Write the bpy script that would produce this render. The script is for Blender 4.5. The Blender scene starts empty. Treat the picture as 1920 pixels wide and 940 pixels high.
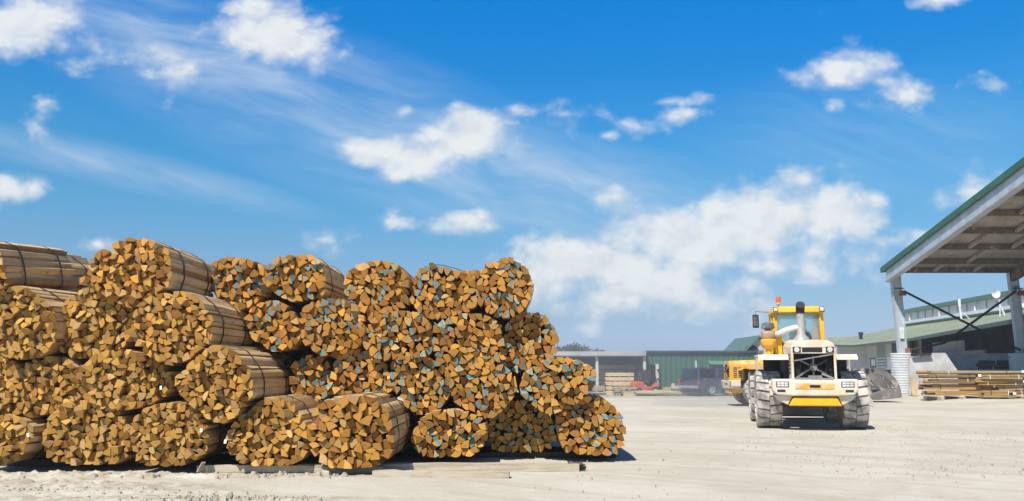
import bpy, bmesh, math, random
from mathutils import Vector, Matrix, noise
R = math.radians
SC = bpy.context.scene
COL = SC.collection

# ---------------------------------------------------------------- camera, sky, sun, exposure
F, CX, CY, TH, EYE = 1650.0, 960.0, 470.0, R(7.73), 1.65
cam_data = bpy.data.cameras.new('camera'); cam = bpy.data.objects.new('camera', cam_data); COL.objects.link(cam)
cam.location = (0, 0, EYE); cam.rotation_euler = (R(90) + TH, 0, 0)
cam_data.sensor_width = 36.0; cam_data.lens = F / 1920 * 36.0
cam_data.clip_start = 0.1; cam_data.clip_end = 6000
SC.camera = cam
SUN_EL, SUN_AZ = 53.0, 30.0        # azimuth: degrees to the left of straight behind the camera
sd = Vector((-math.sin(R(SUN_AZ)) * math.cos(R(SUN_EL)), -math.cos(R(SUN_AZ)) * math.cos(R(SUN_EL)), math.sin(R(SUN_EL))))
sun_data = bpy.data.lights.new('sun', 'SUN'); sun_data.energy = 4.9; sun_data.angle = R(0.53); sun_data.color = (1.0, 0.95, 0.87)
sun = bpy.data.objects.new('sun', sun_data); COL.objects.link(sun)
sun.rotation_euler = sd.to_track_quat('Z', 'Y').to_euler()
SC.view_settings.view_transform = 'Standard'; SC.view_settings.look = 'None'; SC.view_settings.gamma = 1.0
SC.view_settings.use_curve_mapping = False
SC.view_settings.exposure = 0.45

def ray(px, py):
    dx, dy = (px - CX) / F, (CY - py) / F
    return Vector((dx, math.cos(TH) - dy * math.sin(TH), math.sin(TH) + dy * math.cos(TH)))
def at(px, py, Y):
    d = ray(px, py); t = Y / d.y
    return Vector((d.x * t, Y, EYE + d.z * t))
def ground_y(py, z=0.0):
    d = ray(CX, py); return (z - EYE) / d.z * d.y

world = bpy.data.worlds.new('World'); SC.world = world; world.use_nodes = True
wt = world.node_tree; wt.nodes.clear()
class NT:
    """small helper around a node tree"""
    def __init__(s, t): s.t = t
    def n(s, kind, **kw):
        nd = s.t.nodes.new(kind)
        for k, v in kw.items():
            if k.startswith('i_'):
                key = k[2:]; nd.inputs[int(key) if key.isdigit() else key.replace('_', ' ')].default_value = v
            else: setattr(nd, k, v)
        return nd
    def l(s, a, b): s.t.links.new(a, b)
    def put(s, sock, v):
        if hasattr(v, 'is_output'): s.l(v, sock)
        else: sock.default_value = v
    def m(s, op, a, b=None, c=None, clamp=False):
        nd = s.n('ShaderNodeMath', operation=op, use_clamp=clamp)
        s.put(nd.inputs[0], a)
        if b is not None: s.put(nd.inputs[1], b)
        if c is not None: s.put(nd.inputs[2], c)
        return nd.outputs[0]
    def v(s, op, a, b=None, scale=None):
        nd = s.n('ShaderNodeVectorMath', operation=op)
        s.put(nd.inputs[0], a)
        if b is not None: s.put(nd.inputs[1], b)
        if scale is not None: s.put(nd.inputs['Scale'], scale)
        return nd.outputs['Value'] if op in ('LENGTH', 'DOT_PRODUCT', 'DISTANCE') else nd.outputs['Vector']
    def noise(s, vec, scale, detail=4, rough=0.55, out='Fac', dist=0.0):
        nd = s.n('ShaderNodeTexNoise'); nd.inputs['Scale'].default_value = scale; nd.inputs['Detail'].default_value = detail
        nd.inputs['Roughness'].default_value = rough; nd.inputs['Distortion'].default_value = dist
        if vec is not None: s.l(vec, nd.inputs['Vector'])
        return nd.outputs[out]
    def mix(s, fac, a, b, blend='MIX'):
        nd = s.n('ShaderNodeMix', data_type='RGBA', blend_type=blend, clamp_factor=True)
        s.put(nd.inputs['Factor'], fac)
        for sock, v in ((nd.inputs[6], a), (nd.inputs[7], b)):
            if hasattr(v, 'is_output'): s.l(v, sock)
            else: sock.default_value = (v[0], v[1], v[2], 1.0)
        return nd.outputs[2]
    def ramp(s, fac, lo, hi):
        nd = s.n('ShaderNodeMapRange', interpolation_type='SMOOTHSTEP'); s.put(nd.inputs[0], fac)
        nd.inputs[1].default_value = lo; nd.inputs[2].default_value = hi; nd.inputs[3].default_value = 0.0; nd.inputs[4].default_value = 1.0
        return nd.outputs[0]

W = NT(wt)
sky = W.n('ShaderNodeTexSky', sky_type='NISHITA', sun_disc=False)
sky.sun_elevation = R(SUN_EL); sky.sun_rotation = math.atan2(sd.x, sd.y)
sky.air_density = 1.0; sky.dust_density = 0.25; sky.ozone_density = 2.2; sky.altitude = 50
geo = W.n('ShaderNodeTexCoord').outputs['Generated']
sep = W.n('ShaderNodeSeparateXYZ'); W.l(geo, sep.inputs[0])
ysafe = W.m('MAXIMUM', W.m('ABSOLUTE', sep.outputs[1]), 0.08)
u = W.m('DIVIDE', sep.outputs[0], ysafe); v = W.m('DIVIDE', sep.outputs[2], ysafe)
cmb = W.n('ShaderNodeCombineXYZ'); W.l(u, cmb.inputs[0]); W.l(v, cmb.inputs[1]); P0 = cmb.outputs[0]
# the deep azure of clear sea air: the sky's colour filtered by height above the horizon
tint = W.n('ShaderNodeValToRGB'); tint.color_ramp.interpolation = 'LINEAR'
TINT = [(0.0, .40, .50, .90), (0.02, .40, .51, .90), (0.06, .43, .52, .70), (0.117, .42, .59, .73), (0.182, .30, .69, .85), (0.259, .17, .73, 1.0), (0.331, .055, .70, 1.14), (0.394, .0, .74, 1.27), (0.6, .16, .50, .85), (1.0, .20, .45, .75)]
els = tint.color_ramp.elements
while len(els) < len(TINT): els.new(0.5)
for e_, tv in zip(els, TINT): e_.position = tv[0]; e_.color = (tv[1] / 1.3, tv[2] / 1.3, tv[3] / 1.3, 1)
W.l(sep.outputs[2], tint.inputs[0])
skyc = W.v('SCALE', W.v('MULTIPLY', sky.outputs[0], tint.outputs[0]), scale=1.3)
def warp(p, sc, amt):
    c = W.noise(p, sc, 3, 0.5, 'Color'); c = W.v('SUBTRACT', c, (0.5, 0.5, 0.5)); c = W.v('SCALE', c, scale=amt)
    c = W.v('MULTIPLY', c, (1, 1, 0)); return W.v('ADD', p, c)
P1 = warp(P0, 9.0, 0.05)
def uv(px, py):
    d = ray(px, py); return d.x / d.y, d.z / d.y
def blob(p, px, py, rx, ry, w=1.0, ang=0.0):
    cu, cv = uv(px, py)
    q = W.v('SUBTRACT', p, (cu, cv, 0))
    if ang:
        rot = W.n('ShaderNodeVectorRotate', rotation_type='Z_AXIS'); W.l(q, rot.inputs['Vector']); rot.inputs['Angle'].default_value = R(ang); q = rot.outputs[0]
    q = W.v('MULTIPLY', q, (F / rx * 0.985, F / ry * 0.985, 0)); ln = W.v('LENGTH', q)
    return W.m('MULTIPLY_ADD', ln, -w, w)
CLOUDS = [(20, 45, 190, 105, 1.15), (70, 55, 110, 75, 1.1), (140, 122, 60, 38, .85), (520, 60, 150, 90, 1.2), (480, 25, 90, 60, 1.0), (560, 85, 90, 45, 1.0), (345, 140, 80, 70, .8), (330, 110, 120, 60, .42),
          (865, 262, 135, 72, 1.4), (785, 288, 160, 56, 1.32), (690, 287, 85, 40, 1.15), (885, 232, 85, 54, 1.3), (760, 212, 36, 24, .62), (840, 222, 70, 30, .45),
          (880, 420, 110, 38, .95), (900, 402, 45, 28, .95), (610, 455, 90, 30, .52), (725, 425, 45, 24, .55),
          (1100, 505, 235, 90, 1.45), (1060, 475, 140, 62, 1.3), (1270, 455, 230, 105, 1.32), (1400, 425, 240, 110, 1.32), (1540, 405, 185, 92, 1.3), (1630, 375, 70, 50, 1.0), (1510, 345, 90, 48, .9), (1220, 545, 330, 85, 1.0), (1480, 490, 240, 70, .8),
          (1590, 125, 125, 52, .88), (1560, 118, 60, 36, .7), (1705, 175, 70, 50, .76), (1650, 200, 90, 30, .5), (1565, 205, 34, 36, .62), (1850, 165, 80, 30, .52), (1850, 345, 130, 60, .9), (1715, 440, 80, 36, .72), (1650, 455, 60, 24, .5),
          (1195, 222, 56, 28, .62), (1270, 214, 80, 22, .48), (1060, 208, 200, 32, .45), (1265, 186, 130, 14, .54), (30, 345, 95, 40, 1.0), (180, 463, 46, 24, .8), (1765, 3, 75, 26, .72), (1545, 40, 60, 30, .46), (70, 205, 80, 34, .36), (1145, 250, 30, 14, .6), (1145, 372, 80, 24, .45)]
fld = None
for c in CLOUDS:
    b_ = blob(P1, *c)
    if fld is None: fld = b_
    else:
        nd = W.n('ShaderNodeMath', operation='SMOOTH_MAX'); W.l(fld, nd.inputs[0]); W.l(b_, nd.inputs[1]); nd.inputs[2].default_value = 0.12; fld = nd.outputs[0]
Pn = W.v('MULTIPLY', P0, (1.0, 1.35, 1.0))
Pw = warp(Pn, 30.0, 0.02)
def billow(p):
    vo = W.n('ShaderNodeTexVoronoi', feature='SMOOTH_F1'); W.l(p, vo.inputs['Vector']); vo.inputs['Scale'].default_value = 22.0
    vo.inputs['Detail'].default_value = 2.0; vo.inputs['Roughness'].default_value = 0.55; vo.inputs['Lacunarity'].default_value = 2.3; vo.inputs['Smoothness'].default_value = 0.7
    f = W.noise(p, 12.0, 5, 0.52)
    return W.m('ADD', W.m('MULTIPLY_ADD', f, 1.5, -0.75), W.m('MULTIPLY_ADD', vo.outputs['Distance'], -0.60, 0.30))
bil = billow(Pw); bil_up = billow(W.v('ADD', Pw, (-0.010, 0.020, 0)))
field = W.m('ADD', fld, bil)
ahead = W.ramp(sep.outputs[1], 0.0, 0.2)
dens = W.m('MULTIPLY', W.ramp(field, -0.16, 0.74), ahead)
lit = W.m('ADD', W.m('MULTIPLY_ADD', W.m('SUBTRACT', bil, bil_up), 1.1, 0.55), W.m('MULTIPLY', dens, 0.30), clamp=True)
# thin high cloud, drawn out in streaks
veil = None
for c in [(190, 305, 460, 46, .75, 13), (620, 205, 700, 170, .66, 19), (1080, 360, 560, 120, .62, 10), (300, 60, 330, 80, .5, 20), (1650, 260, 420, 150, .28, 0)]:
    b_ = W.m('MAXIMUM', blob(P0, *c), 0.0); veil = b_ if veil is None else W.m('ADD', veil, b_)
rot = W.n('ShaderNodeVectorRotate', rotation_type='Z_AXIS'); W.l(warp(P0, 4.0, 0.08), rot.inputs['Vector']); rot.inputs['Angle'].default_value = R(15)
stre = W.noise(W.v('MULTIPLY', rot.outputs[0], (1.0, 5.5, 1.0)), 5.0, 7, 0.6)
veil = W.m('MULTIPLY', W.m('MULTIPLY', veil, ahead), W.m('MULTIPLY_ADD', W.ramp(stre, 0.30, 0.75), 0.95, 0.22), clamp=True)
bg_sky = W.n('ShaderNodeBackground'); bg_sky.inputs['Strength'].default_value = 0.105; W.l(skyc, bg_sky.inputs['Color'])
bg_veil = W.n('ShaderNodeBackground'); bg_veil.inputs['Color'].default_value = (0.56, 0.69, 0.86, 1); bg_veil.inputs['Strength'].default_value = 0.72
bg_cl = W.n('ShaderNodeBackground'); W.l(W.mix(lit, (0.56, 0.655, 0.76), (0.87, 0.89, 0.895)), bg_cl.inputs['Color']); bg_cl.inputs['Strength'].default_value = 0.74
m0 = W.n('ShaderNodeMixShader'); W.l(veil, m0.inputs[0]); W.l(bg_sky.outputs[0], m0.inputs[1]); W.l(bg_veil.outputs[0], m0.inputs[2])
m1 = W.n('ShaderNodeMixShader'); W.l(W.m('MULTIPLY', dens, 0.93), m1.inputs[0]); W.l(m0.outputs[0], m1.inputs[1]); W.l(bg_cl.outputs[0], m1.inputs[2])
W.l(m1.outputs[0], W.n('ShaderNodeOutputWorld').inputs['Surface'])

# ---------------------------------------------------------------- materials
def new_mat(name):
    m = bpy.data.materials.new(name); m.use_nodes = True; t = NT(m.node_tree)
    return m, t, m.node_tree.nodes['Principled BSDF']
MATS = {}
def mat(name, col, rough=0.7, metal=0.0, var=0.25, scale=3.0, dust=0.0, bump=0.0, dust_col=(0.46, 0.41, 0.34), stretch=(1, 1, 1), spec=0.4, col2=None):
    """a base colour broken up by noise, with dust lying in patches"""
    if name in MATS: return MATS[name]
    m, t, b = new_mat(name)
    oc = t.n('ShaderNodeTexCoord').outputs['Object']
    vec = t.v('MULTIPLY', oc, stretch)
    n1 = t.noise(vec, scale, 6, 0.6)
    c2 = col2 or tuple(c * (1 - var) for c in col)
    c = t.mix(t.ramp(n1, 0.3, 0.7), c2, tuple(min(1, x * (1 + var * 0.4)) for x in col))
    if dust:
        n2 = t.noise(oc, scale * 0.7 + 1.1, 7, 0.65)
        c = t.mix(t.ramp(n2, 0.72 - dust * 0.6, 0.9 - dust * 0.5), c, dust_col)
    t.l(c, b.inputs['Base Color'])
    b.inputs['Roughness'].default_value = rough; b.inputs['Metallic'].default_value = metal; b.inputs['Specular IOR Level'].default_value = spec
    if bump:
        bp = t.n('ShaderNodeBump'); bp.inputs['Strength'].default_value = bump; bp.inputs['Distance'].default_value = 0.02
        t.l(t.noise(vec, scale * 6, 6, 0.65), bp.inputs['Height']); t.l(bp.outputs[0], b.inputs['Normal'])
    MATS[name] = m
    return m

def ground_material():
    m, t, b = new_mat('dusty_ground')
    oc = t.n('ShaderNodeTexCoord').outputs['Object']
    big = t.noise(oc, 0.22, 5, 0.6); mid = t.noise(oc, 1.7, 6, 0.65); fine = t.noise(oc, 22.0, 5, 0.7)
    rot = t.n('ShaderNodeVectorRotate', rotation_type='Z_AXIS'); t.l(oc, rot.inputs['Vector']); rot.inputs['Angle'].default_value = R(38)
    trk = t.noise(t.v('MULTIPLY', rot.outputs[0], (0.10, 1.6, 1.0)), 1.1, 5, 0.6, dist=0.4)
    rot2 = t.n('ShaderNodeVectorRotate', rotation_type='Z_AXIS'); t.l(oc, rot2.inputs['Vector']); rot2.inputs['Angle'].default_value = R(-4)
    trk2 = t.noise(t.v('MULTIPLY', rot2.outputs[0], (0.12, 1.3, 1.0)), 0.8, 5, 0.6, dist=0.3)
    c = t.mix(t.ramp(big, 0.3, 0.7), (0.425, 0.385, 0.30), (0.52, 0.487, 0.395))
    c = t.mix(t.m('MULTIPLY', t.ramp(mid, 0.46, 0.72), 0.45), c, (0.55, 0.52, 0.435))
    c = t.mix(t.m('MULTIPLY', t.ramp(trk, 0.50, 0.66), 0.55), c, (0.39, 0.34, 0.26))
    c = t.mix(t.m('MULTIPLY', t.ramp(trk2, 0.55, 0.72), 0.30), c, (0.38, 0.33, 0.255))
    c = t.mix(t.m('MULTIPLY', t.m('MULTIPLY', t.ramp(fine, 0.55, 0.70), t.ramp(t.noise(oc, 0.5, 4, 0.6), 0.42, 0.62)), 0.55), c, (0.24, 0.22, 0.19))
    # churned, browner earth in two wheel ridges before the left stack, and tracks curving across the yard
    sp = t.n('ShaderNodeSeparateXYZ'); t.l(oc, sp.inputs[0])
    wob = t.m('MULTIPLY_ADD', t.noise(oc, 0.9, 4, 0.6), 0.9, -0.45)
    for (y0, w, x0) in ((13.0, .55, -4.4), (14.3, .28, -2.5), (11.8, .3, -2.0)):
        dy = t.m('ABSOLUTE', t.m('ADD', t.m('SUBTRACT', sp.outputs[1], y0), wob))
        k = t.m('MULTIPLY', t.ramp(dy, w, w * .3), t.ramp(sp.outputs[0], x0 + 1.2, x0 - .6))
        k = t.m('MULTIPLY', k, t.ramp(t.noise(oc, 5.0, 6, 0.65), 0.36, 0.6))
        c = t.mix(t.m('MULTIPLY', k, 0.8), c, (0.315, 0.255, 0.18))
    for (cx, cy, rad) in ((-16.0, 29.5, 27.0), (-16.0, 29.5, 29.0), (30.0, 2.0, 24.0), (30.0, 2.0, 26.1), (2.0, -12.0, 31.0), (2.0, -12.0, 33.0)):
        ds = t.v('DISTANCE', t.v('MULTIPLY', oc, (1, 1, 0)), (cx, cy, 0))
        ds = t.m('ADD', t.m('SUBTRACT', ds, rad), t.m('MULTIPLY', wob, 0.3))
        k = t.m('MULTIPLY', t.ramp(t.m('ABSOLUTE', ds), .42, .2), t.ramp(t.noise(oc, 1.3, 5, 0.7), 0.38, 0.62))
        c = t.mix(t.m('MULTIPLY', k, 0.38), c, (0.39, 0.335, 0.25))
    t.l(c, b.inputs['Base Color']); b.inputs['Roughness'].default_value = 0.95; b.inputs['Specular IOR Level'].default_value = 0.1
    bp = t.n('ShaderNodeBump'); bp.inputs['Strength'].default_value = 0.55; bp.inputs['Distance'].default_value = 0.05
    h = t.m('ADD', t.m('MULTIPLY', fine, 0.35), t.m('ADD', t.noise(oc, 6.0, 8, 0.7), t.m('MULTIPLY', trk2, 1.1)))
    t.l(h, bp.inputs['Height']); t.l(bp.outputs[0], b.inputs['Normal'])
    return m

def post_materials():
    """sawn end (with an optional sprayed stripe given by the object's colour) and two sides: outer one bleached, inner one darkened for gap shade"""
    m, t, b = new_mat('sawn_post_end')
    tc = t.n('ShaderNodeTexCoord').outputs['Object']; oi = t.n('ShaderNodeObjectInfo')
    rnd = oi.outputs['Random']; col = t.n('ShaderNodeSeparateColor'); t.l(oi.outputs['Color'], col.inputs[0]); tone = oi.outputs['Alpha']
    warm = t.mix(rnd, (0.27, 0.10, 0.014), (0.62, 0.30, 0.045))
    dull = t.mix(rnd, (0.28, 0.15, 0.028), (0.58, 0.345, 0.075))
    c = t.mix(tone, warm, dull)
    r2 = t.m('FRACT', t.m('MULTIPLY', rnd, 17.31)); r3 = t.m('FRACT', t.m('MULTIPLY', rnd, 43.7)); r4 = t.m('FRACT', t.m('MULTIPLY', rnd, 91.3))
    c = t.mix(t.m('MULTIPLY', t.ramp(r2, 0.60, 1.0), 0.75), c, (0.30, 0.125, 0.035))
    c = t.mix(t.m('MULTIPLY', t.ramp(r3, 0.76, 1.0), 0.6), c, (0.33, 0.25, 0.11))
    c = t.mix(t.m('MULTIPLY', t.ramp(r4, 0.9, 0.97), 0.7), c, (0.55, 0.36, 0.15))
    rings = t.n('ShaderNodeTexWave', wave_type='RINGS', rings_direction='Y'); t.l(tc, rings.inputs['Vector'])
    rings.inputs['Scale'].default_value = 16; rings.inputs['Distortion'].default_value = 2.5; rings.inputs['Detail'].default_value = 3
    c = t.mix(t.m('MULTIPLY', rings.outputs['Fac'], 0.22), c, (0.24, 0.11, 0.03))
    off = t.v('ADD', tc, t.v('SCALE', oi.outputs['Location'], scale=3.1))
    sm = t.noise(off, 16.0, 5, 0.65)
    c = t.mix(t.m('MULTIPLY', t.ramp(sm, 0.50, 0.75), 0.55), c, (0.17, 0.085, 0.028))
    c = t.mix(t.m('MULTIPLY', t.ramp(t.noise(off, 9.0, 4, 0.6), 0.58, 0.75), 0.35), c, (0.62, 0.35, 0.10))
    # dust on low posts: blue channel above one
    # stripe: red = angle / pi, green = offset, blue = strength
    sx = t.n('ShaderNodeSeparateXYZ'); t.l(tc, sx.inputs[0])
    ang = t.m('MULTIPLY', col.outputs[0], math.pi)
    d = t.m('SUBTRACT', t.m('SUBTRACT', t.m('MULTIPLY', sx.outputs[2], t.m('COSINE', ang)), t.m('MULTIPLY', sx.outputs[0], t.m('SINE', ang))), t.m('MULTIPLY_ADD', col.outputs[1], 0.4, -0.2))
    d = t.m('ABSOLUTE', d); d = t.m('ADD', d, t.m('MULTIPLY_ADD', t.noise(off, 30.0, 3, 0.6), 0.03, -0.015))
    st = t.m('MULTIPLY', t.ramp(d, 0.034, 0.018), col.outputs[2])
    st = t.m('MULTIPLY', st, t.m('MULTIPLY_ADD', t.ramp(t.noise(off, 40.0, 4, 0.7), 0.30, 0.6), 0.45, 0.52))
    c = t.mix(st, c, (0.008, 0.27, 0.36))
    t.l(c, b.inputs['Base Color']); b.inputs['Roughness'].default_value = 0.8; b.inputs['Specular IOR Level'].default_value = 0.2
    bp = t.n('ShaderNodeBump'); bp.inputs['Strength'].default_value = 0.5; bp.inputs['Distance'].default_value = 0.012
    t.l(t.noise(off, 34.0, 4, 0.7), bp.inputs['Height']); t.l(bp.outputs[0], b.inputs['Normal'])
    e = m
    sides = []
    for nm, lo_, hi_ in (('gap_shaded_post_side', (0.24, 0.135, 0.05), (0.40, 0.25, 0.105)), ('bleached_post_side', (0.50, 0.33, 0.145), (0.68, 0.495, 0.265))):  # inner side darkened to deepen the shade in the gaps; outer side bleached
        m, t, b = new_mat(nm)
        tc = t.n('ShaderNodeTexCoord').outputs['Object']; oi = t.n('ShaderNodeObjectInfo'); rnd = oi.outputs['Random']
        off = t.v('ADD', tc, t.v('SCALE', oi.outputs['Location'], scale=3.1))
        gr = t.noise(t.v('MULTIPLY', off, (14, 0.7, 14)), 1.6, 7, 0.65)
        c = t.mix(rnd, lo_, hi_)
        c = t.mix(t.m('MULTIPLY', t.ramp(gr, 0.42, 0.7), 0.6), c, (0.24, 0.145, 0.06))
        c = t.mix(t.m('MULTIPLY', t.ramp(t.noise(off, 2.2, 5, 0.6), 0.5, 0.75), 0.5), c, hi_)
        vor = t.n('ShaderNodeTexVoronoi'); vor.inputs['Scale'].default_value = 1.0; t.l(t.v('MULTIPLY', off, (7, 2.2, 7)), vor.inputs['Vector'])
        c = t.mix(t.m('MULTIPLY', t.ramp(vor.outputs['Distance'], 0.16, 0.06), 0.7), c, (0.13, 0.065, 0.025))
        t.l(c, b.inputs['Base Color']); b.inputs['Roughness'].default_value = 0.75; b.inputs['Specular IOR Level'].default_value = 0.25
        bp = t.n('ShaderNodeBump'); bp.inputs['Strength'].default_value = 0.5; bp.inputs['Distance'].default_value = 0.015
        t.l(gr, bp.inputs['Height']); t.l(bp.outputs[0], b.inputs['Normal'])
        sides.append(m)
    return e, sides[0], sides[1]

# ---------------------------------------------------------------- mesh helpers
class MB:
    def __init__(s): s.v = []; s.f = []; s.mi = []; s.cur = 0
    def add(s, vs, fs):
        o = len(s.v); s.v += [tuple(p) for p in vs]
        for f in fs: s.f.append(tuple(o + i for i in f)); s.mi.append(s.cur)
        return s
    def box(s, x0, x1, y0, y1, z0, z1):
        return s.add([(x0, y0, z0), (x1, y0, z0), (x1, y1, z0), (x0, y1, z0), (x0, y0, z1), (x1, y0, z1), (x1, y1, z1), (x0, y1, z1)],
                     [(0, 3, 2, 1), (4, 5, 6, 7), (0, 1, 5, 4), (1, 2, 6, 5), (2, 3, 7, 6), (3, 0, 4, 7)])
    def hexa(s, pts):     # 8 points: bottom ring then top ring
        return s.add(pts, [(0, 3, 2, 1), (4, 5, 6, 7), (0, 1, 5, 4), (1, 2, 6, 5), (2, 3, 7, 6), (3, 0, 4, 7)])
    def bar(s, a, b, w, h, up=(0, 0, 1)):
        a, b = Vector(a), Vector(b); d = (b - a).normalized(); up = Vector(up)
        if abs(d.dot(up)) > 0.99: up = Vector((0, 1, 0))
        x = d.cross(up).normalized(); z = x.cross(d).normalized()
        r = lambda p: [p - x * w / 2 - z * h / 2, p + x * w / 2 - z * h / 2, p + x * w / 2 + z * h / 2, p - x * w / 2 + z * h / 2]
        return s.hexa(r(a) + r(b))
    def tube(s, pts, rad, n=12, caps=True):
        pts = [Vector(p) for p in pts]; rad = rad if isinstance(rad, (list, tuple)) else [rad] * len(pts)
        base = len(s.v); fs = []; vs = []
        prev = None
        for i, p in enumerate(pts):
            d = (pts[min(i + 1, len(pts) - 1)] - pts[max(i - 1, 0)]).normalized()
            ref = Vector((0, 0, 1)) if abs(d.z) < 0.9 else Vector((0, 1, 0))
            x = d.cross(ref).normalized() if prev is None else (prev - d * prev.dot(d)).normalized()
            prev = x; y = d.cross(x)
            for k in range(n):
                a = 2 * math.pi * k / n; vs.append(p + (x * math.cos(a) + y * math.sin(a)) * rad[i])
        for i in range(len(pts) - 1):
            for k in range(n):
                k2 = (k + 1) % n; fs.append((i * n + k, i * n + k2, (i + 1) * n + k2, (i + 1) * n + k))
        if caps:
            fs.append(tuple(reversed(range(n)))); fs.append(tuple(range((len(pts) - 1) * n, len(pts) * n)))
        return s.add(vs, fs)
    def lathe(s, prof, axis='Z', origin=(0, 0, 0), n=24, close=False):
        vs, fs = [], []; ox, oy, oz = origin
        for (r, h) in prof:
            for k in range(n):
                a = 2 * math.pi * k / n; c, q = r * math.cos(a), r * math.sin(a)
                vs.append((ox + c, oy + q, oz + h) if axis == 'Z' else ((ox + h, oy + c, oz + q) if axis == 'X' else (ox + q, oy + h, oz + c)))
        L = len(prof)
        for i in range(L if close else L - 1):
            i2 = (i + 1) % L
            for k in range(n):
                k2 = (k + 1) % n; fs.append((i * n + k, i * n + k2, i2 * n + k2, i2 * n + k))
        if not close:
            fs.append(tuple(reversed(range(n)))); fs.append(tuple(range((L - 1) * n, L * n)))
        return s.add(vs, fs)
    def prism(s, poly, axis, lo, hi):   # poly in the plane across axis; ('X': y,z) ('Y': x,z) ('Z': x,y)
        def p3(a, b, h): return (h, a, b) if axis == 'X' else ((a, h, b) if axis == 'Y' else (a, b, h))
        n = len(poly)
        vs = [p3(a, b, lo) for a, b in poly] + [p3(a, b, hi) for a, b in poly]
        return s.add(vs, [tuple(range(n)), tuple(reversed(range(n, 2 * n)))] + [(i, i + n, (i + 1) % n + n, (i + 1) % n) for i in range(n)])
    def mesh(s, name, mats, smooth=False, fix=True):
        me = bpy.data.meshes.new(name); me.from_pydata(s.v, [], s.f)
        for m in (mats if isinstance(mats, (list, tuple)) else [mats]): me.materials.append(m)
        for p, i in zip(me.polygons, s.mi): p.material_index = i; p.use_smooth = smooth
        if fix:
            bm = bmesh.new(); bm.from_mesh(me); bmesh.ops.recalc_face_normals(bm, faces=bm.faces); bm.to_mesh(me); bm.free()
        me.update(); return me
    def build(s, name, mats, parent=None, loc=(0, 0, 0), rot=(0, 0, 0), smooth=False, bevel=0.0, segs=2, fix=True, angle=40):
        o = bpy.data.objects.new(name, s.mesh(name, mats, smooth, fix)); COL.objects.link(o)
        o.location = loc; o.rotation_euler = rot
        if parent is not None: o.parent = parent
        if bevel:
            md = o.modifiers.new('bevel', 'BEVEL'); md.width = bevel; md.segments = segs; md.limit_method = 'ANGLE'; md.angle_limit = R(35)
        if smooth:
            md = o.modifiers.new('split', 'EDGE_SPLIT'); md.split_angle = R(angle)
        return o
def tag(o, label, cat, group=None, kind=None):
    o['label'] = label; o['category'] = cat
    if group: o['group'] = group
    if kind: o['kind'] = kind
    return o
def thing(name, label, cat, loc=(0, 0, 0), rz=0.0, group=None):
    o = bpy.data.objects.new(name, None); COL.objects.link(o); o.empty_display_size = 0.3
    o.location = loc; o.rotation_euler = (0, 0, rz)
    return tag(o, label, cat, group)
def structure(o): o['kind'] = 'structure'; return o
def copy_tree(o, parent=None):
    c = o.copy(); COL.objects.link(c)
    if parent is not None: c.parent = parent
    for ch in list(o.children): copy_tree(ch, c)
    return c
def hull2(pts):
    p = sorted(set(pts))
    def half(q):
        h = []
        for a in q:
            while len(h) > 1 and (h[-1][0] - h[-2][0]) * (a[1] - h[-2][1]) - (h[-1][1] - h[-2][1]) * (a[0] - h[-2][0]) <= 0: h.pop()
            h.append(a)
        return h[:-1]
    return half(p) + half(p[::-1])

# ---------------------------------------------------------------- packing of the posts: outline library (mm), then x mm, z mm, turn in degrees, outline, size in percent of each post
VARIANTS = [[-80,0,18,-98,41,-62,51,-21,48,20,44,63,16,96],[-88,0,23,-101,41,-61,59,-22,57,22,41,62,23,102],[-73,0,8,-89,37,-60,52,-21,47,20,37,60,10,91],[-95,-1,23,-100,44,-64,56,-23,64,21,52,64,21,96],[-65,1,10,-89,35,-57,44,-19,44,20,32,57,9,90],[-91,1,28,-89,51,-57,51,-17,55,21,44,57,23,89],[-62,-1,4,-96,28,-60,44,-22,47,20,35,62,0,88],[-90,1,18,-107,44,-67,59,-23,61,25,44,69,13,103],[-61,2,-2,-99,32,-66,47,-21,49,25,29,67,-6,97],[-96,1,30,-87,51,-55,59,-18,54,19,48,56,26,86],[-53,1,-9,-93,25,-62,47,-22,45,23,24,62,-9,94],[-87,-1,15,-100,40,-64,57,-24,59,21,46,65,14,97],[-80,2,12,-93,44,-63,58,-21,49,22,36,63,14,100],[-72,-2,14,-80,34,-52,44,-19,48,16,37,49,21,82],[-40,-98,7,-81,42,-48,57,-1,43,47,8,82,-40,94],[-72,2,12,-92,37,-58,50,-19,52,23,31,59,8,91],[-95,0,29,-72,49,-47,56,-16,56,16,45,46,33,74],[-74,0,8,-106,34,-66,55,-24,53,24,37,69,4,102],[-84,2,26,-87,46,-54,50,-16,49,20,42,56,19,85],[-92,2,20,-110,47,-69,63,-23,55,25,48,73,12,106],[-42,-1,-29,-97,17,-70,47,-27,50,26,20,71,-29,93],[-63,-1,8,-83,29,-53,46,-19,44,18,31,53,9,83],[-90,-1,34,-81,42,-48,52,-17,50,16,49,50,31,78],[-65,0,1,-102,31,-65,50,-24,49,23,32,65,2,102]]
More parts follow.
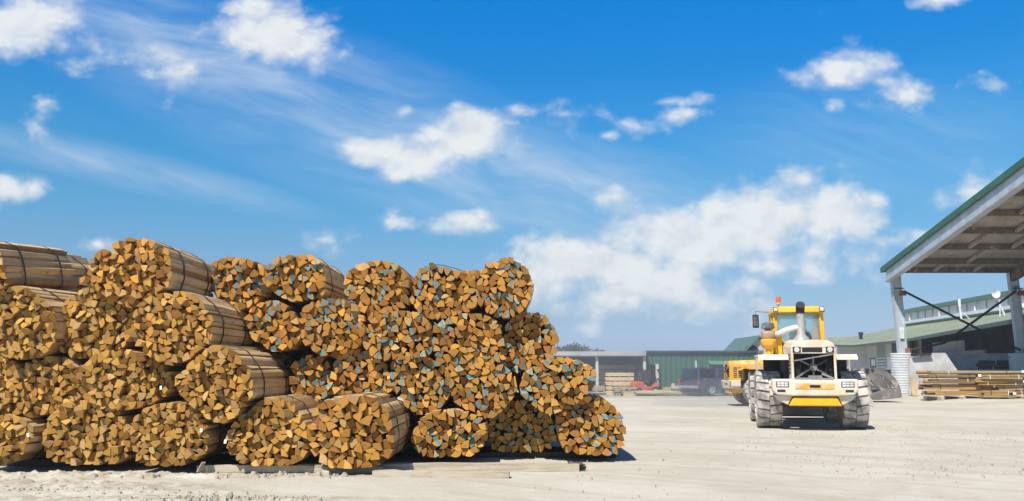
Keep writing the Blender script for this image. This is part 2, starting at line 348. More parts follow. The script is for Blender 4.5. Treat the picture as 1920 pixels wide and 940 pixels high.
PLANE = {'R1a': (16.5, 2.4), 'R1b': (17.1, 2.4), 'R1c': (16.1, 2.4), 'R2a': (16.3, 2.4), 'R2b': (16.4, 2.4), 'R2c': (16.35, 2.4), 'R2d': (16.45, 2.4), 'R2e': (16.6, 2.4), 'R3a': (16.7, 2.4), 'R3b': (16.4, 2.4), 'R3c': (16.3, 2.4), 'R3d': (16.3, 2.4), 'R3e': (16.3, 2.4), 'R3f': (16.9, 2.4), 'R4a': (16.4, 2.2), 'R4b': (16.5, 2.4), 'R4c': (16.4, 2.3), 'R4d': (16.3, 2.5), 'R0': (16.6, 2.4), 'R5': (19.6, 2.4), 'L1a': (14.68, 2.4), 'L1b': (14.92, 2.4), 'L1c': (14.75, 2.3), 'L2a': (14.9, 2.4), 'L2b': (14.95, 2.4), 'L2c': (14.9, 2.4), 'L2d': (14.5, 2.7), 'L2e': (14.66, 2.3), 'L2f': (14.37, 2.3), 'L3a': (14.6, 2.3), 'L3b': (15.0, 2.4), 'L3c': (14.75, 2.4), 'L3d': (14.9, 2.4), 'L4': (14.7, 2.25), 'L0': (14.6, 2.3), 'L0b': (15.6, 2.6), 'R1d': (17.3, 2.4), 'R1e': (17.3, 2.4), 'R2f': (17.4, 2.4), 'R6': (19.3, 2.4), 'R7': (19.2, 2.4), 'R8': (19.0, 2.4), 'R9': (19.2, 2.4), 'R10': (19.0, 2.4)}
PACK = {
'R1a': (0.817, 0.090, [1170,215,58,1,95,105,342,56,7,97,632,245,102,15,106,286,505,178,22,100,959,507,75,10,101,349,117,10,12,101,1182,327,241,0,108,369,889,180,18,110,582,1024,92,11,101,852,287,274,8,98,626,99,313,19,98,506,194,271,15,92,889,396,12,3,99,430,670,37,17,104,130,772,123,23,104,323,754,205,10,97,126,226,83,16,101,935,202,243,1,98,712,592,219,6,101,451,977,262,23,107,1044,830,29,3,102,657,913,254,2,96,1154,709,264,1,98,635,386,194,9,97,269,239,284,17,101,901,709,50,10,99,299,622,112,5,93,1219,467,227,1,97,534,343,358,12,105,885,587,143,21,94,179,429,2,3,95,753,339,293,13,102,1134,594,194,22,113,226,125,319,2,103,732,52,275,0,96,483,441,183,13,99,1018,595,234,9,104,811,128,355,16,110,227,718,167,8,110,169,576,281,15,95,535,891,252,2,98,449,793,105,22,99,744,215,284,15,101,595,780,247,5,104,1045,191,59,21,103,469,87,296,3,100,830,825,154,5,110,925,59,274,11,101,878,977,282,1,92,1000,394,52,4,101,77,646,308,3,98,1067,91,235,1,100,353,402,259,7,112,572,541,118,11,104,711,691,22,18,93,1036,296,234,15,102,807,663,14,14,104,707,816,228,4,98,572,664,306,15,106,224,872,89,20,98,421,284,78,23,105,695,478,34,17,97,811,489,298,22,96,417,549,202,9,106,1113,444,36,18,92,758,981,169,14,113,938,879,340,11,100,1007,697,153,21,88,72,496,62,9,93]),
'R1b': (-0.469, 0.092, [736,208,223,10,91,1106,511,169,0,102,402,440,257,3,99,232,493,233,12,102,1154,130,242,17,88,464,174,302,20,89,65,433,310,5,109,826,854,225,12,106,1098,371,132,17,91,1025,89,339,2,102,795,284,98,6,106,956,457,61,19,108,100,335,125,21,98,493,295,347,20,94,803,757,287,21,87,1262,275,228,18,96,615,343,296,2,99,773,91,48,20,106,813,391,292,5,92,905,75,229,17,100,176,730,115,9,104,1228,472,110,21,103,808,504,225,10,101,528,540,126,22,115,906,592,154,18,100,412,713,171,18,95,694,932,91,22,113,719,436,0,4,115,336,523,67,16,97,1214,369,52,5,94,881,199,144,9,110,457,910,118,11,101,265,273,88,8,95,964,327,243,11,93,285,667,164,19,116,1142,245,56,11,102,1011,589,76,18,92,530,423,204,21,106,110,640,285,0,103,642,790,261,19,108,284,73,122,11,103,829,663,327,0,107,198,353,158,6,94,398,317,219,9,111,572,679,293,23,100,1002,209,65,12,102,354,204,92,6,99,532,70,311,23,104,129,101,35,4,105,1012,723,336,20,110,342,825,82,5,98,634,534,12,10,107,1114,681,281,22,112,938,826,183,22,98,82,239,317,13,106,90,543,294,10,98,674,60,45,19,93,615,207,136,19,107,478,779,240,21,98,416,597,104,13,104,707,632,354,7,104,407,72,311,2,106,576,901,168,11,98,1194,585,246,17,90,197,185,200,11,93]),
'R1c': (-1.819, 0.091, [60,302,29,10,98,704,659,200,10,109,854,167,124,16,109,1038,542,359,0,107,1269,445,270,10,107,576,605,219,9,93,497,266,290,14,104,890,301,290,18,107,1230,237,268,13,108,817,61,283,6,111,847,792,76,22,107,959,748,305,8,102,990,231,129,11,100,514,503,91,15,98,1160,534,57,11,103,741,239,201,12,101,328,337,203,8,111,147,179,355,1,100,549,398,340,10,97,1315,347,136,15,99,718,793,231,2,117,440,644,203,17,104,809,517,125,20,95,780,377,115,8,112,157,342,79,3,101,1195,651,106,8,104,385,179,88,7,99,638,362,15,6,107,1106,261,171,6,108,181,576,70,22,98,1186,366,74,22,103,347,60,40,12,94,582,736,133,5,112,577,70,331,20,97,234,477,350,7,97,649,535,345,14,97,897,471,287,20,96,231,672,91,21,104,1152,142,260,15,99,953,612,336,10,107,602,213,301,6,106,1291,547,237,21,110,1091,712,280,10,112,250,106,340,4,99,389,456,272,11,103,334,580,70,3,97,474,76,314,15,101,1062,80,282,13,107,693,103,197,9,105,450,346,147,17,99,97,464,151,1,106,961,374,65,20,103,455,778,223,9,106,1077,392,161,23,88,325,730,236,18,97,816,628,43,5,109,704,447,345,21,93,243,244,349,8,100,963,120,202,22,101]),
'R2a': (0.137, 0.841, [170,477,243,13,111,1109,335,8,16,101,615,845,65,14,101,543,69,130,18,107,1261,850,278,21,113,1357,747,130,9,92,400,241,7,0,91,830,634,188,3,101,1318,656,79,20,102,235,598,189,15,97,1216,592,101,21,99,609,471,168,16,104,1049,430,173,17,91,449,642,227,16,97,516,275,140,2,107,351,551,7,19,100,938,240,37,12,106,991,570,0,17,108,1097,636,331,3,105,889,529,265,13,103,832,269,231,16,100,287,680,7,15,92,684,636,241,23,109,719,515,89,19,93,413,871,50,14,99,658,957,53,21,112,416,724,108,14,106,1054,948,273,10,101,736,845,338,12,99,906,723,236,11,99,490,504,114,6,109,196,779,245,22,103,905,973,84,18,105,1226,737,323,11,97,286,197,6,2,95,613,741,270,8,112,767,992,242,6,105,626,377,322,6,93,492,156,139,10,99,386,125,209,10,103,946,383,9,7,99,636,220,48,1,105,126,678,26,11,100,829,448,92,17,89,988,848,194,17,102,1081,746,297,20,104,1181,463,223,19,116,1044,262,198,13,90,329,815,72,2,109,506,937,94,5,109,677,92,65,1,104,112,340,343,16,99,295,453,56,23,93,327,337,131,15,96,206,302,140,1,86,71,434,55,0,101,88,563,292,7,90,853,842,50,3,108,761,359,62,1,107,781,173,196,0,100,553,614,36,1,101,467,386,73,12,116,1306,514,184,6,108,1120,864,139,17,94]),
'R2b': (-1.174, 0.744, [481,555,245,9,100,816,957,167,6,101,913,165,266,20,101,547,981,241,2,102,57,669,6,14,106,730,644,289,13,110,1017,421,245,7,99,878,859,89,4,97,688,112,344,1,105,197,322,1,9,102,974,780,88,9,99,1128,777,171,20,101,1043,702,269,9,97,435,229,29,17,106,897,257,45,0,98,695,998,231,2,109,363,509,56,7,96,1145,411,326,22,100,392,642,285,3,106,401,776,76,10,106,945,946,118,15,102,1056,893,281,3,102,652,754,104,9,110,652,214,295,2,96,439,959,249,13,86,787,782,177,2,110,252,485,234,0,98,304,358,55,15,96,514,704,2,16,101,1077,602,322,13,106,1028,291,95,19,102,567,437,267,22,101,211,601,238,6,102,1210,677,191,14,111,688,319,29,11,101,1169,531,291,19,106,252,857,60,4,106,102,518,329,11,106,319,244,221,2,99,871,689,350,1,96,685,503,333,6,112,789,432,137,20,112,905,541,21,9,104,548,838,317,20,93,420,397,236,1,105,555,288,357,3,105,456,870,108,8,102,794,562,155,10,94,811,93,288,1,103,980,593,23,20,96,334,923,261,8,98,676,879,292,3,104,101,830,108,14,100,552,113,261,13,104,142,407,329,6,99,883,390,14,5,103,791,260,352,20,102,601,596,345,0,102,279,715,200,5,110,155,748,115,16,107]),
'R2c': (-2.309, 0.834, [229,978,241,10,96,115,911,163,23,98,502,1007,33,0,95,181,461,92,3,93,657,653,277,3,108,599,316,82,15,103,560,737,346,5,93,877,311,68,10,106,723,999,195,9,104,1018,275,39,12,88,625,882,187,13,105,327,350,121,1,98,373,1008,321,7,102,731,219,215,3,98,508,638,185,21,100,877,211,227,12,93,585,444,176,5,97,815,911,4,19,104,411,673,307,6,93,793,573,121,11,97,384,207,210,12,100,329,857,307,23,106,613,545,227,10,100,487,902,60,6,107,387,767,263,17,95,1091,351,200,2,104,492,810,78,4,87,757,72,247,11,87,1107,466,235,15,102,449,318,32,19,101,197,839,1,3,98,515,185,229,10,91,606,1020,325,21,94,285,589,237,12,102,744,323,37,18,85,325,464,52,13,108,718,810,281,19,98,907,532,186,12,98,729,461,309,4,98,862,105,67,19,91,1134,592,38,11,105,266,704,273,19,95,1014,818,1,11,96,1119,734,35,6,99,630,172,50,2,95,423,556,64,11,100,931,755,44,2,99,110,717,94,7,104,942,646,96,1,95,828,413,273,7,99,991,178,308,2,89,812,716,330,17,105,622,55,134,11,84,471,443,238,19,87,986,436,1,1,96,143,579,327,14,98,1028,583,348,21,93,511,103,251,20,93,926,929,56,4,98]),
'R2d': (-3.377, 1.100, [521,194,240,14,110,1049,392,306,2,95,891,593,136,19,91,323,482,225,12,93,358,328,183,11,96,816,233,194,9,100,927,324,116,9,101,169,770,258,4,90,73,439,31,17,102,667,832,316,19,113,111,302,299,11,95,1003,625,38,2,99,127,675,123,14,104,378,753,276,0,107,887,736,136,3,95,252,249,272,4,94,384,883,103,4,93,251,379,10,12,106,387,218,130,4,105,720,65,314,12,86,899,169,127,19,86,181,442,149,20,92,851,64,47,23,90,532,541,274,19,102,664,484,3,23,101,1024,77,290,19,111,377,576,136,13,104,300,644,317,1,100,234,122,253,18,107,116,555,350,4,94,590,410,253,2,91,269,816,89,12,100,759,601,329,7,105,1119,197,319,15,90,363,116,330,22,105,532,292,244,0,105,812,473,109,7,96,197,572,349,20,100,674,273,306,3,98,1100,307,249,5,100,488,870,146,10,104,502,72,234,12,95,918,439,286,18,106,130,188,79,18,105,547,787,345,23,105,728,710,72,8,88,1051,495,36,0,88,612,86,157,21,104,791,799,358,15,96,1019,219,25,15,95,474,666,260,20,95,705,174,143,6,91,442,434,202,19,98,769,366,38,17,95,616,653,191,22,95]),
'R2e': (-4.147, 1.078, [676,526,115,20,101,168,100,89,9,108,534,502,108,17,109,348,329,47,23,103,215,713,180,11,106,553,776,335,5,109,528,61,288,22,102,266,51,141,13,105,604,374,336,17,107,193,215,35,3,103,373,520,279,14,96,459,735,48,15,101,323,597,53,4,101,638,238,343,16,100,76,370,48,19,104,580,614,21,18,93,728,426,337,7,105,422,414,85,19,104,547,197,31,19,101,500,334,253,9,99,102,651,20,9,108,414,79,116,2,112,310,192,330,13,97,68,222,178,12,90,336,804,311,6,93,676,650,168,0,98,219,545,137,19,97,667,118,333,10,105,469,633,110,12,96,369,691,1,2,101,177,434,91,3,101,256,332,191,20,115,798,180,144,3,99,746,283,151,20,100,414,208,315,2,106,83,544,88,22,95]),
'R3a': (-0.212, 1.581, [493,501,352,8,96,376,595,248,13,87,577,583,336,0,96,124,274,67,2,89,224,596,36,23,108,359,774,106,9,103,614,887,61,15,112,428,402,266,16,102,417,248,51,13,107,530,1086,260,5,85,202,757,150,3,103,841,1004,184,17,100,284,884,340,12,98,456,628,201,5,92,307,354,161,0,98,694,1099,259,6,101,181,172,67,15,101,430,1120,96,4,95,213,340,342,0,101,964,787,315,8,105,688,522,52,3,96,384,932,164,10,99,416,130,240,17,108,996,428,297,12,91,225,458,300,8,103,747,942,160,17,99,657,1006,202,1,94,473,759,296,19,97,845,789,113,4,101,345,1047,72,11,99,720,639,356,5,94,359,495,18,14,100,82,639,157,7,110,812,589,38,22,94,277,85,120,16,106,920,893,91,8,100,528,167,349,8,97,605,712,280,19,99,1013,599,299,19,95,582,425,136,5,108,885,652,213,23,108,512,991,297,17,92,506,314,100,0,98,702,790,234,5,101,281,230,98,2,99,241,995,159,5,98,905,317,68,1,108,770,252,251,10,109,498,868,249,1,92,1027,706,257,0,90,625,311,292,6,87,123,525,82,15,96,145,875,164,3,101,650,215,247,23,108,85,411,204,0,94,316,671,266,2,89,878,471,218,3,108,736,391,230,19,111]),
'R3b': (-1.489, 1.599, [903,479,192,11,96,877,1035,228,17,96,147,341,116,11,98,434,201,0,3,106,538,920,132,7,87,1209,277,195,14,108,779,626,256,2,97,430,479,110,20,108,1151,850,269,14,102,583,205,277,0,95,1124,943,286,3,95,627,103,238,10,100,993,417,114,21,101,165,213,73,7,96,414,373,96,19,104,1301,294,231,20,103,71,584,36,15,104,1015,290,273,8,99,811,773,201,15,102,542,570,344,9,107,259,104,16,9,101,203,563,157,5,104,1107,370,98,10,106,302,270,83,3,112,213,764,67,11,94,1030,185,228,10,97,663,546,143,5,99,912,618,210,16,103,525,310,354,8,99,1119,734,13,20,96,1224,647,99,12,104,510,72,269,12,102,915,209,27,14,103,416,977,220,1,104,809,187,174,17,112,1026,721,226,17,103,1288,546,144,7,98,76,795,42,3,99,380,706,126,16,97,592,417,245,8,106,264,658,76,13,96,1014,559,18,7,105,684,300,83,7,107,1162,455,266,6,98,462,761,186,4,102,639,924,47,5,86,323,814,244,20,100,1317,398,219,8,104,308,942,156,22,105,371,94,194,15,102,721,434,72,17,103,752,1040,233,17,99,700,801,20,18,98,614,1049,222,13,97,80,453,50,0,105,822,354,107,13,100,920,335,300,21,91,189,895,11,18,112,791,520,217,12,100,678,693,296,12,102,248,444,132,22,102,131,665,201,21,93,1136,574,50,23,101,525,1023,162,21,93,1118,223,355,10,100,889,892,124,22,98,556,702,126,8,109,1011,1000,297,0,93,1234,764,149,11,91,563,824,271,14,103,901,718,34,22,101,754,920,214,10,103,999,856,39,23,108,340,559,332,19,98,718,158,179,14,97]),
'R3c': (-2.780, 1.803, [325,808,347,13,106,864,737,208,7,102,1188,310,47,21,92,427,399,293,8,101,398,715,150,6,108,786,209,197,13,88,627,134,325,7,111,488,89,322,17,100,225,199,183,19,111,185,483,278,21,107,1184,421,296,13,104,944,173,208,21,101,1146,742,181,7,100,221,380,131,9,97,541,351,9,8,102,231,747,257,12,103,876,103,50,7,92,929,302,351,22,97,427,522,313,12,86,308,404,196,13,91,951,556,320,7,96,1071,250,267,19,104,974,863,74,9,101,453,620,263,8,102,1041,123,133,15,98,1225,645,352,10,94,624,413,237,13,106,111,296,200,5,105,625,255,275,12,94,619,873,232,1,99,1287,363,10,0,103,1157,135,142,18,94,977,433,231,13,96,749,884,218,18,104,329,103,253,9,102,1238,518,114,2,107,867,862,33,6,99,975,687,292,9,105,1254,205,334,18,104,187,624,224,3,113,1043,776,237,16,96,547,506,51,13,101,84,568,37,22,95,564,691,94,8,105,740,321,270,2,106,539,792,285,18,112,741,87,151,9,100,317,273,351,22,107,703,744,344,18,103,854,405,264,7,112,811,552,252,4,102,626,600,132,3,100,73,426,45,4,107,448,853,126,21,101,1102,586,65,7,97,446,310,245,12,91,769,650,156,0,105,728,469,76,9,109,329,508,116,16,103,1078,452,325,15,108,305,615,160,18,99,450,202,312,11,106]),
'R3d': (-3.971, 1.849, [674,621,13,8,113,804,201,287,4,96,325,663,55,7,95,1150,329,101,5,98,670,305,224,9,102,438,901,225,9,100,547,478,137,6,109,1195,756,225,6,102,803,883,209,19,110,368,1002,157,0,97,944,880,6,13,101,942,277,121,7,103,308,221,183,10,103,157,921,136,7,104,1200,501,338,19,103,572,895,52,3,109,784,509,265,11,102,1059,414,87,19,96,214,559,264,10,87,787,397,80,10,115,746,1040,154,4,97,428,704,59,20,99,550,347,175,14,100,212,651,142,13,111,427,548,172,20,99,1085,693,91,2,98,423,298,117,21,99,919,521,245,1,95,435,405,228,21,100,260,397,112,5,105,541,595,149,11,103,354,357,175,21,102,182,311,75,17,105,1060,251,290,16,115,1171,622,265,1,97,833,1022,191,10,100,548,739,44,15,107,120,795,232,23,105,523,227,216,6,89,97,464,176,14,101,264,969,344,10,101,1062,934,41,7,103,921,765,39,7,97,813,302,115,13,108,333,519,14,2,93,392,182,176,13,98,621,1065,231,17,100,709,89,271,1,115,1072,535,24,11,100,875,140,291,20,109,189,473,309,0,92,837,626,86,12,101,660,931,44,20,101,775,728,40,5,100,306,856,342,11,99,977,634,34,20,100,922,1005,45,22,100,65,583,319,0,99,1051,808,315,1,107,497,1029,49,5,110,634,188,293,7,95,482,114,260,19,105,643,456,181,8,102,927,404,49,6,98,399,791,99,20,95,94,703,86,6,108,663,793,100,1,97,232,780,52,21,99]),
'R3e': (-4.957, 1.985, [772,212,148,7,87,735,812,197,1,102,456,615,33,23,98,567,521,14,12,102,371,178,91,1,102,520,706,108,4,101,166,767,124,17,93,1009,300,185,20,98,270,709,20,23,108,94,499,199,18,105,108,633,123,19,107,514,415,282,17,91,408,479,117,17,101,481,805,338,14,104,950,556,251,5,96,630,662,175,9,99,620,805,129,5,104,680,550,237,15,93,850,460,171,17,99,670,446,291,13,103,656,181,145,12,91,969,195,191,9,84,570,64,123,13,99,429,892,330,13,97,228,610,37,12,94,733,352,342,17,114,223,268,210,12,103,567,898,76,9,94,788,549,329,17,87,727,91,95,17,103,942,405,280,4,106,781,663,324,17,99,153,389,140,20,98,884,304,93,18,108,879,135,355,2,102,268,493,93,5,106,294,368,284,14,95,294,862,106,4,98,466,117,179,20,92,545,226,84,1,92,402,298,118,3,103,364,780,5,11,92,362,594,249,16,94,891,665,4,14,95,605,326,240,7,100]),
'R3f': (-6.001, 1.968, [562,396,86,8,110,470,674,319,13,116,242,758,93,20,96,72,441,62,21,102,353,677,233,3,97,877,491,348,8,92,690,86,65,1,86,250,587,159,19,101,508,530,319,9,101,135,662,292,3,103,344,258,20,4,110,109,543,117,0,106,382,491,160,7,105,555,77,65,0,94,240,464,296,14,102,626,792,205,9,105,707,189,227,13,104,437,88,226,21,104,358,794,66,8,94,560,186,276,11,100,404,368,2,16,106,733,361,264,23,103,590,647,26,1,112,841,175,122,15,107,458,239,156,10,112,236,340,212,7,102,766,477,6,19,104,93,336,330,0,104,619,290,260,17,106,248,186,23,14,98,485,800,226,17,96,612,488,136,5,92,725,740,174,2,91,892,358,346,9,93,156,200,29,10,91,339,110,199,20,91,702,599,62,16,99,807,649,89,5,93,806,273,86,6,98]),
'R4a': (-0.687, 2.594, [620,268,196,1,99,595,967,306,20,100,780,1009,204,0,107,656,377,233,5,98,712,917,210,23,96,381,1016,206,12,95,184,801,81,6,96,99,324,193,17,107,759,704,20,14,99,949,775,99,17,95,901,951,65,13,95,371,276,217,7,107,1034,531,188,10,102,331,414,225,23,103,106,574,242,18,101,734,223,15,11,98,319,665,72,5,104,241,187,160,20,99,552,1089,244,23,105,368,775,273,19,103,784,361,204,19,101,176,425,194,9,93,436,428,167,14,92,491,1001,295,1,99,676,646,11,3,99,484,685,155,3,100,504,566,240,19,98,352,530,227,3,86,514,325,132,15,101,431,93,281,19,98,182,901,301,6,101,560,826,21,16,102,299,889,118,23,100,608,730,95,21,95,678,836,232,14,98,691,112,19,10,102,199,671,163,6,99,785,532,103,14,106,1019,674,272,22,98,222,555,342,0,91,640,531,208,17,100,844,449,68,20,102,582,72,140,19,95,841,185,172,7,93,874,662,301,7,106,270,999,247,15,102,324,146,299,12,92,548,436,110,14,101,459,879,97,17,104,522,189,270,0,103,58,491,300,16,97,988,418,8,15,97,951,869,140,13,98,919,298,197,19,100,227,312,154,7,96,89,685,144,8,101,935,544,174,10,96,821,837,199,0,99,669,1095,219,21,98]),
'R4b': (-1.955, 2.570, [1146,788,275,0,108,773,535,35,20,98,1243,411,236,3,99,931,710,332,22,102,330,823,135,7,112,1096,582,336,10,101,276,934,69,21,105,1026,812,89,5,89,602,955,114,1,98,360,340,9,6,96,535,670,182,12,107,455,85,263,16,114,736,929,195,18,110,624,314,141,1,105,592,534,32,18,89,517,348,202,21,107,153,524,108,17,108,246,417,81,6,98,803,303,118,0,103,456,888,195,22,95,1195,553,296,6,111,898,881,99,1,117,753,153,4,0,108,436,715,4,13,101,1044,685,268,18,92,856,148,165,12,99,128,750,351,8,100,669,86,50,2,95,962,205,347,19,103,650,742,245,16,113,1114,311,110,9,107,1092,434,139,20,108,302,510,22,7,97,232,211,358,13,106,654,610,113,22,100,82,385,189,10,108,421,448,197,2,107,971,439,208,19,98,758,380,113,14,102,569,87,344,21,106,328,240,54,4,94,923,312,297,2,96,219,675,191,8,111,772,676,307,12,102,180,313,177,11,111,80,604,299,2,103,654,207,100,21,106,1225,279,306,17,99,201,861,11,6,107,564,439,107,2,101,324,660,174,20,96,1087,205,232,14,102,449,260,184,11,99,463,1017,64,11,94,339,128,106,5,105,450,570,246,19,93,355,986,225,21,100,541,825,157,9,99,795,794,283,11,100,1202,681,237,0,107,697,455,110,20,92,983,562,24,3,103,868,459,192,20,104,526,182,175,21,94,856,619,265,9,86]),
'R4c': (-3.170, 2.565, [980,991,326,16,103,338,633,296,21,98,215,581,121,21,101,784,319,279,17,103,683,600,193,15,91,1167,550,44,6,104,410,1010,60,9,112,532,204,143,12,105,1089,287,247,17,97,587,355,48,9,107,210,459,298,1,108,1046,681,289,10,102,86,511,217,8,87,900,205,224,6,103,820,1052,207,5,111,1064,924,287,4,97,277,365,333,8,105,546,932,284,22,99,79,735,298,5,106,411,880,342,11,103,655,241,38,20,101,362,721,260,18,99,757,691,277,23,99,792,173,15,16,117,410,202,109,0,106,917,856,166,17,113,921,718,146,21,105,998,234,228,10,97,811,768,60,14,87,1071,434,345,13,98,648,104,50,22,115,832,600,244,23,103,207,923,268,23,104,641,1076,331,22,102,828,425,251,22,102,524,1066,66,10,100,528,86,326,7,89,753,528,14,21,100,1143,827,170,17,107,290,1006,236,3,99,578,514,5,6,92,666,832,291,22,118,963,377,156,11,106,471,561,39,10,98,531,637,79,17,98,941,614,76,21,101,464,347,351,16,115,126,622,300,2,97,1043,550,336,17,100,289,836,253,17,97,355,292,40,16,102,481,771,18,1,87,1174,392,18,19,104,621,722,98,8,99,558,832,339,9,94,225,745,185,18,107,327,536,106,23,97,119,842,26,13,100,406,448,163,3,104,921,495,329,4,104,1180,681,134,11,104,1029,787,154,18,98,673,448,21,17,111,698,950,237,5,112,813,904,315,18,101]),
'R4d': (-4.616, 2.894, [184,581,255,13,95,759,105,230,2,99,488,549,168,4,99,609,335,286,1,112,837,323,320,21,94,894,426,272,5,100,178,265,99,7,94,221,483,136,13,95,960,517,343,18,98,592,787,182,11,100,410,115,274,21,114,408,625,192,2,115,289,183,89,6,114,468,839,97,15,95,552,460,92,22,92,694,733,120,14,102,756,438,65,16,100,650,77,57,10,111,1081,198,333,22,102,418,280,333,0,101,219,383,106,21,112,103,342,182,16,95,502,707,7,0,103,498,201,14,1,99,731,263,6,3,107,356,482,64,1,114,1065,465,142,11,117,1009,126,266,16,102,916,257,145,3,111,846,840,69,18,107,909,652,218,0,96,100,445,117,13,106,663,457,132,18,91,1034,636,220,2,104,589,607,173,8,105,821,534,220,16,105,253,762,343,0,103,291,604,60,10,112,534,56,255,8,100,873,119,225,8,104,1053,326,69,12,119,496,398,18,4,88,788,671,357,9,102,707,591,204,21,106,114,662,288,23,113,955,759,270,12,110,357,356,109,20,107,369,779,55,5,104,704,842,68,8,107,58,539,300,22,110,612,196,50,9,101]),
'R0': (-5.723, 2.746, [305,406,31,5,95,512,82,136,9,104,672,843,154,21,109,377,625,155,2,102,322,201,89,17,114,307,308,241,10,101,955,766,359,18,113,697,452,136,17,103,56,801,186,21,95,672,220,79,18,94,623,525,171,13,94,219,491,126,17,97,548,801,231,23,108,885,598,98,2,96,570,371,139,5,97,324,872,73,8,108,198,843,291,16,97,796,353,87,4,108,247,618,303,3,95,128,569,128,21,100,287,738,17,12,98,695,311,48,23,97,992,449,224,18,104,441,282,201,18,97,546,234,134,9,101,847,469,222,11,101,135,726,202,20,93,502,483,262,1,91,647,650,202,2,99,630,93,63,3,98,416,771,239,19,103,847,700,273,19,106,870,232,329,22,109,175,339,348,0,103,742,580,158,16,108,763,148,339,15,108,903,861,68,16,97,443,391,28,4,102,351,1006,263,14,89,372,508,339,2,94,775,899,207,7,100,939,355,30,13,104,103,894,114,16,105,999,566,148,3,100,86,460,214,6,104,534,632,6,19,106,73,650,67,21,98,461,949,141,14,108,623,947,312,5,106,716,752,115,15,106,432,141,123,20,91,223,964,88,12,92]),
'R5': (-1.383, 3.076, [722,727,308,5,99,856,681,193,5,101,479,462,154,21,107,298,600,316,20,111,409,559,284,0,106,544,362,66,14,106,323,745,93,15,86,211,391,200,9,96,424,106,130,14,98,862,341,29,11,107,700,313,204,19,114,99,471,117,21,97,987,479,122,7,100,302,91,310,20,100,210,648,327,15,108,182,159,260,19,101,742,437,102,17,104,426,696,5,12,98,301,323,278,3,94,772,608,245,23,99,689,541,50,3,94,72,274,218,10,102,580,477,209,23,95,552,57,33,5,97,609,682,346,0,104,975,373,74,21,110,861,515,93,21,102,622,183,280,19,102,791,206,317,10,98,536,758,315,4,99,225,488,224,10,94,300,213,66,2,100,106,581,145,15,108,675,84,242,18,102,1009,280,119,18,98,950,588,266,17,94,422,264,155,14,100,809,110,320,10,102,930,185,60,7,102,521,616,11,18,89,367,436,338,9,102,103,359,54,20,111,507,238,5,23,96]),
'L1a': (-6.256, 0.083, [520,533,339,15,75,309,752,69,18,81,46,586,178,2,86,1248,416,122,5,80,415,477,62,19,90,1039,583,32,22,85,342,850,279,10,82,885,263,203,23,84,974,669,201,23,73,874,422,358,8,91,616,213,359,2,82,834,801,316,11,77,626,988,122,17,85,141,366,100,16,77,240,241,285,17,86,306,473,141,9,84,685,652,83,0,75,1219,507,269,1,77,736,956,357,0,88,711,290,142,15,80,527,291,1,1,94,1056,707,356,21,89,435,900,126,16,79,521,725,72,23,83,800,282,335,4,81,814,685,270,23,85,722,531,15,7,84,196,452,9,4,88,835,177,271,11,87,495,630,324,18,87,111,287,45,8,81,799,64,150,21,81,663,452,84,1,77,927,853,200,4,82,633,900,87,4,88,437,71,261,14,81,340,48,262,0,72,535,841,201,5,86,954,937,105,18,78,1037,898,288,9,84,1126,405,202,9,82,963,366,175,5,92,491,187,191,21,90,617,48,270,17,87,409,587,240,11,82,700,729,281,0,79,901,79,150,0,86,168,155,310,3,81,899,739,6,1,73,413,798,106,12,84,464,381,88,2,93,180,596,28,10,94,818,500,311,21,89,375,959,338,13,85,1182,232,56,22,87,1156,722,307,23,83,407,159,43,17,82,735,817,225,1,86,276,562,309,8,81,627,783,341,17,83,338,372,240,15,84,255,915,107,0,86,595,623,168,5,83,835,933,137,17,88,309,647,103,14,85,1098,818,100,3,79,711,201,130,21,90,993,781,286,16,85,1203,642,92,2,91,507,978,327,5,86,933,505,85,16,79,246,340,261,18,90,205,829,59,12,88,199,709,211,7,86,1229,306,18,21,90,981,213,173,7,92,561,128,172,11,79,1015,450,204,14,85,393,275,235,11,84,1093,495,251,4,78,403,700,91,6,83,92,779,143,23,90,714,109,91,11,89,75,443,193,5,80,571,416,14,20,84,1070,156,98,12,72,646,341,300,0,84,808,590,53,17,81,1129,580,29,14,86,116,516,100,6,81,1082,294,25,7,83,90,656,35,20,83,303,151,235,10,75,614,536,128,8,85,243,96,98,20,79,918,604,173,22,89,775,393,241,19,74]),
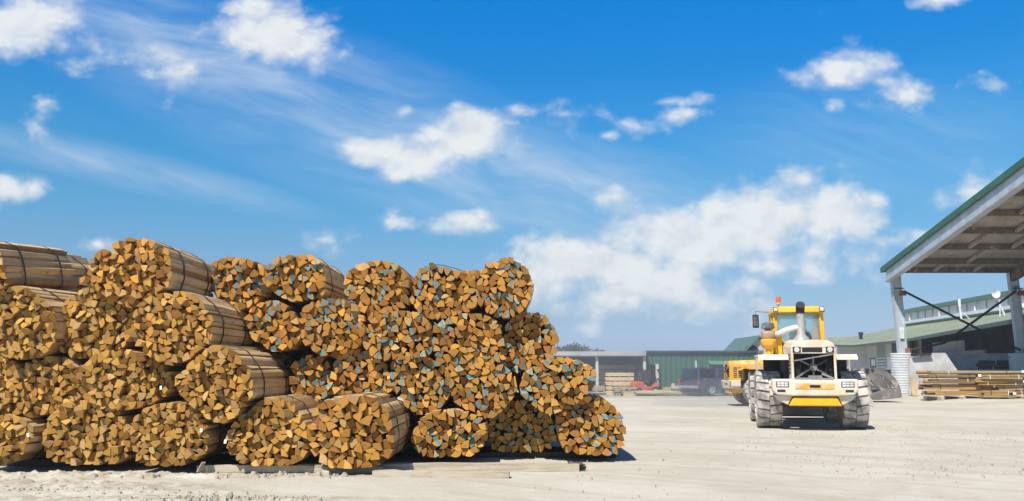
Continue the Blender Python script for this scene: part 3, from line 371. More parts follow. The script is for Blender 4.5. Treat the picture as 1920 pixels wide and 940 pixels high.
'L1b': (-7.844, 0.092, [510,171,150,2,88,938,540,354,15,89,825,41,97,20,101,1143,459,63,7,98,461,981,72,20,96,571,792,24,4,88,1339,740,227,12,94,884,143,132,12,92,404,324,149,5,93,414,712,94,23,95,403,87,132,21,92,1027,425,150,0,95,1023,289,151,5,93,324,194,261,21,94,424,910,68,17,87,569,519,96,23,85,1136,812,253,8,88,1102,712,185,21,100,445,461,148,9,99,791,189,342,3,97,1221,732,354,18,94,320,915,37,13,91,56,523,164,13,91,439,218,326,0,93,768,759,195,10,101,1423,594,185,2,91,361,801,60,3,90,1321,637,202,5,86,1033,564,309,22,102,196,541,98,14,88,118,627,183,17,98,866,998,85,5,98,680,696,19,14,97,505,353,68,11,88,278,468,252,21,97,720,96,184,23,93,484,816,346,5,91,1223,64,148,9,93,980,47,40,5,84,1102,95,286,2,93,834,330,21,1,93,565,705,68,21,88,581,271,86,21,96,999,178,314,8,92,767,418,88,16,88,171,772,291,15,90,620,600,47,8,94,169,443,53,15,92,643,188,355,3,95,275,596,81,10,83,61,418,328,15,91,1237,521,355,18,101,229,254,100,13,99,844,501,259,5,91,1177,613,92,17,92,241,833,60,14,91,148,342,95,11,90,879,641,344,9,91,1455,483,336,20,93,1341,364,134,7,89,715,989,225,19,103,100,249,31,8,97,1429,257,287,11,84,1128,911,281,17,100,898,401,234,8,86,1229,379,110,0,87,630,49,48,15,95,948,947,137,23,90,874,764,50,17,90,287,97,239,13,94,502,621,174,8,101,819,871,266,23,87,294,360,299,1,96,562,1004,77,16,86,1235,192,51,22,94,196,169,297,16,88,390,611,47,6,97,934,293,155,14,80,356,516,90,22,98,1302,257,223,0,93,590,402,36,14,93,1134,202,125,5,100,661,469,102,13,95,698,327,13,7,94,1234,854,262,13,89,613,919,101,14,92,1463,352,222,21,106,1006,685,30,7,94,983,835,63,17,94,519,64,131,3,92,1396,137,180,13,92,772,597,170,5,104,1339,498,338,6,99,1123,323,60,15,97,1311,100,349,23,81,242,690,254,19,96,668,836,230,9,102,1038,954,308,21,83]),
'L1c': (-9.033, 0.092, [756,374,51,13,85,56,433,33,13,87,430,299,319,23,96,1103,420,127,8,82,377,575,123,10,82,739,477,231,20,91,563,388,123,16,91,527,291,28,22,87,817,749,312,9,94,792,532,228,18,90,118,602,350,13,83,227,160,103,3,95,206,369,352,0,93,208,676,153,11,78,604,138,96,17,90,520,495,348,13,93,324,351,229,7,77,133,444,183,21,81,490,748,137,22,93,810,135,109,22,84,769,621,283,12,85,724,97,189,21,88,888,520,311,12,86,697,771,47,18,87,654,383,320,15,92,68,334,84,16,93,137,257,344,6,97,271,265,275,7,89,661,252,224,19,98,949,231,235,3,76,286,600,1,2,85,608,586,266,6,90,928,718,30,6,83,654,54,262,13,85,527,206,82,15,84,333,101,18,9,93,804,290,65,10,91,1001,552,317,8,87,1083,505,287,9,84,364,747,230,23,84,435,402,268,20,82,1029,315,204,0,96,767,211,176,22,86,889,137,348,20,91,520,66,44,17,94,1013,689,18,10,85,625,492,123,12,81,427,477,47,4,88,924,326,153,5,85,853,394,345,3,82,307,470,318,15,101,366,658,67,8,84,417,171,70,18,94,1110,608,214,8,92,667,675,98,17,98,925,621,93,8,87,975,442,242,12,85,192,523,355,11,92,471,566,290,13,84,588,764,329,11,89,516,641,273,21,91]),
'L2a': (-7.278, 0.976, [569,402,22,23,82,1070,873,59,19,96,169,616,287,16,89,874,507,66,22,89,1328,205,165,1,81,426,257,58,6,90,465,551,155,4,99,624,85,224,14,90,924,193,50,13,84,1203,402,352,13,87,1292,321,330,12,89,377,874,174,7,88,1289,442,320,18,96,736,339,110,18,91,1043,668,71,5,81,1107,584,160,17,92,1215,145,67,2,84,184,396,102,12,90,1091,107,313,1,79,924,719,131,1,97,1474,354,174,6,94,1499,508,324,6,93,637,807,259,3,95,837,130,260,15,92,1203,682,334,8,98,476,741,55,12,88,1111,361,222,6,92,726,441,295,7,97,203,710,352,9,93,302,306,291,14,85,1410,609,344,21,84,848,352,182,1,95,662,621,254,5,80,90,340,72,3,80,756,539,80,14,83,957,870,343,23,86,377,748,244,22,88,792,977,219,13,87,931,423,99,9,86,368,538,203,8,85,800,208,304,8,87,1201,532,353,10,84,571,564,70,0,84,1182,791,324,14,92,1100,243,321,18,102,402,623,351,22,84,1278,629,160,18,87,1376,694,154,8,94,283,182,30,7,91,784,825,119,12,80,1128,463,162,22,76,890,936,295,17,85,1490,595,133,10,89,931,290,285,4,83,1024,485,54,20,87,995,230,347,22,85,499,831,106,6,96,530,657,78,10,84,645,947,329,23,87,761,737,86,20,86,730,909,166,18,102,960,582,275,1,87,1402,480,205,23,87,71,566,39,6,89,1012,372,5,8,89,263,859,349,3,98,137,790,315,14,94,628,477,349,0,85,405,139,30,0,87,82,463,67,12,95,756,656,214,5,91,1299,781,203,7,93,368,424,27,10,84,516,156,321,11,97,1305,539,126,17,82,283,516,349,10,96,478,470,295,20,82,744,79,180,4,87,884,52,136,21,84,291,384,155,12,77,1050,757,233,23,80,71,678,289,16,84,872,809,335,10,92,531,283,242,11,89,464,372,132,23,92,663,258,42,7,94,864,620,297,23,89,548,928,24,12,87,186,516,224,3,80,447,946,344,9,90,177,231,210,12,95,592,717,216,6,85,675,150,102,9,83,1548,443,155,6,85,1209,254,154,2,87,981,103,329,9,89,304,659,124,14,93,1398,285,220,14,95]),
'L2b': (-8.358, 0.886, [560,948,89,19,84,638,105,176,8,88,166,262,185,10,86,681,712,83,7,90,430,195,112,19,87,547,150,224,12,81,793,197,60,23,93,333,511,333,8,94,744,428,209,11,72,396,708,231,17,82,582,354,252,1,84,538,570,209,23,87,582,660,262,3,82,70,483,178,11,84,705,807,248,22,83,947,573,70,10,84,791,798,191,16,75,970,379,123,22,79,909,749,10,6,76,327,111,232,13,87,627,546,44,0,74,582,844,129,22,75,748,522,268,16,84,1027,729,357,1,86,206,718,206,8,87,787,615,193,2,79,348,390,2,7,77,1037,507,270,20,89,438,318,216,2,76,413,95,202,0,78,973,289,227,8,80,347,263,82,5,87,971,825,264,23,82,252,210,185,12,88,896,243,182,19,79,1057,594,244,0,88,648,454,45,10,83,931,456,89,8,90,62,625,14,8,80,785,924,319,3,94,442,411,231,20,92,126,383,165,11,92,704,604,342,23,79,562,767,76,22,85,865,658,101,13,80,170,511,343,18,79,150,613,311,5,89,717,151,9,23,79,239,818,17,10,88,770,288,75,14,92,292,716,172,23,78,255,333,88,8,84,1052,328,182,12,81,284,598,297,20,96,427,809,295,3,79,512,62,285,2,93,534,460,187,1,78,838,388,288,19,83,331,822,329,16,83,106,732,27,19,80,962,657,279,18,84,889,889,282,5,89,451,497,111,22,79,521,290,208,10,79,442,906,253,3,82,431,600,235,15,96,238,456,24,22,85,825,728,144,21,85,323,899,57,6,74,669,903,160,7,82,853,534,175,19,79,490,718,175,8,82,681,360,70,0,77,1092,427,241,5,91,630,246,71,3,85]),
'L2c': (-9.144, 0.804, [915,156,266,19,84,287,706,147,9,79,678,900,295,21,81,513,456,39,19,76,494,366,209,18,85,404,149,139,16,80,388,542,270,7,86,181,709,136,19,78,784,865,352,19,82,269,961,4,8,85,842,460,257,19,76,699,800,262,7,88,837,675,40,1,75,796,547,165,12,85,468,604,70,8,84,647,714,211,13,84,638,422,222,1,82,724,336,311,4,90,1054,271,39,10,84,311,604,307,19,79,1113,99,249,0,83,190,904,265,11,86,188,621,272,14,86,950,255,217,12,83,435,1028,237,2,87,343,869,194,18,79,619,236,304,2,88,119,422,330,11,79,517,150,2,22,84,816,83,32,1,87,411,335,48,7,78,311,308,326,13,81,838,362,316,12,87,681,503,90,20,81,840,251,130,0,87,922,49,38,15,77,62,730,219,23,92,438,830,186,8,84,741,966,87,10,82,370,771,248,18,77,623,608,16,2,88,735,417,35,22,71,394,688,246,20,83,961,461,351,12,86,702,116,32,17,83,858,772,202,14,82,143,809,68,3,86,907,580,246,5,88,208,385,282,23,83,193,521,282,4,85,281,188,248,19,82,751,707,117,18,83,561,822,279,15,81,549,671,346,3,86,1031,180,186,2,78,718,610,195,11,84,210,292,336,1,88,721,216,9,5,80,604,329,281,8,84,1014,380,3,13,71,53,631,57,5,71,638,1022,201,2,85,76,528,319,7,87,1007,66,238,6,83,496,909,354,12,88,497,748,288,1,76,538,1039,219,9,84,354,984,178,22,84,482,236,324,7,84,941,353,214,20,79,612,132,217,4,89,568,530,85,0,79,274,809,172,13,88,276,459,13,9,91,387,449,67,4,83,592,917,206,16,81]),
'L2d': (-5.488, 0.786, [942,933,66,4,91,829,916,346,9,83,329,328,4,1,97,456,224,247,3,91,1102,888,90,11,89,722,271,284,15,95,579,685,61,8,90,658,1215,308,17,96,1026,414,186,21,86,745,999,85,5,89,511,450,167,20,94,1029,1016,34,7,97,755,770,229,2,92,739,867,47,12,93,178,565,144,15,86,1028,814,24,12,92,441,788,102,20,105,256,931,153,3,101,443,698,324,4,96,1230,634,350,12,94,819,50,281,1,81,988,301,47,3,88,1021,195,330,9,94,633,435,235,6,95,416,560,250,5,91,729,580,268,21,83,930,618,25,1,86,41,669,304,22,88,503,883,215,13,89,624,988,73,21,91,1038,694,41,5,84,296,487,145,3,85,349,1010,179,9,87,614,554,156,1,86,154,467,90,12,88,910,127,72,17,98,154,827,86,10,88,240,387,94,2,88,933,1133,77,11,83,953,737,193,6,79,939,449,9,18,91,893,832,117,6,89,1082,484,95,18,86,425,1068,56,10,93,601,336,209,17,97,270,627,226,8,91,762,374,218,7,86,1049,578,138,7,82,416,351,19,14,83,406,465,222,10,95,1147,727,196,5,96,310,802,29,20,94,692,668,325,18,88,1149,583,37,4,93,251,738,47,15,91,609,874,317,17,101,398,911,340,12,95,1101,307,58,2,88,616,1088,127,11,94,74,565,332,22,92,735,485,244,7,83,470,1140,10,15,87,682,60,268,5,85,1194,809,29,21,86,554,1202,160,14,92,884,358,216,17,88,737,1103,219,14,93,872,1053,20,12,83,560,230,311,16,93,853,240,305,12,92,805,639,35,8,94,859,717,15,8,82,645,161,179,4,96,1145,396,273,4,103,516,971,248,10,91,157,672,144,2,93,359,665,353,6,85,1232,480,352,15,89,563,122,237,4,91,805,1163,354,3,86,509,606,179,17,94,756,139,359,10,91,91,762,94,20,90,629,760,77,10,101,851,505,322,12,92]),
'L2e': (-4.695, 0.094, [307,566,232,3,80,885,43,256,18,88,715,701,37,22,89,621,614,199,11,82,403,503,60,9,84,1239,352,305,16,82,653,365,71,2,88,792,915,37,1,90,133,228,66,23,97,1134,345,136,23,89,1200,224,44,3,94,329,89,112,4,83,587,97,89,16,83,1020,311,203,2,94,590,818,3,21,84,301,692,326,11,98,675,1039,49,7,86,65,463,37,18,95,903,334,250,1,93,1212,561,100,7,92,215,285,81,8,89,1047,63,307,9,80,1184,840,264,21,86,820,638,290,23,84,981,211,44,23,94,1169,448,295,4,99,751,300,160,20,90,1037,850,53,11,101,1012,981,151,21,91,946,709,68,7,95,569,191,68,6,101,820,730,242,4,99,221,527,269,12,79,843,499,290,12,97,606,486,218,0,93,102,336,295,2,94,543,910,305,15,92,418,718,16,6,80,713,182,283,16,89,269,786,138,6,86,827,254,285,19,83,1083,205,173,21,91,677,885,358,7,97,516,442,158,12,95,1106,930,355,22,93,1157,102,57,22,100,1330,322,130,12,90,657,59,140,17,80,1249,137,85,21,81,394,622,193,15,79,511,47,264,13,99,934,1018,5,15,87,376,838,163,11,95,1044,411,113,7,84,439,294,240,3,87,279,170,158,3,96,1310,213,200,13,90,931,576,245,7,91,1276,667,20,17,91,624,719,127,13,85,411,402,326,8,92,761,74,314,11,93,1318,511,129,16,100,1192,749,122,0,91,312,448,231,11,84,877,151,70,3,86,1062,753,97,0,86,116,560,109,0,86,833,405,83,4,86,513,712,311,8,90,1065,528,224,11,86,964,81,348,17,76,547,1002,267,21,95,513,603,331,1,95,717,563,171,9,95,1030,632,241,13,90,717,454,126,17,83,1144,652,307,0,96,884,949,175,13,81,636,268,294,14,86,1310,423,66,4,85,539,333,339,4,97,954,461,105,8,91,347,253,204,10,89,926,840,18,3,96,764,810,286,0,82,824,1035,354,7,86,495,803,131,15,76,181,435,292,22,90,458,923,106,16,89,446,142,342,19,90,163,656,276,0,90,261,363,270,1,83]),
'L2f': (-3.310, 0.091, [1305,236,108,7,108,585,59,133,0,100,1364,465,225,15,99,314,374,250,17,108,1113,517,338,6,102,426,72,220,20,96,1330,680,347,1,107,110,653,73,10,99,551,853,256,1,94,924,568,20,18,102,490,555,53,8,100,987,759,116,19,108,293,273,280,6,94,257,979,258,15,105,1165,728,239,0,113,1311,367,49,19,101,1237,931,51,1,99,157,266,342,9,95,276,656,28,12,109,496,946,276,4,99,303,148,33,17,111,69,553,56,3,101,622,451,83,13,106,991,55,94,14,102,1056,287,275,8,100,693,59,44,0,100,1231,594,74,8,104,653,338,156,6,105,263,466,98,10,90,357,527,109,13,100,485,145,354,22,107,1140,866,242,22,101,147,879,143,2,93,171,738,3,12,99,852,477,227,6,104,535,390,17,5,103,1132,197,137,11,103,1170,347,238,4,114,1272,804,333,19,97,971,358,74,5,104,407,867,192,4,99,896,1075,149,5,94,607,1047,180,11,108,861,318,22,5,113,405,674,74,1,108,992,896,141,17,105,1181,457,256,16,93,779,943,46,2,101,477,769,284,10,97,443,441,139,14,104,105,456,275,20,89,417,227,299,16,97,227,541,299,8,88,759,408,184,11,105,611,719,210,21,107,843,84,311,7,100,784,597,62,21,101,1091,630,347,20,93,845,819,109,9,109,872,197,229,21,97,749,239,53,10,97,860,672,199,18,103,1377,563,141,13,92,730,706,148,3,100,658,558,130,12,106,1117,987,335,23,104,331,776,280,21,100,380,1021,71,1,104,255,850,193,3,100,989,180,316,2,109,1013,1076,210,0,101,770,1094,105,3,110,694,829,148,21,103,1120,84,68,21,105,740,143,216,21,103,491,297,74,20,107,146,370,81,23,90,907,965,318,15,114,1017,461,247,16,103,574,611,85,16,95,1007,617,335,13,103,490,1066,224,23,93,602,192,131,14,100,672,946,147,17,102]),
'L3a': (-6.319, 1.711, [717,887,156,14,91,1166,997,26,13,104,273,473,186,10,87,982,529,80,20,89,537,1060,202,11,83,946,1166,208,0,88,1208,896,83,4,81,1119,617,275,12,91,627,709,114,13,93,869,314,19,11,85,1196,694,43,4,91,1063,689,328,4,83,95,523,256,16,94,261,953,354,16,91,1221,555,119,16,92,456,644,274,14,90,309,691,84,15,91,109,762,314,14,78,981,620,238,4,94,142,660,222,4,88,672,64,138,22,98,333,364,194,13,86,835,1085,87,1,96,395,1066,55,3,89,1298,697,314,5,86,783,446,129,4,85,616,825,33,3,102,412,308,14,5,94,310,819,209,11,93,765,344,108,1,95,889,462,297,3,92,454,1155,222,16,94,213,772,151,7,82,1263,419,29,4,90,397,749,6,21,88,285,271,19,6,93,623,276,299,15,91,489,839,317,1,102,1292,800,233,23,91,824,757,336,0,92,729,707,176,23,95,665,584,296,21,84,741,235,195,1,92,1328,597,229,18,79,190,526,20,10,95,916,714,276,3,85,229,647,53,13,88,937,1028,287,23,97,845,607,225,7,93,857,198,200,8,85,614,397,60,7,83,880,890,63,23,97,514,300,196,7,88,1160,377,244,23,94,507,422,218,10,91,1050,211,323,11,77,645,177,69,15,95,701,1194,314,2,94,456,155,22,23,95,334,572,353,7,95,1054,957,53,4,86,491,955,51,7,83,100,858,169,6,91,1162,277,128,14,77,1310,499,196,23,88,506,727,103,10,90,799,113,26,5,97,1095,873,258,10,94,1179,794,265,13,95,554,513,34,12,88,171,914,206,10,90,371,202,13,21,86,1008,791,85,19,97,287,1093,355,9,91,554,126,46,22,94,440,545,308,0,89,946,149,165,11,89,632,953,113,22,90,760,1010,35,19,84,205,374,292,11,87,390,430,76,20,91,1126,488,51,7,99,841,1194,231,6,93,587,626,200,0,88,1027,414,13,15,87,108,418,211,9,94,760,542,170,12,94,789,847,163,5,84,668,475,34,10,100,59,625,172,8,90,1052,1104,225,14,96,955,342,198,20,91,373,931,132,7,86,1075,304,115,10,88,187,1024,101,6,88,667,1073,117,18,94,964,936,233,13,92,581,1158,53,4,90]),
'L3b': (-7.743, 1.826, [1124,406,169,13,82,296,729,132,21,88,966,444,244,8,98,803,207,321,21,98,1053,895,7,21,104,800,476,166,9,97,1223,373,200,13,88,305,840,333,21,96,852,594,184,6,97,434,872,267,20,89,695,122,57,1,93,1120,1001,140,20,79,499,85,346,21,85,111,830,221,20,97,59,453,324,15,84,1144,530,289,7,90,1232,465,8,16,96,172,715,233,23,89,650,651,209,14,87,685,234,36,1,94,626,947,215,3,85,950,1090,210,22,94,548,668,130,15,93,363,1147,329,21,89,1038,573,74,16,88,351,1034,218,9,97,322,108,184,17,89,943,316,126,19,93,990,971,179,6,87,704,729,14,14,90,897,796,248,6,94,413,58,151,16,93,71,561,150,0,100,215,401,327,22,83,187,591,144,15,84,1216,852,253,23,95,302,938,58,5,88,136,972,145,6,92,341,416,156,1,92,1164,260,342,21,86,429,673,288,8,91,585,822,57,14,102,775,1041,285,3,92,126,360,57,14,92,643,526,293,14,94,799,756,86,13,81,401,768,135,20,104,555,570,306,6,86,279,497,304,17,86,987,823,209,8,89,543,214,204,22,90,1117,788,263,9,91,545,453,181,22,88,452,442,343,12,95,432,987,345,20,97,475,1160,328,7,87,1164,686,79,16,86,517,759,282,11,84,946,550,139,5,95,299,607,40,7,94,150,169,209,10,84,1047,1051,196,6,90,424,190,255,19,101,1264,747,239,16,93,711,1157,195,11,87,894,982,15,19,87,728,834,253,8,89,237,146,334,23,86,1053,687,225,17,99,838,889,173,22,92,242,277,151,19,95,733,934,301,4,106,434,563,311,1,97,593,1189,306,6,97,498,312,243,23,87,634,1072,251,20,97,528,1044,162,7,80,530,936,250,5,81,172,489,131,6,92,842,373,338,0,99,1167,939,143,21,100,746,318,249,3,87,219,799,29,14,87,68,712,35,15,96,1041,212,142,23,88,97,286,58,21,96,1049,336,164,6,90,894,173,148,12,98,1243,614,18,3,91,913,680,232,14,96,601,356,85,12,97,687,437,116,5,89,762,622,347,8,99,355,299,330,7,93,240,1043,242,21,86,591,114,347,2,86,204,921,327,14,87,832,1131,110,5,91]),
'L3c': (-8.756, 1.808, [474,474,146,17,80,1026,850,247,2,79,309,1055,333,0,81,401,186,163,16,84,952,307,66,16,87,757,269,248,18,86,247,780,300,11,87,666,207,82,17,92,372,939,62,8,97,1056,263,100,0,86,114,433,59,12,89,880,451,274,6,85,578,792,351,18,95,699,1122,65,11,76,503,961,303,22,97,276,889,74,21,95,331,256,188,8,79,150,1037,91,1,82,203,536,25,23,89,692,660,222,12,83,477,717,147,2,93,344,1184,304,8,91,484,367,294,15,83,423,97,315,2,92,800,690,139,2,88,984,780,86,13,89,670,754,32,22,90,1072,350,265,5,79,971,186,87,19,87,703,963,121,16,93,152,294,203,17,90,770,549,3,12,90,311,110,238,5,92,828,982,114,12,83,476,587,164,4,94,467,260,190,22,93,707,104,344,4,96,869,833,128,2,86,517,1058,100,17,79,690,867,280,13,88,575,306,237,18,85,77,966,163,5,80,752,406,232,16,83,638,584,84,17,83,600,425,329,6,94,911,703,48,19,96,210,1125,265,1,85,521,77,21,17,75,956,929,258,23,94,596,1129,10,22,93,862,575,156,20,90,789,148,184,21,90,947,576,318,8,86,232,392,33,16,89,536,187,251,5,86,235,1000,151,13,84,973,396,264,10,87,246,277,152,6,90,162,879,3,2,98,1012,489,13,7,95,1040,613,203,21,79,387,489,336,4,96,854,247,198,11,75,853,361,214,17,86,51,716,307,18,84,241,635,10,15,96,803,889,314,22,85,1072,711,9,19,91,368,627,122,22,93,567,518,174,3,76,508,1188,88,19,91,679,328,303,5,93,355,731,291,7,88,578,900,98,10,87,872,104,112,14,93,97,534,237,2,88,562,653,142,20,83,700,480,64,11,82,758,776,184,21,86,417,1101,80,9,85,369,357,227,18,97,1114,565,146,15,81,266,184,274,4,82,613,1014,104,2,85,87,629,251,15,88,153,694,188,10,80,780,1055,96,8,87,88,804,89,14,84,293,488,176,10,94,448,837,84,1,93,1124,442,179,20,93,614,90,358,4,89]),
'L3d': (-9.837, 1.837, [293,1037,247,13,78,895,419,96,18,88,476,873,353,2,87,573,196,68,3,91,366,847,264,0,97,756,434,39,12,94,727,602,323,18,97,595,88,354,18,84,91,750,114,16,88,148,484,289,13,86,991,783,249,13,80,751,1015,272,13,94,1074,256,280,9,90,835,883,25,3,92,835,310,171,8,86,841,1024,39,14,78,1063,483,255,9,93,947,526,289,9,93,98,849,126,21,91,497,754,329,8,87,518,440,316,17,88,399,540,243,13,90,657,458,230,5,81,506,652,344,22,90,409,740,242,16,91,739,694,264,0,82,443,960,330,8,82,788,50,129,21,93,831,177,329,4,95,394,275,321,18,92,1155,185,253,13,88,714,156,132,17,95,494,535,60,21,95,692,54,118,8,84,1027,595,67,21,88,823,550,291,11,94,299,929,0,14,82,272,259,150,20,90,189,716,54,18,96,186,256,220,13,82,923,971,189,6,87,731,922,105,1,91,281,768,89,17,88,357,376,43,11,88,625,535,76,10,88,951,297,287,11,98,195,842,309,15,93,682,837,79,23,89,342,164,40,10,83,467,107,97,10,86,50,668,177,18,87,267,634,331,1,85,206,967,154,12,88,111,945,133,15,89,646,1040,337,3,91,550,302,70,20,94,655,318,68,10,82,380,637,54,9,100,902,56,138,3,89,406,1049,87,15,93,1001,393,201,10,89,942,855,325,13,89,303,511,179,6,88,786,784,112,13,83,1002,691,326,2,77,81,560,168,4,90,603,385,95,20,88,1019,62,307,15,86,141,361,178,13,102,747,317,20,20,87,164,601,344,13,94,566,909,331,15,95,933,187,311,19,78,881,741,284,19,86,542,1005,160,22,85,1143,110,254,20,85,231,418,247,3,89,1110,369,136,16,93,423,437,348,22,82,679,243,73,13,82,609,631,144,11,96,880,640,90,23,84,611,766,57,7,93,456,198,146,3,92,1019,156,125,23,83]),
'L4': (-7.208, 2.665, [1228,300,14,10,89,581,376,74,7,97,173,798,143,4,89,337,385,234,6,84,812,603,240,4,89,785,191,78,13,88,89,614,19,4,105,1376,962,31,23,89,696,260,51,16,93,1082,1094,129,22,82,1151,229,342,6,88,1163,560,64,9,97,1091,993,245,14,98,640,950,78,1,91,435,573,238,19,94,377,836,122,6,97,1111,337,259,20,88,1424,655,315,1,88,1288,752,81,13,84,608,270,357,22,92,528,181,107,11,85,559,785,334,15,106,280,602,236,3,91,683,806,37,5,97,1332,681,240,16,86,318,732,308,1,93,1059,681,220,13,96,554,1064,248,19,96,975,225,306,15,95,1046,468,333,3,98,244,360,184,15,86,1152,759,78,11,88,512,870,295,10,87,668,510,218,21,89,851,126,101,13,98,988,1129,189,2,90,1137,882,312,3,94,932,84,277,5,87,1193,664,114,12,94,768,695,248,20,95,508,961,45,1,88,754,884,85,18,93,1425,406,343,13,90,355,279,228,1,87,1022,863,341,7,93,845,961,0,1,88,744,532,355,20,88,138,393,84,21,80,787,66,48,8,88,882,1101,259,1,90,759,1167,86,20,85,899,498,237,19,104,956,988,61,17,96,542,638,300,22,85,753,422,118,8,91,1006,330,220,20,96,168,694,92,1,94,879,371,46,11,94,1272,844,45,19,88,748,1025,350,0,94,771,322,229,0,95,816,766,25,17,85,1358,478,87,17,89,876,240,23,6,92,1445,774,7,22,92,404,672,290,21,95,905,839,8,11,95,1183,1076,200,19,86,673,1097,318,9,89,1024,579,164,9,89,455,364,62,8,91,1237,439,193,0,94,1264,956,250,0,89,945,701,224,5,95,1304,573,53,3,98,458,759,20,15,95,661,610,115,8,97,269,890,358,7,89,630,700,289,14,83,67,472,336,15,90,661,137,302,14,103,187,498,301,7,95,368,944,71,5,94,1326,337,299,22,98,417,471,240,14,101,1148,422,8,18,85,570,501,31,17,95,905,614,54,21,95,462,266,315,1,90,1058,164,331,10,107,1391,849,309,22,91,298,478,138,6,82,1466,559,352,6,90]),
'L0': (-9.807, 2.924, [785,686,44,5,114,281,306,321,11,111,931,213,319,13,114,116,311,182,16,106,372,618,246,12,108,410,314,54,13,97,918,817,61,9,103,808,284,237,5,102,774,403,346,20,106,647,691,75,16,99,1366,174,329,21,98,1302,514,246,13,109,1047,670,199,23,96,691,209,147,13,108,1256,676,229,10,101,1173,450,79,19,113,949,329,308,23,107,793,831,221,11,103,296,163,175,14,100,691,416,104,16,94,560,451,341,18,111,793,182,301,16,88,576,99,152,23,89,173,220,243,9,96,792,555,212,12,94,1212,296,18,5,92,117,631,333,10,109,514,823,103,8,100,1063,815,298,13,98,371,774,66,23,99,216,554,101,12,108,254,704,85,12,107,527,570,65,1,108,898,550,164,18,105,520,695,130,3,103,1332,286,232,6,99,685,521,287,22,105,938,696,345,1,105,487,364,230,20,102,206,417,48,5,99,1131,742,110,22,115,659,804,266,15,109,371,164,356,14,100,1261,106,273,9,92,415,508,234,6,98,470,88,246,16,113,468,218,333,6,103,583,235,312,12,107,1206,189,192,13,95,1023,559,67,8,96,1192,584,81,17,107,970,111,354,0,99,683,73,219,10,101,905,437,251,4,107,1309,398,118,2,100,342,443,46,17,105,638,342,35,18,97,1017,457,239,17,94,843,71,260,3,110,1072,318,140,5,99,85,470,202,11,100,1089,79,54,12,100,1102,196,124,7,94]),
'L0b': (-9.718, 3.040, [441,127,310,18,98,971,384,312,15,106,355,373,153,19,111,508,376,39,18,97,600,457,259,19,102,695,58,36,9,97,747,490,266,15,100,1014,99,59,23,94,270,661,239,9,100,826,258,69,10,116,854,611,162,7,109,1065,505,48,0,112,217,193,273,23,99,554,82,37,11,103,198,320,126,11,109,489,273,104,3,111,914,502,253,19,101,127,588,309,14,103,810,64,49,13,105,779,690,318,13,100,513,575,237,14,107,1001,297,117,2,94,1109,396,120,21,99,727,370,340,13,111,457,723,100,0,95,983,205,55,2,99,320,510,160,6,101,549,670,9,0,107,1097,255,175,5,108,596,205,196,13,93,351,245,68,8,97,911,94,164,21,97,643,313,43,13,107,238,556,191,12,94,92,472,112,4,109,435,489,75,22,109,673,592,344,0,108,849,371,24,0,110,844,164,94,2,96,702,185,130,9,103,381,643,27,23,105,188,421,103,20,107,345,130,328,15,98,644,712,320,22,107]),
'R1d': (-3.719, -0.006, [326,572,268,22,106,1611,340,36,3,111,988,458,319,12,92,880,440,233,0,96,694,873,41,14,99,688,326,286,6,102,566,354,92,12,98,59,486,193,6,102,356,176,139,0,109,641,781,172,0,103,1216,716,134,21,93,729,91,219,11,105,1091,421,276,11,91,1587,529,315,0,103,801,861,164,13,94,1087,311,232,16,105,1153,156,213,21,105,421,77,292,14,106,1734,542,224,2,96,1390,280,350,19,108,526,723,127,2,104,1260,876,87,3,99,1313,741,184,8,99,1375,472,225,23,113,300,305,42,22,109,1105,729,200,9,100,414,626,188,23,103,971,63,312,4,99,861,62,133,7,94,626,67,218,10,97,1595,645,257,23,112,1087,58,151,22,112,817,278,338,21,113,178,436,113,17,105,1480,124,192,18,102,1031,584,246,19,103,1212,466,105,9,108,1177,592,328,11,107,716,223,244,0,106,1605,131,172,21,98,1441,633,257,10,93,661,653,262,15,105,305,757,239,14,101,618,459,63,8,96,579,201,158,21,104,864,551,141,11,101,1248,79,135,23,99,990,695,329,20,97,1297,378,167,0,104,216,688,54,17,99,333,466,320,5,96,945,775,85,16,99,1015,190,112,19,96,1188,301,181,8,109,1040,877,221,11,96,1685,212,87,12,98,948,317,95,16,106,543,574,50,3,113,1386,99,228,23,95,1669,469,272,16,93,1333,596,238,8,100,189,561,124,12,95,242,188,314,4,109,1171,814,256,13,102,531,841,309,2,114,918,887,61,20,96,1424,724,291,0,95,766,416,17,7,86,421,328,63,0,107,1531,220,217,9,93,117,303,56,19,117,393,821,109,5,107,1474,538,328,15,101,861,180,136,20,100,803,634,299,4,101,1554,798,209,11,101,1267,211,159,11,100,477,220,323,2,108,870,728,32,6,99,463,437,276,17,106,772,742,132,15,96,1730,368,342,12,109,530,63,145,21,98,1415,834,65,14,106,92,611,112,15,93,704,531,203,5,101,1665,739,35,6,91,1493,365,358,14,104]),
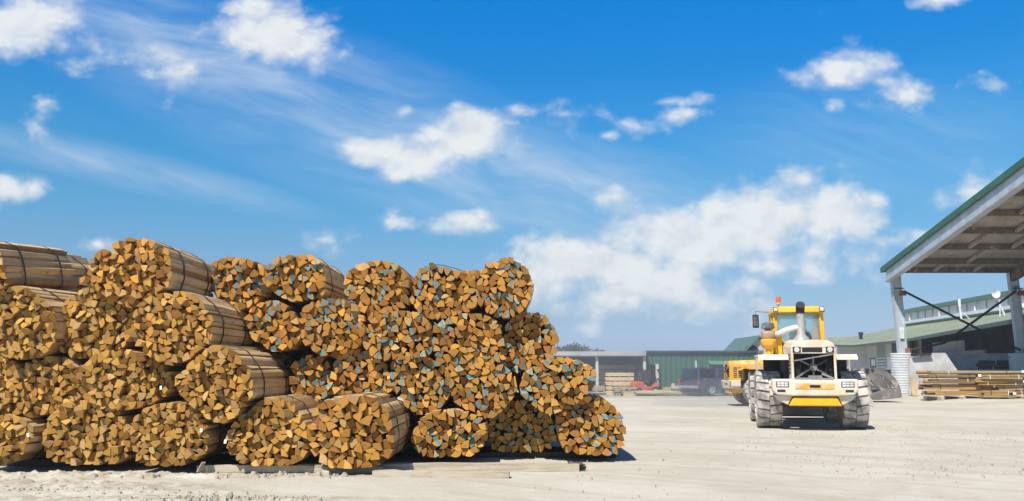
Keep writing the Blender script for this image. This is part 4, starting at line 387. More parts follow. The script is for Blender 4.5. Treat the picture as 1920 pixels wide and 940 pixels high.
'R1e': (-5.470, -0.006, [1180,301,144,10,109,1335,310,224,19,98,803,826,173,19,98,567,879,111,20,104,725,279,169,6,95,244,518,178,19,114,543,776,113,19,85,1635,517,214,1,94,759,662,126,21,113,646,51,142,13,95,441,81,43,7,93,348,601,96,15,94,628,217,357,16,94,1255,727,77,21,103,1377,505,60,12,97,1469,128,60,14,105,756,69,226,14,108,537,444,217,23,100,1065,452,259,3,114,1354,615,235,17,99,1369,817,152,15,99,894,887,219,18,99,1429,413,103,2,108,892,199,213,18,87,1352,77,252,23,107,116,259,322,19,92,674,533,116,7,115,1711,604,253,4,99,875,638,52,21,92,1455,243,33,15,102,1512,622,282,22,96,1004,608,58,10,99,965,96,349,20,111,1689,209,92,2,99,1634,382,199,7,98,1160,677,263,4,104,157,647,188,17,101,306,395,359,0,104,411,512,145,14,107,1514,515,229,11,94,1144,841,16,23,93,1569,768,324,7,97,564,100,99,16,105,685,825,138,1,100,1030,223,100,6,98,870,90,209,0,90,1080,323,211,4,100,69,588,147,18,98,1328,192,60,22,95,1239,217,357,18,96,426,841,316,23,95,969,363,208,23,103,1254,551,21,7,91,790,388,204,1,102,772,180,110,16,101,654,381,199,17,103,1730,316,16,12,94,496,675,300,18,106,1520,363,27,16,102,1735,463,22,23,102,415,256,321,0,91,489,191,273,17,94,363,716,306,1,98,227,758,257,18,104,667,715,96,17,91,163,377,268,1,96,1024,879,316,11,105,428,367,141,0,106,543,313,188,1,91,75,451,193,5,101,342,123,187,20,99,558,593,339,0,94,897,314,211,14,103,201,161,261,8,99,1659,697,161,11,103,1191,119,197,23,109,1254,860,216,19,102,262,261,94,14,103,1054,741,164,6,115,914,741,100,1,104,1126,574,211,23,101,926,529,70,11,100,1088,131,233,16,106,1239,432,293,11,97,1426,722,121,11,104,807,525,147,9,101,1591,114,318,13,104,1570,267,79,4,106]),
'R2f': (-5.439, 0.960, [92,347,154,22,100,636,367,326,5,100,770,879,170,6,95,300,644,9,9,101,448,945,159,12,100,1168,300,127,0,103,735,643,35,18,98,207,405,176,11,110,1083,410,236,6,103,580,88,24,6,97,847,958,326,22,109,1019,607,190,15,105,697,62,240,10,102,894,633,293,10,98,1151,643,145,15,95,1015,323,181,19,104,94,651,285,18,111,641,866,40,5,108,696,985,117,1,100,402,379,141,17,91,1126,192,79,16,95,611,622,114,0,100,69,497,50,12,102,357,120,119,20,106,1193,454,10,13,102,181,724,246,6,106,963,933,192,13,98,1064,840,68,8,101,629,750,315,7,89,920,745,227,21,107,891,261,226,14,114,679,504,16,3,97,879,106,35,2,103,210,865,328,23,106,561,251,164,23,103,466,287,220,16,102,553,978,332,18,98,667,196,20,3,105,409,603,42,4,100,893,390,213,10,103,380,228,42,13,111,490,108,0,6,90,307,806,14,1,106,540,531,211,8,106,177,231,44,18,99,1075,725,87,7,101,521,713,13,14,93,275,279,350,9,109,790,740,226,1,99,347,942,350,13,100,952,506,184,17,102,230,124,224,0,93,192,568,277,17,100,501,839,148,18,93,509,422,210,10,106,813,542,87,0,96,395,496,308,2,104,288,491,355,18,103,887,843,270,4,103,422,718,23,2,112,1006,135,237,3,114,1112,521,118,23,107,761,275,337,18,101,784,406,21,5,93,787,129,174,14,100]),
'R6': (-0.358, 0.432, [298,104,112,16,101,543,135,97,2,97,671,239,330,0,109,234,354,118,8,97,72,871,55,7,91,1009,854,12,16,102,437,358,69,7,100,878,707,119,7,101,643,865,160,16,104,326,891,19,2,98,441,820,111,4,101,98,990,289,4,103,185,898,56,8,93,281,690,39,10,94,1168,635,128,4,95,799,107,55,14,98,1137,950,142,1,95,293,460,257,23,113,246,218,50,1,103,825,369,314,13,105,893,1039,214,17,106,539,247,330,14,100,182,707,30,6,99,1162,789,1,23,104,1087,386,20,1,105,275,1175,245,19,99,867,262,352,4,112,425,933,335,2,103,418,487,235,0,94,994,972,163,4,94,569,397,94,21,103,724,960,63,11,95,433,230,131,10,100,386,1240,239,13,101,427,1100,212,8,108,561,756,221,14,108,725,1225,343,0,106,536,921,204,23,101,325,1042,245,19,94,969,412,120,10,98,751,1067,240,17,97,172,1106,161,18,95,848,495,138,7,107,697,642,307,23,101,527,494,56,7,90,538,1119,63,21,108,368,584,280,5,94,1115,534,87,15,107,986,300,76,3,99,956,1142,256,3,101,124,516,129,18,108,592,1024,105,5,104,413,81,155,3,101,490,1238,302,16,101,236,973,24,10,102,85,757,139,23,97,1090,1061,172,3,101,806,603,295,0,96,242,804,261,14,93,464,687,297,22,102,615,55,25,16,105,578,1295,242,8,93,121,399,214,5,100,240,571,310,12,96,1067,221,147,20,99,698,752,58,6,107,625,1176,246,15,100,556,611,122,11,105,98,626,163,5,92,800,792,83,5,95,114,265,38,23,107,937,148,268,12,103,366,726,205,8,94,733,50,46,12,91,687,488,36,19,98,1080,719,30,20,100,999,666,27,19,99,870,913,51,5,104,866,1235,71,3,103,778,213,150,16,101,681,357,283,2,100,979,517,163,22,104,341,281,11,20,99]),
'R7': (-0.883, 2.085, [709,618,239,17,101,474,530,219,2,94,724,292,47,6,97,1070,589,176,6,95,769,739,74,4,94,120,545,255,9,100,773,1133,103,19,99,645,732,250,17,101,658,64,130,13,107,775,85,57,3,99,1161,863,11,23,107,653,208,210,8,97,757,828,32,16,97,853,866,66,21,103,978,640,212,15,106,66,633,65,16,96,537,866,351,0,102,1105,378,48,2,97,114,426,75,16,113,184,305,84,11,96,356,732,125,17,105,681,424,165,2,106,370,866,57,5,116,1077,967,101,5,105,217,606,74,5,107,271,436,45,19,107,560,368,215,11,96,488,243,347,17,101,1196,582,224,18,97,430,97,250,23,99,995,232,7,1,106,839,642,325,0,103,921,136,61,9,104,258,844,213,8,92,345,313,76,23,108,818,406,134,12,97,925,768,67,10,113,939,347,72,16,108,1009,845,106,6,101,208,725,115,23,105,937,925,90,2,99,349,993,42,2,97,604,1125,310,8,108,372,200,67,13,97,1188,690,145,11,94,470,980,208,9,96,1135,495,273,9,103,561,135,357,1,105,643,849,298,12,99,104,775,184,0,100,743,968,150,5,104,377,1101,113,15,97,765,503,76,0,98,448,386,359,12,99,919,529,83,19,98,868,1016,44,5,98,840,294,233,15,105,995,445,122,5,94,477,741,168,7,95,807,184,228,4,99,1094,279,90,22,98,986,1053,265,21,104,361,629,69,4,96,239,990,183,21,98,601,518,321,9,105,635,1012,356,1,99,482,1096,328,14,93,280,202,198,20,102,353,518,226,12,103,543,635,259,19,103,1099,754,181,5,95,149,932,167,8,111]),
'R8': (-5.835, 2.537, [646,682,304,11,104,547,794,22,4,92,121,618,101,9,102,70,516,24,14,98,816,468,134,9,116,1373,242,312,15,102,986,743,110,2,97,1511,889,206,3,92,1648,598,40,20,109,1007,961,319,11,99,196,352,282,14,96,1085,609,189,17,103,693,918,292,3,105,1123,896,92,23,105,1737,222,277,10,101,352,316,213,21,102,821,143,72,10,102,1315,739,338,9,103,1901,479,12,14,103,562,266,213,4,107,1582,307,63,14,101,919,519,192,23,96,437,856,34,15,100,911,835,60,1,105,1235,974,198,16,90,1925,606,7,0,90,1476,105,139,2,106,269,267,255,6,110,662,168,166,7,93,905,274,281,0,101,408,192,105,0,98,745,251,189,18,99,973,193,313,10,103,1387,143,110,4,93,1241,848,157,10,94,254,465,302,16,99,357,531,78,17,100,310,755,54,6,94,152,446,150,4,105,809,350,285,23,98,1266,233,324,15,98,834,681,234,23,102,390,413,258,7,100,1313,577,139,2,106,1203,652,96,9,95,1543,548,77,7,92,775,595,73,17,99,1137,378,44,17,101,974,626,223,1,93,681,352,134,14,92,644,791,54,8,102,231,611,177,14,96,1813,437,132,9,92,1111,264,75,12,107,1722,735,141,17,97,505,635,138,7,108,1436,486,218,4,101,1760,536,304,16,102,1023,489,299,22,99,865,64,256,10,86,1629,164,264,23,94,1537,418,313,4,100,1010,85,238,19,103,547,374,231,23,90,193,753,146,7,100,374,653,113,3,94,551,923,105,15,102,1276,466,99,20,101,1433,643,315,1,105,1416,368,28,15,107,844,967,265,20,103,1585,734,312,0,106,1254,87,142,12,99,1145,132,338,1,116,452,300,140,4,93,1152,757,156,11,98,1352,893,320,7,106,1279,367,236,2,105,661,542,258,19,104,1173,523,181,4,105,1052,832,249,20,88,1777,635,245,4,110,1689,358,84,12,99,1824,312,108,17,108,1630,849,38,11,88,1437,801,183,10,102,1008,374,326,18,97,511,485,253,0,104,783,811,242,19,103,324,863,347,16,103,1661,456,50,18,94,430,757,68,10,100,514,161,271,9,100,652,440,311,13,104,1508,232,280,15,107]),
'R9': (-2.302, -0.177, [1819,704,181,21,121,1502,1211,37,10,123,1316,1250,69,12,134,1634,431,39,10,121,878,812,314,7,120,1512,1026,277,3,124,1623,1212,59,21,107,1109,584,43,10,121,1610,761,74,9,113,77,646,10,14,102,1274,395,296,19,118,1385,252,178,8,112,1507,616,183,6,115,889,314,59,23,115,888,1192,8,4,118,705,200,351,15,125,287,1114,179,17,101,335,199,260,6,120,817,207,166,2,105,1154,1162,86,23,117,1047,64,96,14,118,509,968,285,5,116,658,1013,69,6,121,1184,1025,152,4,116,849,445,248,12,112,677,529,71,19,126,175,1204,134,1,109,1750,842,280,20,120,1463,134,138,15,125,1171,710,130,3,106,1319,775,133,10,130,276,738,295,16,103,235,303,340,13,119,600,1204,355,23,133,597,858,1,21,118,1300,96,298,6,115,838,73,253,7,110,1006,357,347,21,122,390,551,259,18,118,137,503,358,8,120,1292,1045,171,6,105,1008,1077,276,19,133,919,623,309,5,128,720,1124,117,4,130,1646,550,265,6,114,355,1248,236,12,124,70,873,164,1,107,151,1033,152,6,124,1173,134,9,15,113,1025,749,108,17,119,633,670,258,15,109,1361,632,238,19,118,708,370,153,15,121,966,182,63,17,109,1343,923,138,16,117,1094,1289,308,1,122,583,308,27,14,118,1739,974,336,14,125,477,644,19,20,136,507,789,23,4,119,1086,254,356,17,124,1817,535,207,6,110,1755,400,355,20,124,603,120,258,18,116,1009,506,288,1,102,796,621,124,22,111,1503,317,225,5,120,398,1055,6,12,108,137,752,67,14,117,1034,931,224,5,132,495,175,314,20,112,1463,456,55,1,123,1141,427,101,22,123,357,831,101,3,128,711,897,237,21,129,250,482,11,10,120,732,748,339,5,117,339,963,59,10,103,944,1311,228,4,113,1263,552,240,20,122,1716,670,179,14,116,366,384,352,17,114,500,1301,314,15,122,501,1117,29,10,118,1618,249,167,23,115,846,967,49,11,121,461,292,165,7,105,534,461,255,12,124,1656,1086,213,5,115,1394,1093,185,21,123,792,1266,311,14,115,293,636,286,14,123,1457,783,275,22,114,1194,856,271,9,116,696,1318,86,13,115,1253,252,333,22,130,197,912,345,11,116,1564,902,291,14,131]),
'R10': (-5.043, 1.593, [1615,355,127,4,103,1137,567,351,20,103,1511,402,217,9,110,1041,304,183,5,102,945,503,97,19,105,692,327,212,21,97,493,324,30,20,93,1535,243,192,5,108,823,226,326,4,94,631,603,135,19,94,1419,346,27,10,100,1145,87,138,2,110,469,492,92,9,102,753,638,326,13,104,930,219,206,10,110,1188,456,148,11,99,428,235,268,17,91,415,591,260,6,101,1130,229,18,16,111,1357,230,347,8,101,331,302,100,13,91,911,72,251,2,110,776,473,53,5,109,1027,108,8,4,103,282,538,90,17,102,725,170,341,8,109,1243,208,169,23,98,140,243,13,15,99,1434,168,154,4,118,1485,506,54,4,102,65,349,176,20,96,564,405,205,14,106,207,331,92,5,98,520,628,339,22,90,1069,418,19,23,99,651,472,227,11,113,812,342,143,7,100,864,605,144,1,101,598,254,130,5,97,364,131,21,13,100,1026,617,106,11,103,1383,514,154,21,106,1198,338,215,16,106,623,94,225,15,106,1290,482,337,4,99,263,214,25,9,101,929,355,211,8,110,192,438,254,17,105,1315,344,166,23,99,487,138,130,8,111,1272,95,141,4,102,1274,590,80,6,105,360,411,232,7,97,777,59,259,22,106]),
}

# ---------------------------------------------------------------- the ground: one sheet to the horizon
def build_ground():
    ys = [-400, -120, -40, -12, 0, 5, 8]
    y = 9.5
    while y < 72: ys.append(y); y += .03 if 11.3 < y < 14.8 else y * .0085
    while y < 3500: ys.append(y); y *= 1.35
    xs = [-14.4 + i * 0.05 for i in range(236)] + [-2.56 + i * 0.16 for i in range(152)]
    x = xs[-1]
    ext = []
    st = 0.3
    while x < 3000: x += st; st *= 1.3; ext.append(x)
    extl = []; x = xs[0]; st = 0.3
    while x > -3000: x -= st; st *= 1.3; extl.append(x)
    xs = extl[::-1] + xs + ext
    vs = []
    for y in ys:
        for x in xs:
            z = 0.0
            if 5 < y < 75 and abs(x) < 46:
                z = 0.022 * noise.noise((x * 0.35, y * 0.35, 1.0)) + 0.012 * noise.noise((x * 1.3, y * 1.3, 4.0))
                # ridge of lumps thrown up by wheels in front of the left stack
                for (yc, w, x1, hgt) in ((14.25, 0.15, -4.2, 0.10), (13.0, 0.32, -5.6, 0.12), (12.2, 0.35, -3.6, 0.045), (11.75, 0.15, -2.6, 0.03)):
                    if x < x1 + 1.5:
                        k = math.exp(-((y - yc - 0.15 * noise.noise((x * 0.6, 0, 7))) / w) ** 2) * min(1, max(0, (x1 + 1.5 - x) / 2.5))
                        z += k * hgt * (0.35 + 0.9 * abs(noise.noise((x * 3.0, y * 3.0, 9.0))) + .8 * max(0, noise.noise((x * 7.5, y * 8.5, 2.0))) + .5 * noise.noise((x * 17, y * 19, 5.0)))
                z -= 0.02
                sx_, sy_ = min(1, max(0, (x - 20.6) / 3.2)), min(1, max(0, (y - 34) / 11))
                z += .19 * sx_ * sx_ * (3 - 2 * sx_) * sy_ * sy_ * (3 - 2 * sy_)
            vs.append((x, y, z))
    n = len(xs); fs = [(j * n + i, j * n + i + 1, (j + 1) * n + i + 1, (j + 1) * n + i) for j in range(len(ys) - 1) for i in range(n - 1)]
    b = MB(); b.add(vs, fs)
    return structure(b.build('ground', ground_material(), smooth=False, fix=False))
g = build_ground()
for p in g.data.polygons: p.use_smooth = True

def build_clods():
    rnd = random.Random(3); b = MB()
    def lump(x, y, r):
        pts = []
        for k in range(6):
            a = k * math.pi / 3 + rnd.uniform(-.3, .3); q = r * rnd.uniform(.7, 1.1)
            pts.append((x + q * math.cos(a), y + q * math.sin(a) * .9, -0.03))
        top = [(x + (p[0] - x) * rnd.uniform(.4, .8), y + (p[1] - y) * rnd.uniform(.4, .8), r * rnd.uniform(.35, .75)) for p in pts]
        b.add(pts + top, [(i, (i + 1) % 6, (i + 1) % 6 + 6, i + 6) for i in range(6)] + [tuple(range(6, 12))])
    for _ in range(260):
        x = -9.6 + 7.0 * rnd.random() ** 1.5; lump(x, 14.25 + rnd.gauss(0, .10), abs(rnd.gauss(0, .03)) + .012)
    for _ in range(420):
        x = -9.2 + abs(rnd.gauss(0, 2.4)); y = 13.25 - .24 * (x + 9) + rnd.gauss(0, .22); lump(x, y, abs(rnd.gauss(0, .026)) + .008)
    for _ in range(160):
        x = rnd.gauss(-3.7, .5); lump(x, 11.75 + rnd.gauss(0, .12), abs(rnd.gauss(0, .02)) + .01)
    for _ in range(700):
        y = rnd.uniform(14, 27); x = rnd.gauss(.46, .12) * y; lump(x, y, abs(rnd.gauss(0, .008)) + .004)
    for _ in range(120):
        y = rnd.uniform(11, 20); x = rnd.uniform(.0, .5) * y; lump(x, y, abs(rnd.gauss(0, .010)) + .004)
    o = b.build('gravel', mat('clod_earth', (0.41, 0.36, 0.275), 0.95, var=.35, scale=4), fix=True)
    o['kind'] = 'stuff'; o['label'] = 'loose clods and small stones scattered over the dusty yard'
build_clods()

# ---------------------------------------------------------------- bundles of split posts
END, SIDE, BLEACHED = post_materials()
LEN0 = 2.4
VAR = [[(a[i] / 1000.0, a[i + 1] / 1000.0) for i in range(0, len(a), 2)] for a in VARIANTS]
def make_post_mesh(k, poly):
    rnd = random.Random(500 + k); n = len(poly); b = MB()
    tx, tz = rnd.uniform(-.30, .30), rnd.uniform(-.40, .25)
    rows = [0.0, 0.02, 0.8, 1.6, LEN0]
    for j, y in enumerate(rows):
        bx, bz = (rnd.uniform(-.006, .006), rnd.uniform(-.006, .006)) if j > 1 else (0, 0)
        s = 1.0 if j > 1 else (0.985 if j == 1 else 0.93)
        s *= 1 - 0.025 * y / LEN0
        b.v += [(x * s + bx, y + ((tx * x + tz * z) if j < 2 else 0), z * s + bz) for x, z in poly]
    for j in range(len(rows) - 1):
        for i in range(n):
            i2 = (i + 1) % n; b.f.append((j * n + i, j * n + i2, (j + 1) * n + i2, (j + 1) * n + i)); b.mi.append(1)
    b.f.append(tuple(reversed(range(n)))); b.mi.append(0)
    b.f.append(tuple(range((len(rows) - 1) * n, len(rows) * n))); b.mi.append(0)
    for i in range(n): b.mi[i] = 0
    return b.mesh('split_post', [END, SIDE])
POSTS = [make_post_mesh(k, p) for k, p in enumerate(VAR)]
STRAP = mat('strap_steel', (0.045, 0.028, 0.022), 0.5, 0.3, var=.4)
TAG_W = mat('tag_white', (0.8, 0.8, 0.76), 0.35); TAG_O = mat('tag_orange', (0.85, 0.17, 0.04), 0.4)

def decode(d):
    for i in range(0, len(d), 5):
        yield (d[i] / 1000.0, d[i + 1] / 1000.0, R(d[i + 2]), d[i + 3], d[i + 4] / 100.0)

def bundle(key, Y, length, label, group, tone=(0.0, 0.3), paint=0, tilt=0.0, tags=(), straps=True, ends=0.045):
    x0, z0, data = PACK[key]
    rnd = random.Random(key)
    items = list(decode(data))
    w = max(i[0] for i in items)
    root = thing('post_bundle', label, 'post bundle', (x0 + w / 2, Y, z0), 0, group)
    root.rotation_euler.x = R(tilt)
    strokes = []
    for _ in range(int(paint * 1.6)):
        c = rnd.choice(items); a = rnd.uniform(0, math.pi); L = rnd.uniform(.07, .22)
        strokes.append((c[0], c[1], a, L))
    hp = []; made = []
    for (x, z, r, k, s) in items:
        o = bpy.data.objects.new('post', POSTS[k]); COL.objects.link(o); o.parent = root; made.append(o)
        yo = rnd.gauss(0, ends)
        if rnd.random() < .045: yo -= rnd.uniform(.02, .09)
        o.location = (x - w / 2, yo, z); o.rotation_euler = (rnd.gauss(0, .006), -r, rnd.gauss(0, .006))
        o.scale = (s, (length + rnd.gauss(0, .03)) / LEN0, s)
        col = [0, 0.5, 0.0, min(1, max(0, rnd.uniform(*tone)))]
        for (sx, sz, a, L) in strokes:
            dx, dz = x - sx, z - sz; al = dx * math.cos(a) + dz * math.sin(a); pe = -dx * math.sin(a) + dz * math.cos(a)
            if abs(al) < L and abs(pe) < .085:
                aa = (a - r) % (2 * math.pi); off = -pe / s
                if aa > math.pi: aa -= math.pi; off = -off
                col[0] = aa / math.pi; col[1] = min(1, max(0, (off + .2) / .4)); col[2] = rnd.uniform(.75, 1.0)
        if not col[2] and paint and rnd.random() < .055:
            col[0] = rnd.random(); col[1] = rnd.uniform(.4, .6); col[2] = rnd.uniform(.6, 1)
        o.color = col
        for (px, pz) in VAR[k]:
            hp.append((x - w / 2 + (px * math.cos(r) - pz * math.sin(r)) * s, z + (px * math.sin(r) + pz * math.cos(r)) * s))
    h = hull2(hp); n_ = len(VAR[0])
    for o, it in zip(made, items):          # the outer posts on top and at the sides are bleached by sun and rain; the rest keep the gap-darkened side
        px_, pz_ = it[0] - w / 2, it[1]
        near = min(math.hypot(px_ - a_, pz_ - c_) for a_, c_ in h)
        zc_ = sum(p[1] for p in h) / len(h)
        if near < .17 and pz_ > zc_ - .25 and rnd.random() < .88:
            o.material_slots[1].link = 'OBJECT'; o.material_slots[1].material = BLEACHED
    cx = sum(p[0] for p in h) / len(h); cz = sum(p[1] for p in h) / len(h)
    if straps:
        for ys in (length * .22, length * .76):
            b = MB(); n = len(h)
            def ring(off, y):
                out = []
                for (a, c) in h:
                    d = math.hypot(a - cx, c - cz); q = 1 + off / d; out.append((cx + (a - cx) * q, y, cz + (c - cz) * q))
                return out
            b.add(ring(.004, ys) + ring(.004, ys + .04) + ring(.012, ys + .04) + ring(.012, ys),
                  [((i + j * n), (i + 1) % n + j * n, (i + 1) % n + ((j + 1) % 4) * n, i + ((j + 1) % 4) * n) for j in range(4) for i in range(n)])
            b.build('strap', STRAP, root)
    for (px, py, kind) in tags:
        p = at(px, py, Y) - root.location
        b = MB(); b.box(-.02, .02, -.005, .005, -.032, .032)
        t = b.build('tag', TAG_W if kind == 'w' else TAG_O, root, (p.x, -.12, p.z), (rnd.uniform(-.5, -.1), rnd.uniform(-.6, .6), rnd.uniform(-.4, .2)))
    return root

GR, GL = 'post bundles with blue paint in the right hand wall', 'post bundles in the left hand stack'
BUN = [
 ('R1a', 'post bundle with many blue marks on the ground at the right end of the wall', GR, (0, .35), 4, 0, [(1158, 836, 'o')]),
 ('R1b', 'pale dusty post bundle in the bottom row, second from the right end', GR, (.5, 1), 3, 0, []),
 ('R1c', 'round post bundle in the bottom row, directly right of the front straw-topped bundle', GR, (.1, .5), 3, 0, [(835, 771, 'o')]),
 ('R2a', 'blue marked post bundle jutting out at the right end of the second row', GR, (.1, .5), 5, 0, [(1063, 673, 'o')]),
 ('R2b', 'second row post bundle just left of the dark gap beside the jutting end bundle', GR, (.1, .5), 3, 0, []),
 ('R2c', 'post bundle in the second row above the round bottom bundle next to the front pair', GR, (.1, .5), 4, 0, [(730, 708, 'o')]),
 ('R2d', 'post bundle in the second row directly above the front bundle lying nearest the camera', GR, (0, .4), 4, 0, []),
 ('R2e', 'small shaded post bundle in the second row beside the strapped side of the front bundle', GR, (.2, .6), 3, 0, []),
 ('R3a', 'post bundle at the right end of the third row under the highest right bundle', GR, (0, .4), 4, 0, []),
 ('R3b', 'wide post bundle in the third row, second from its right end', GR, (0, .4), 3, 0, []),
 ('R3c', 'post bundle in the third row under the rounded top bundle with a blue vertical streak', GR, (0, .4), 4, 0, [(676, 601, 'o')]),
 ('R3d', 'post bundle in the third row under the top bundle whose right side shows', GR, (0, .3), 4, 0, []),
 ('R3e', 'small post bundle in the third row touching the strapped left stack bundle', GR, (0, .3), 3, 0, [(474, 584, 'o')]),
 ('R3f', 'post bundle mostly hidden behind the left stack at the left end of the third row', GR, (0, .3), 1, 0, []),
 ('R4a', 'blue marked post bundle highest at the right end of the wall against the clouds', GR, (0, .25), 5, 0, []),
 ('R4b', 'post bundle in the top row with a loose strap end curling above it', GR, (0, .4), 3, 0, []),
 ('R4c', 'rounded post bundle in the top row with a blue streak down its middle', GR, (0, .3), 3, 0, []),
 ('R4d', 'post bundle in the top row with its strapped right side showing', GR, (0, .3), 5, 0, []),
 ('R0', 'post bundle at the left end of the top row beside the tall left stack', GR, (0, .2), 4, 0, []),
 ('R5', 'brown post bundle set back in shade behind the top row', GR, (0, .2), 0, 0, [(877, 511, 'o')]),
 ('R1d', 'shaded post bundle hidden behind the front pair, seen through the gap beside it', GR, (0, .4), 0, 0, []),
 ('R1e', 'post bundle in deep shade behind the left bundle of the front pair', GR, (0, .4), 0, 0, []),
 ('R2f', 'shaded post bundle in the gap behind the golden bundle with bright side', GR, (0, .4), 1, 0, []),
 ('R6', 'dark post bundle set back inside the gap near the right end', GR, (0, .4), 0, 0, []),
 ('R7', 'dark post bundle set back behind the upper right of the wall', GR, (0, .3), 0, 0, []),
 ('R8', 'dark post bundle set back behind the top row near the left stack', GR, (0, .3), 0, 0, []),
 ('R9', 'dark post bundle set back behind the bottom row beside the front pair', GR, (0, .3), 0, 0, []),
 ('R10', 'dark post bundle set back under the third row beside the left stack', GR, (0, .3), 0, 0, []),
 ('L1a', 'dusty pale post bundle on the ground with its strapped right side in deep shade', GL, (.6, 1), 0, 0, [(382, 806, 'w')]),
 ('L1b', 'wide olive tinted post bundle on the ground, second from the left edge', GL, (.7, 1), 0, 0, []),
 ('L1c', 'post bundle on the ground cut off by the left edge of the photo', GL, (.5, 1), 0, 0, [(60, 815, 'w')]),
 ('L2a', 'wide yellowish post bundle in the second row under the bundle with brown faces', GL, (.5, .9), 0, 0, [(307, 727, 'w')]),
 ('L2b', 'post bundle in the second row over the wide olive bundle', GL, (.4, .9), 0, 0, []),
 ('L2c', 'post bundle in the second row cut off by the left edge of the photo', GL, (.3, .8), 0, 0, [(4, 668, 'o')]),
 ('L2d', 'golden post bundle jutting forward with bright strapped side, above the front pair', GL, (.3, .75), 0, 0, []),
 ('L2e', 'post bundle on the timbers, left one of the front pair, partly shaded from above', GL, (.2, .7), 0, 0, [(427, 827, 'w')]),
 ('L2f', 'straw-topped post bundle on the timbers nearest the camera, right one of the front pair', GL, (0, .5), 0, 0, []),
 ('L3a', 'brown faced post bundle in the third row with its long strapped side in view', GL, (0, .9), 0, 0, []),
 ('L3b', 'post bundle in the third row under the topmost bundle of the left stack', GL, (.4, .9), 0, 0, []),
 ('L3c', 'post bundle in the third row with pale top posts, below the tilted bundle', GL, (.4, .9), 0, 1.5, []),
 ('L3d', 'post bundle at the left end of the third row, almost out of frame', GL, (.3, .8), 0, 0, []),
 ('L4', 'reddish post bundle forming the peak of the left stack with strapped right side', GL, (0, .25), 0, 0, []),
 ('L0', 'tilted pale post bundle at the top left, seen along its strapped side', GL, (.3, .8), 0, 4.5, []),
 ('L0b', 'post bundle behind the tilted one at the top left, only its far end showing', GL, (.3, .8), 0, 4, []),
]
for (key, label, grp, tone, paint, tilt, tags) in BUN:
    Yb, Lb = PLANE[key]
    bundle(key, Yb, Lb, label, grp, tone, paint, tilt, tags)

# a loose strap end over the top row
b = MB(); b.tube([at(818, 496, 16.6), at(836, 499, 16.7), at(855, 504, 16.8), at(866, 508, 16.9)], .008, 6)
tag(b.build('loose_strap', mat('strap_blue', (0.05, 0.13, 0.2), 0.5)), 'loose dark strap end curling over a bundle in the top row', 'strap')

# ---------------------------------------------------------------- timbers on the ground under the stacks
def bearer(label, a, b_, w, h, z0=0.0, m=None, bevel=.012, seed=0):
    """a sawn timber lying from a to b (x, y), a little rough"""
    a, b_ = Vector((a[0], a[1], 0)), Vector((b_[0], b_[1], 0)); L = (b_ - a).length; rnd = random.Random(seed)
    mb = MB(); n = 14; vs = []
    for i in range(n + 1):
        x = L * i / n; e = lambda: rnd.uniform(-.008, .008)
        vs += [(x, -w / 2 + e(), z0), (x, w / 2 + e(), z0), (x, w / 2 + e(), z0 + h + e()), (x, -w / 2 + e(), z0 + h + e())]
    fs = [(i * 4 + k, i * 4 + (k + 1) % 4, i * 4 + 4 + (k + 1) % 4, i * 4 + 4 + k) for i in range(n) for k in range(4)] + [(3, 2, 1, 0), (n * 4, n * 4 + 1, n * 4 + 2, n * 4 + 3)]
    mb.add(vs, fs)
    o = mb.build('bearer_timber', m or BEAR, None, a, (0, 0, math.atan2(b_.y - a.y, b_.x - a.x)))
    return tag(o, label, 'timber', 'timbers under the stacks')
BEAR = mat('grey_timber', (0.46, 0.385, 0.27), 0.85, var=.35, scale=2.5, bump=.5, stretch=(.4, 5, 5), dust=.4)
DBEAR = mat('shade_dark_timber', (0.09, 0.07, 0.055), 0.9, var=.4, scale=2.5)  # timber colour darkened to stand for the deep shade under the bundles
def gx(px, y): return at(px, 880, y).x
bearer('long weathered timber in front of the stacks with a broken right end', (gx(560, 15.0), 14.98), (gx(1085, 15.05), 15.05), .22, .13, -.02, seed=1)
bearer('shorter weathered timber lying foremost, its right end tapering on the sand', (gx(700, 14.2), 14.22), (gx(955, 14.2), 14.1), .2, .10, -.02, seed=2)
bearer('dark timber in shade under the front pair of bundles', (gx(372, 14.95), 14.98), (gx(720, 14.95), 14.80), .2, .11, -.02, seed=3)
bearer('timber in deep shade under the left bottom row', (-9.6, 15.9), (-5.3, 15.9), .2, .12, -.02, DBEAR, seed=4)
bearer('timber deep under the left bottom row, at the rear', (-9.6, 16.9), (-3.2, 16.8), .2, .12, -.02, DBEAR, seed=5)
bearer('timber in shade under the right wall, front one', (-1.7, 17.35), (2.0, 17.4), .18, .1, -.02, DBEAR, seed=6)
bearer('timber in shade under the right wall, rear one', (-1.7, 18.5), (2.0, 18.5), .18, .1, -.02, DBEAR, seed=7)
mb = MB(); mb.bar((-5.12, 14.72, .0), (-5.02, 14.66, .16), .07, .02)
tag(mb.build('wood_splinter', BEAR), 'pale broken slat leaning under the strapped dusty bundle', 'slat')
# splintered end of the long timber
mb = MB(); rnd = random.Random(8); e = Vector((gx(1085, 15.05), 15.05, .05))
for k in range(16):
    mb.bar(e + Vector((-.18, rnd.uniform(-.1, .1), rnd.uniform(-.04, .07))), e + Vector((rnd.uniform(-.02, .14), rnd.uniform(-.12, .12), rnd.uniform(-.05, .08))), .02, .03)
tag(mb.build('broken_wood', mat('dark_rot', (0.12, 0.09, 0.07), .9)), 'dark splintered wood at the broken end of the long timber', 'broken wood')

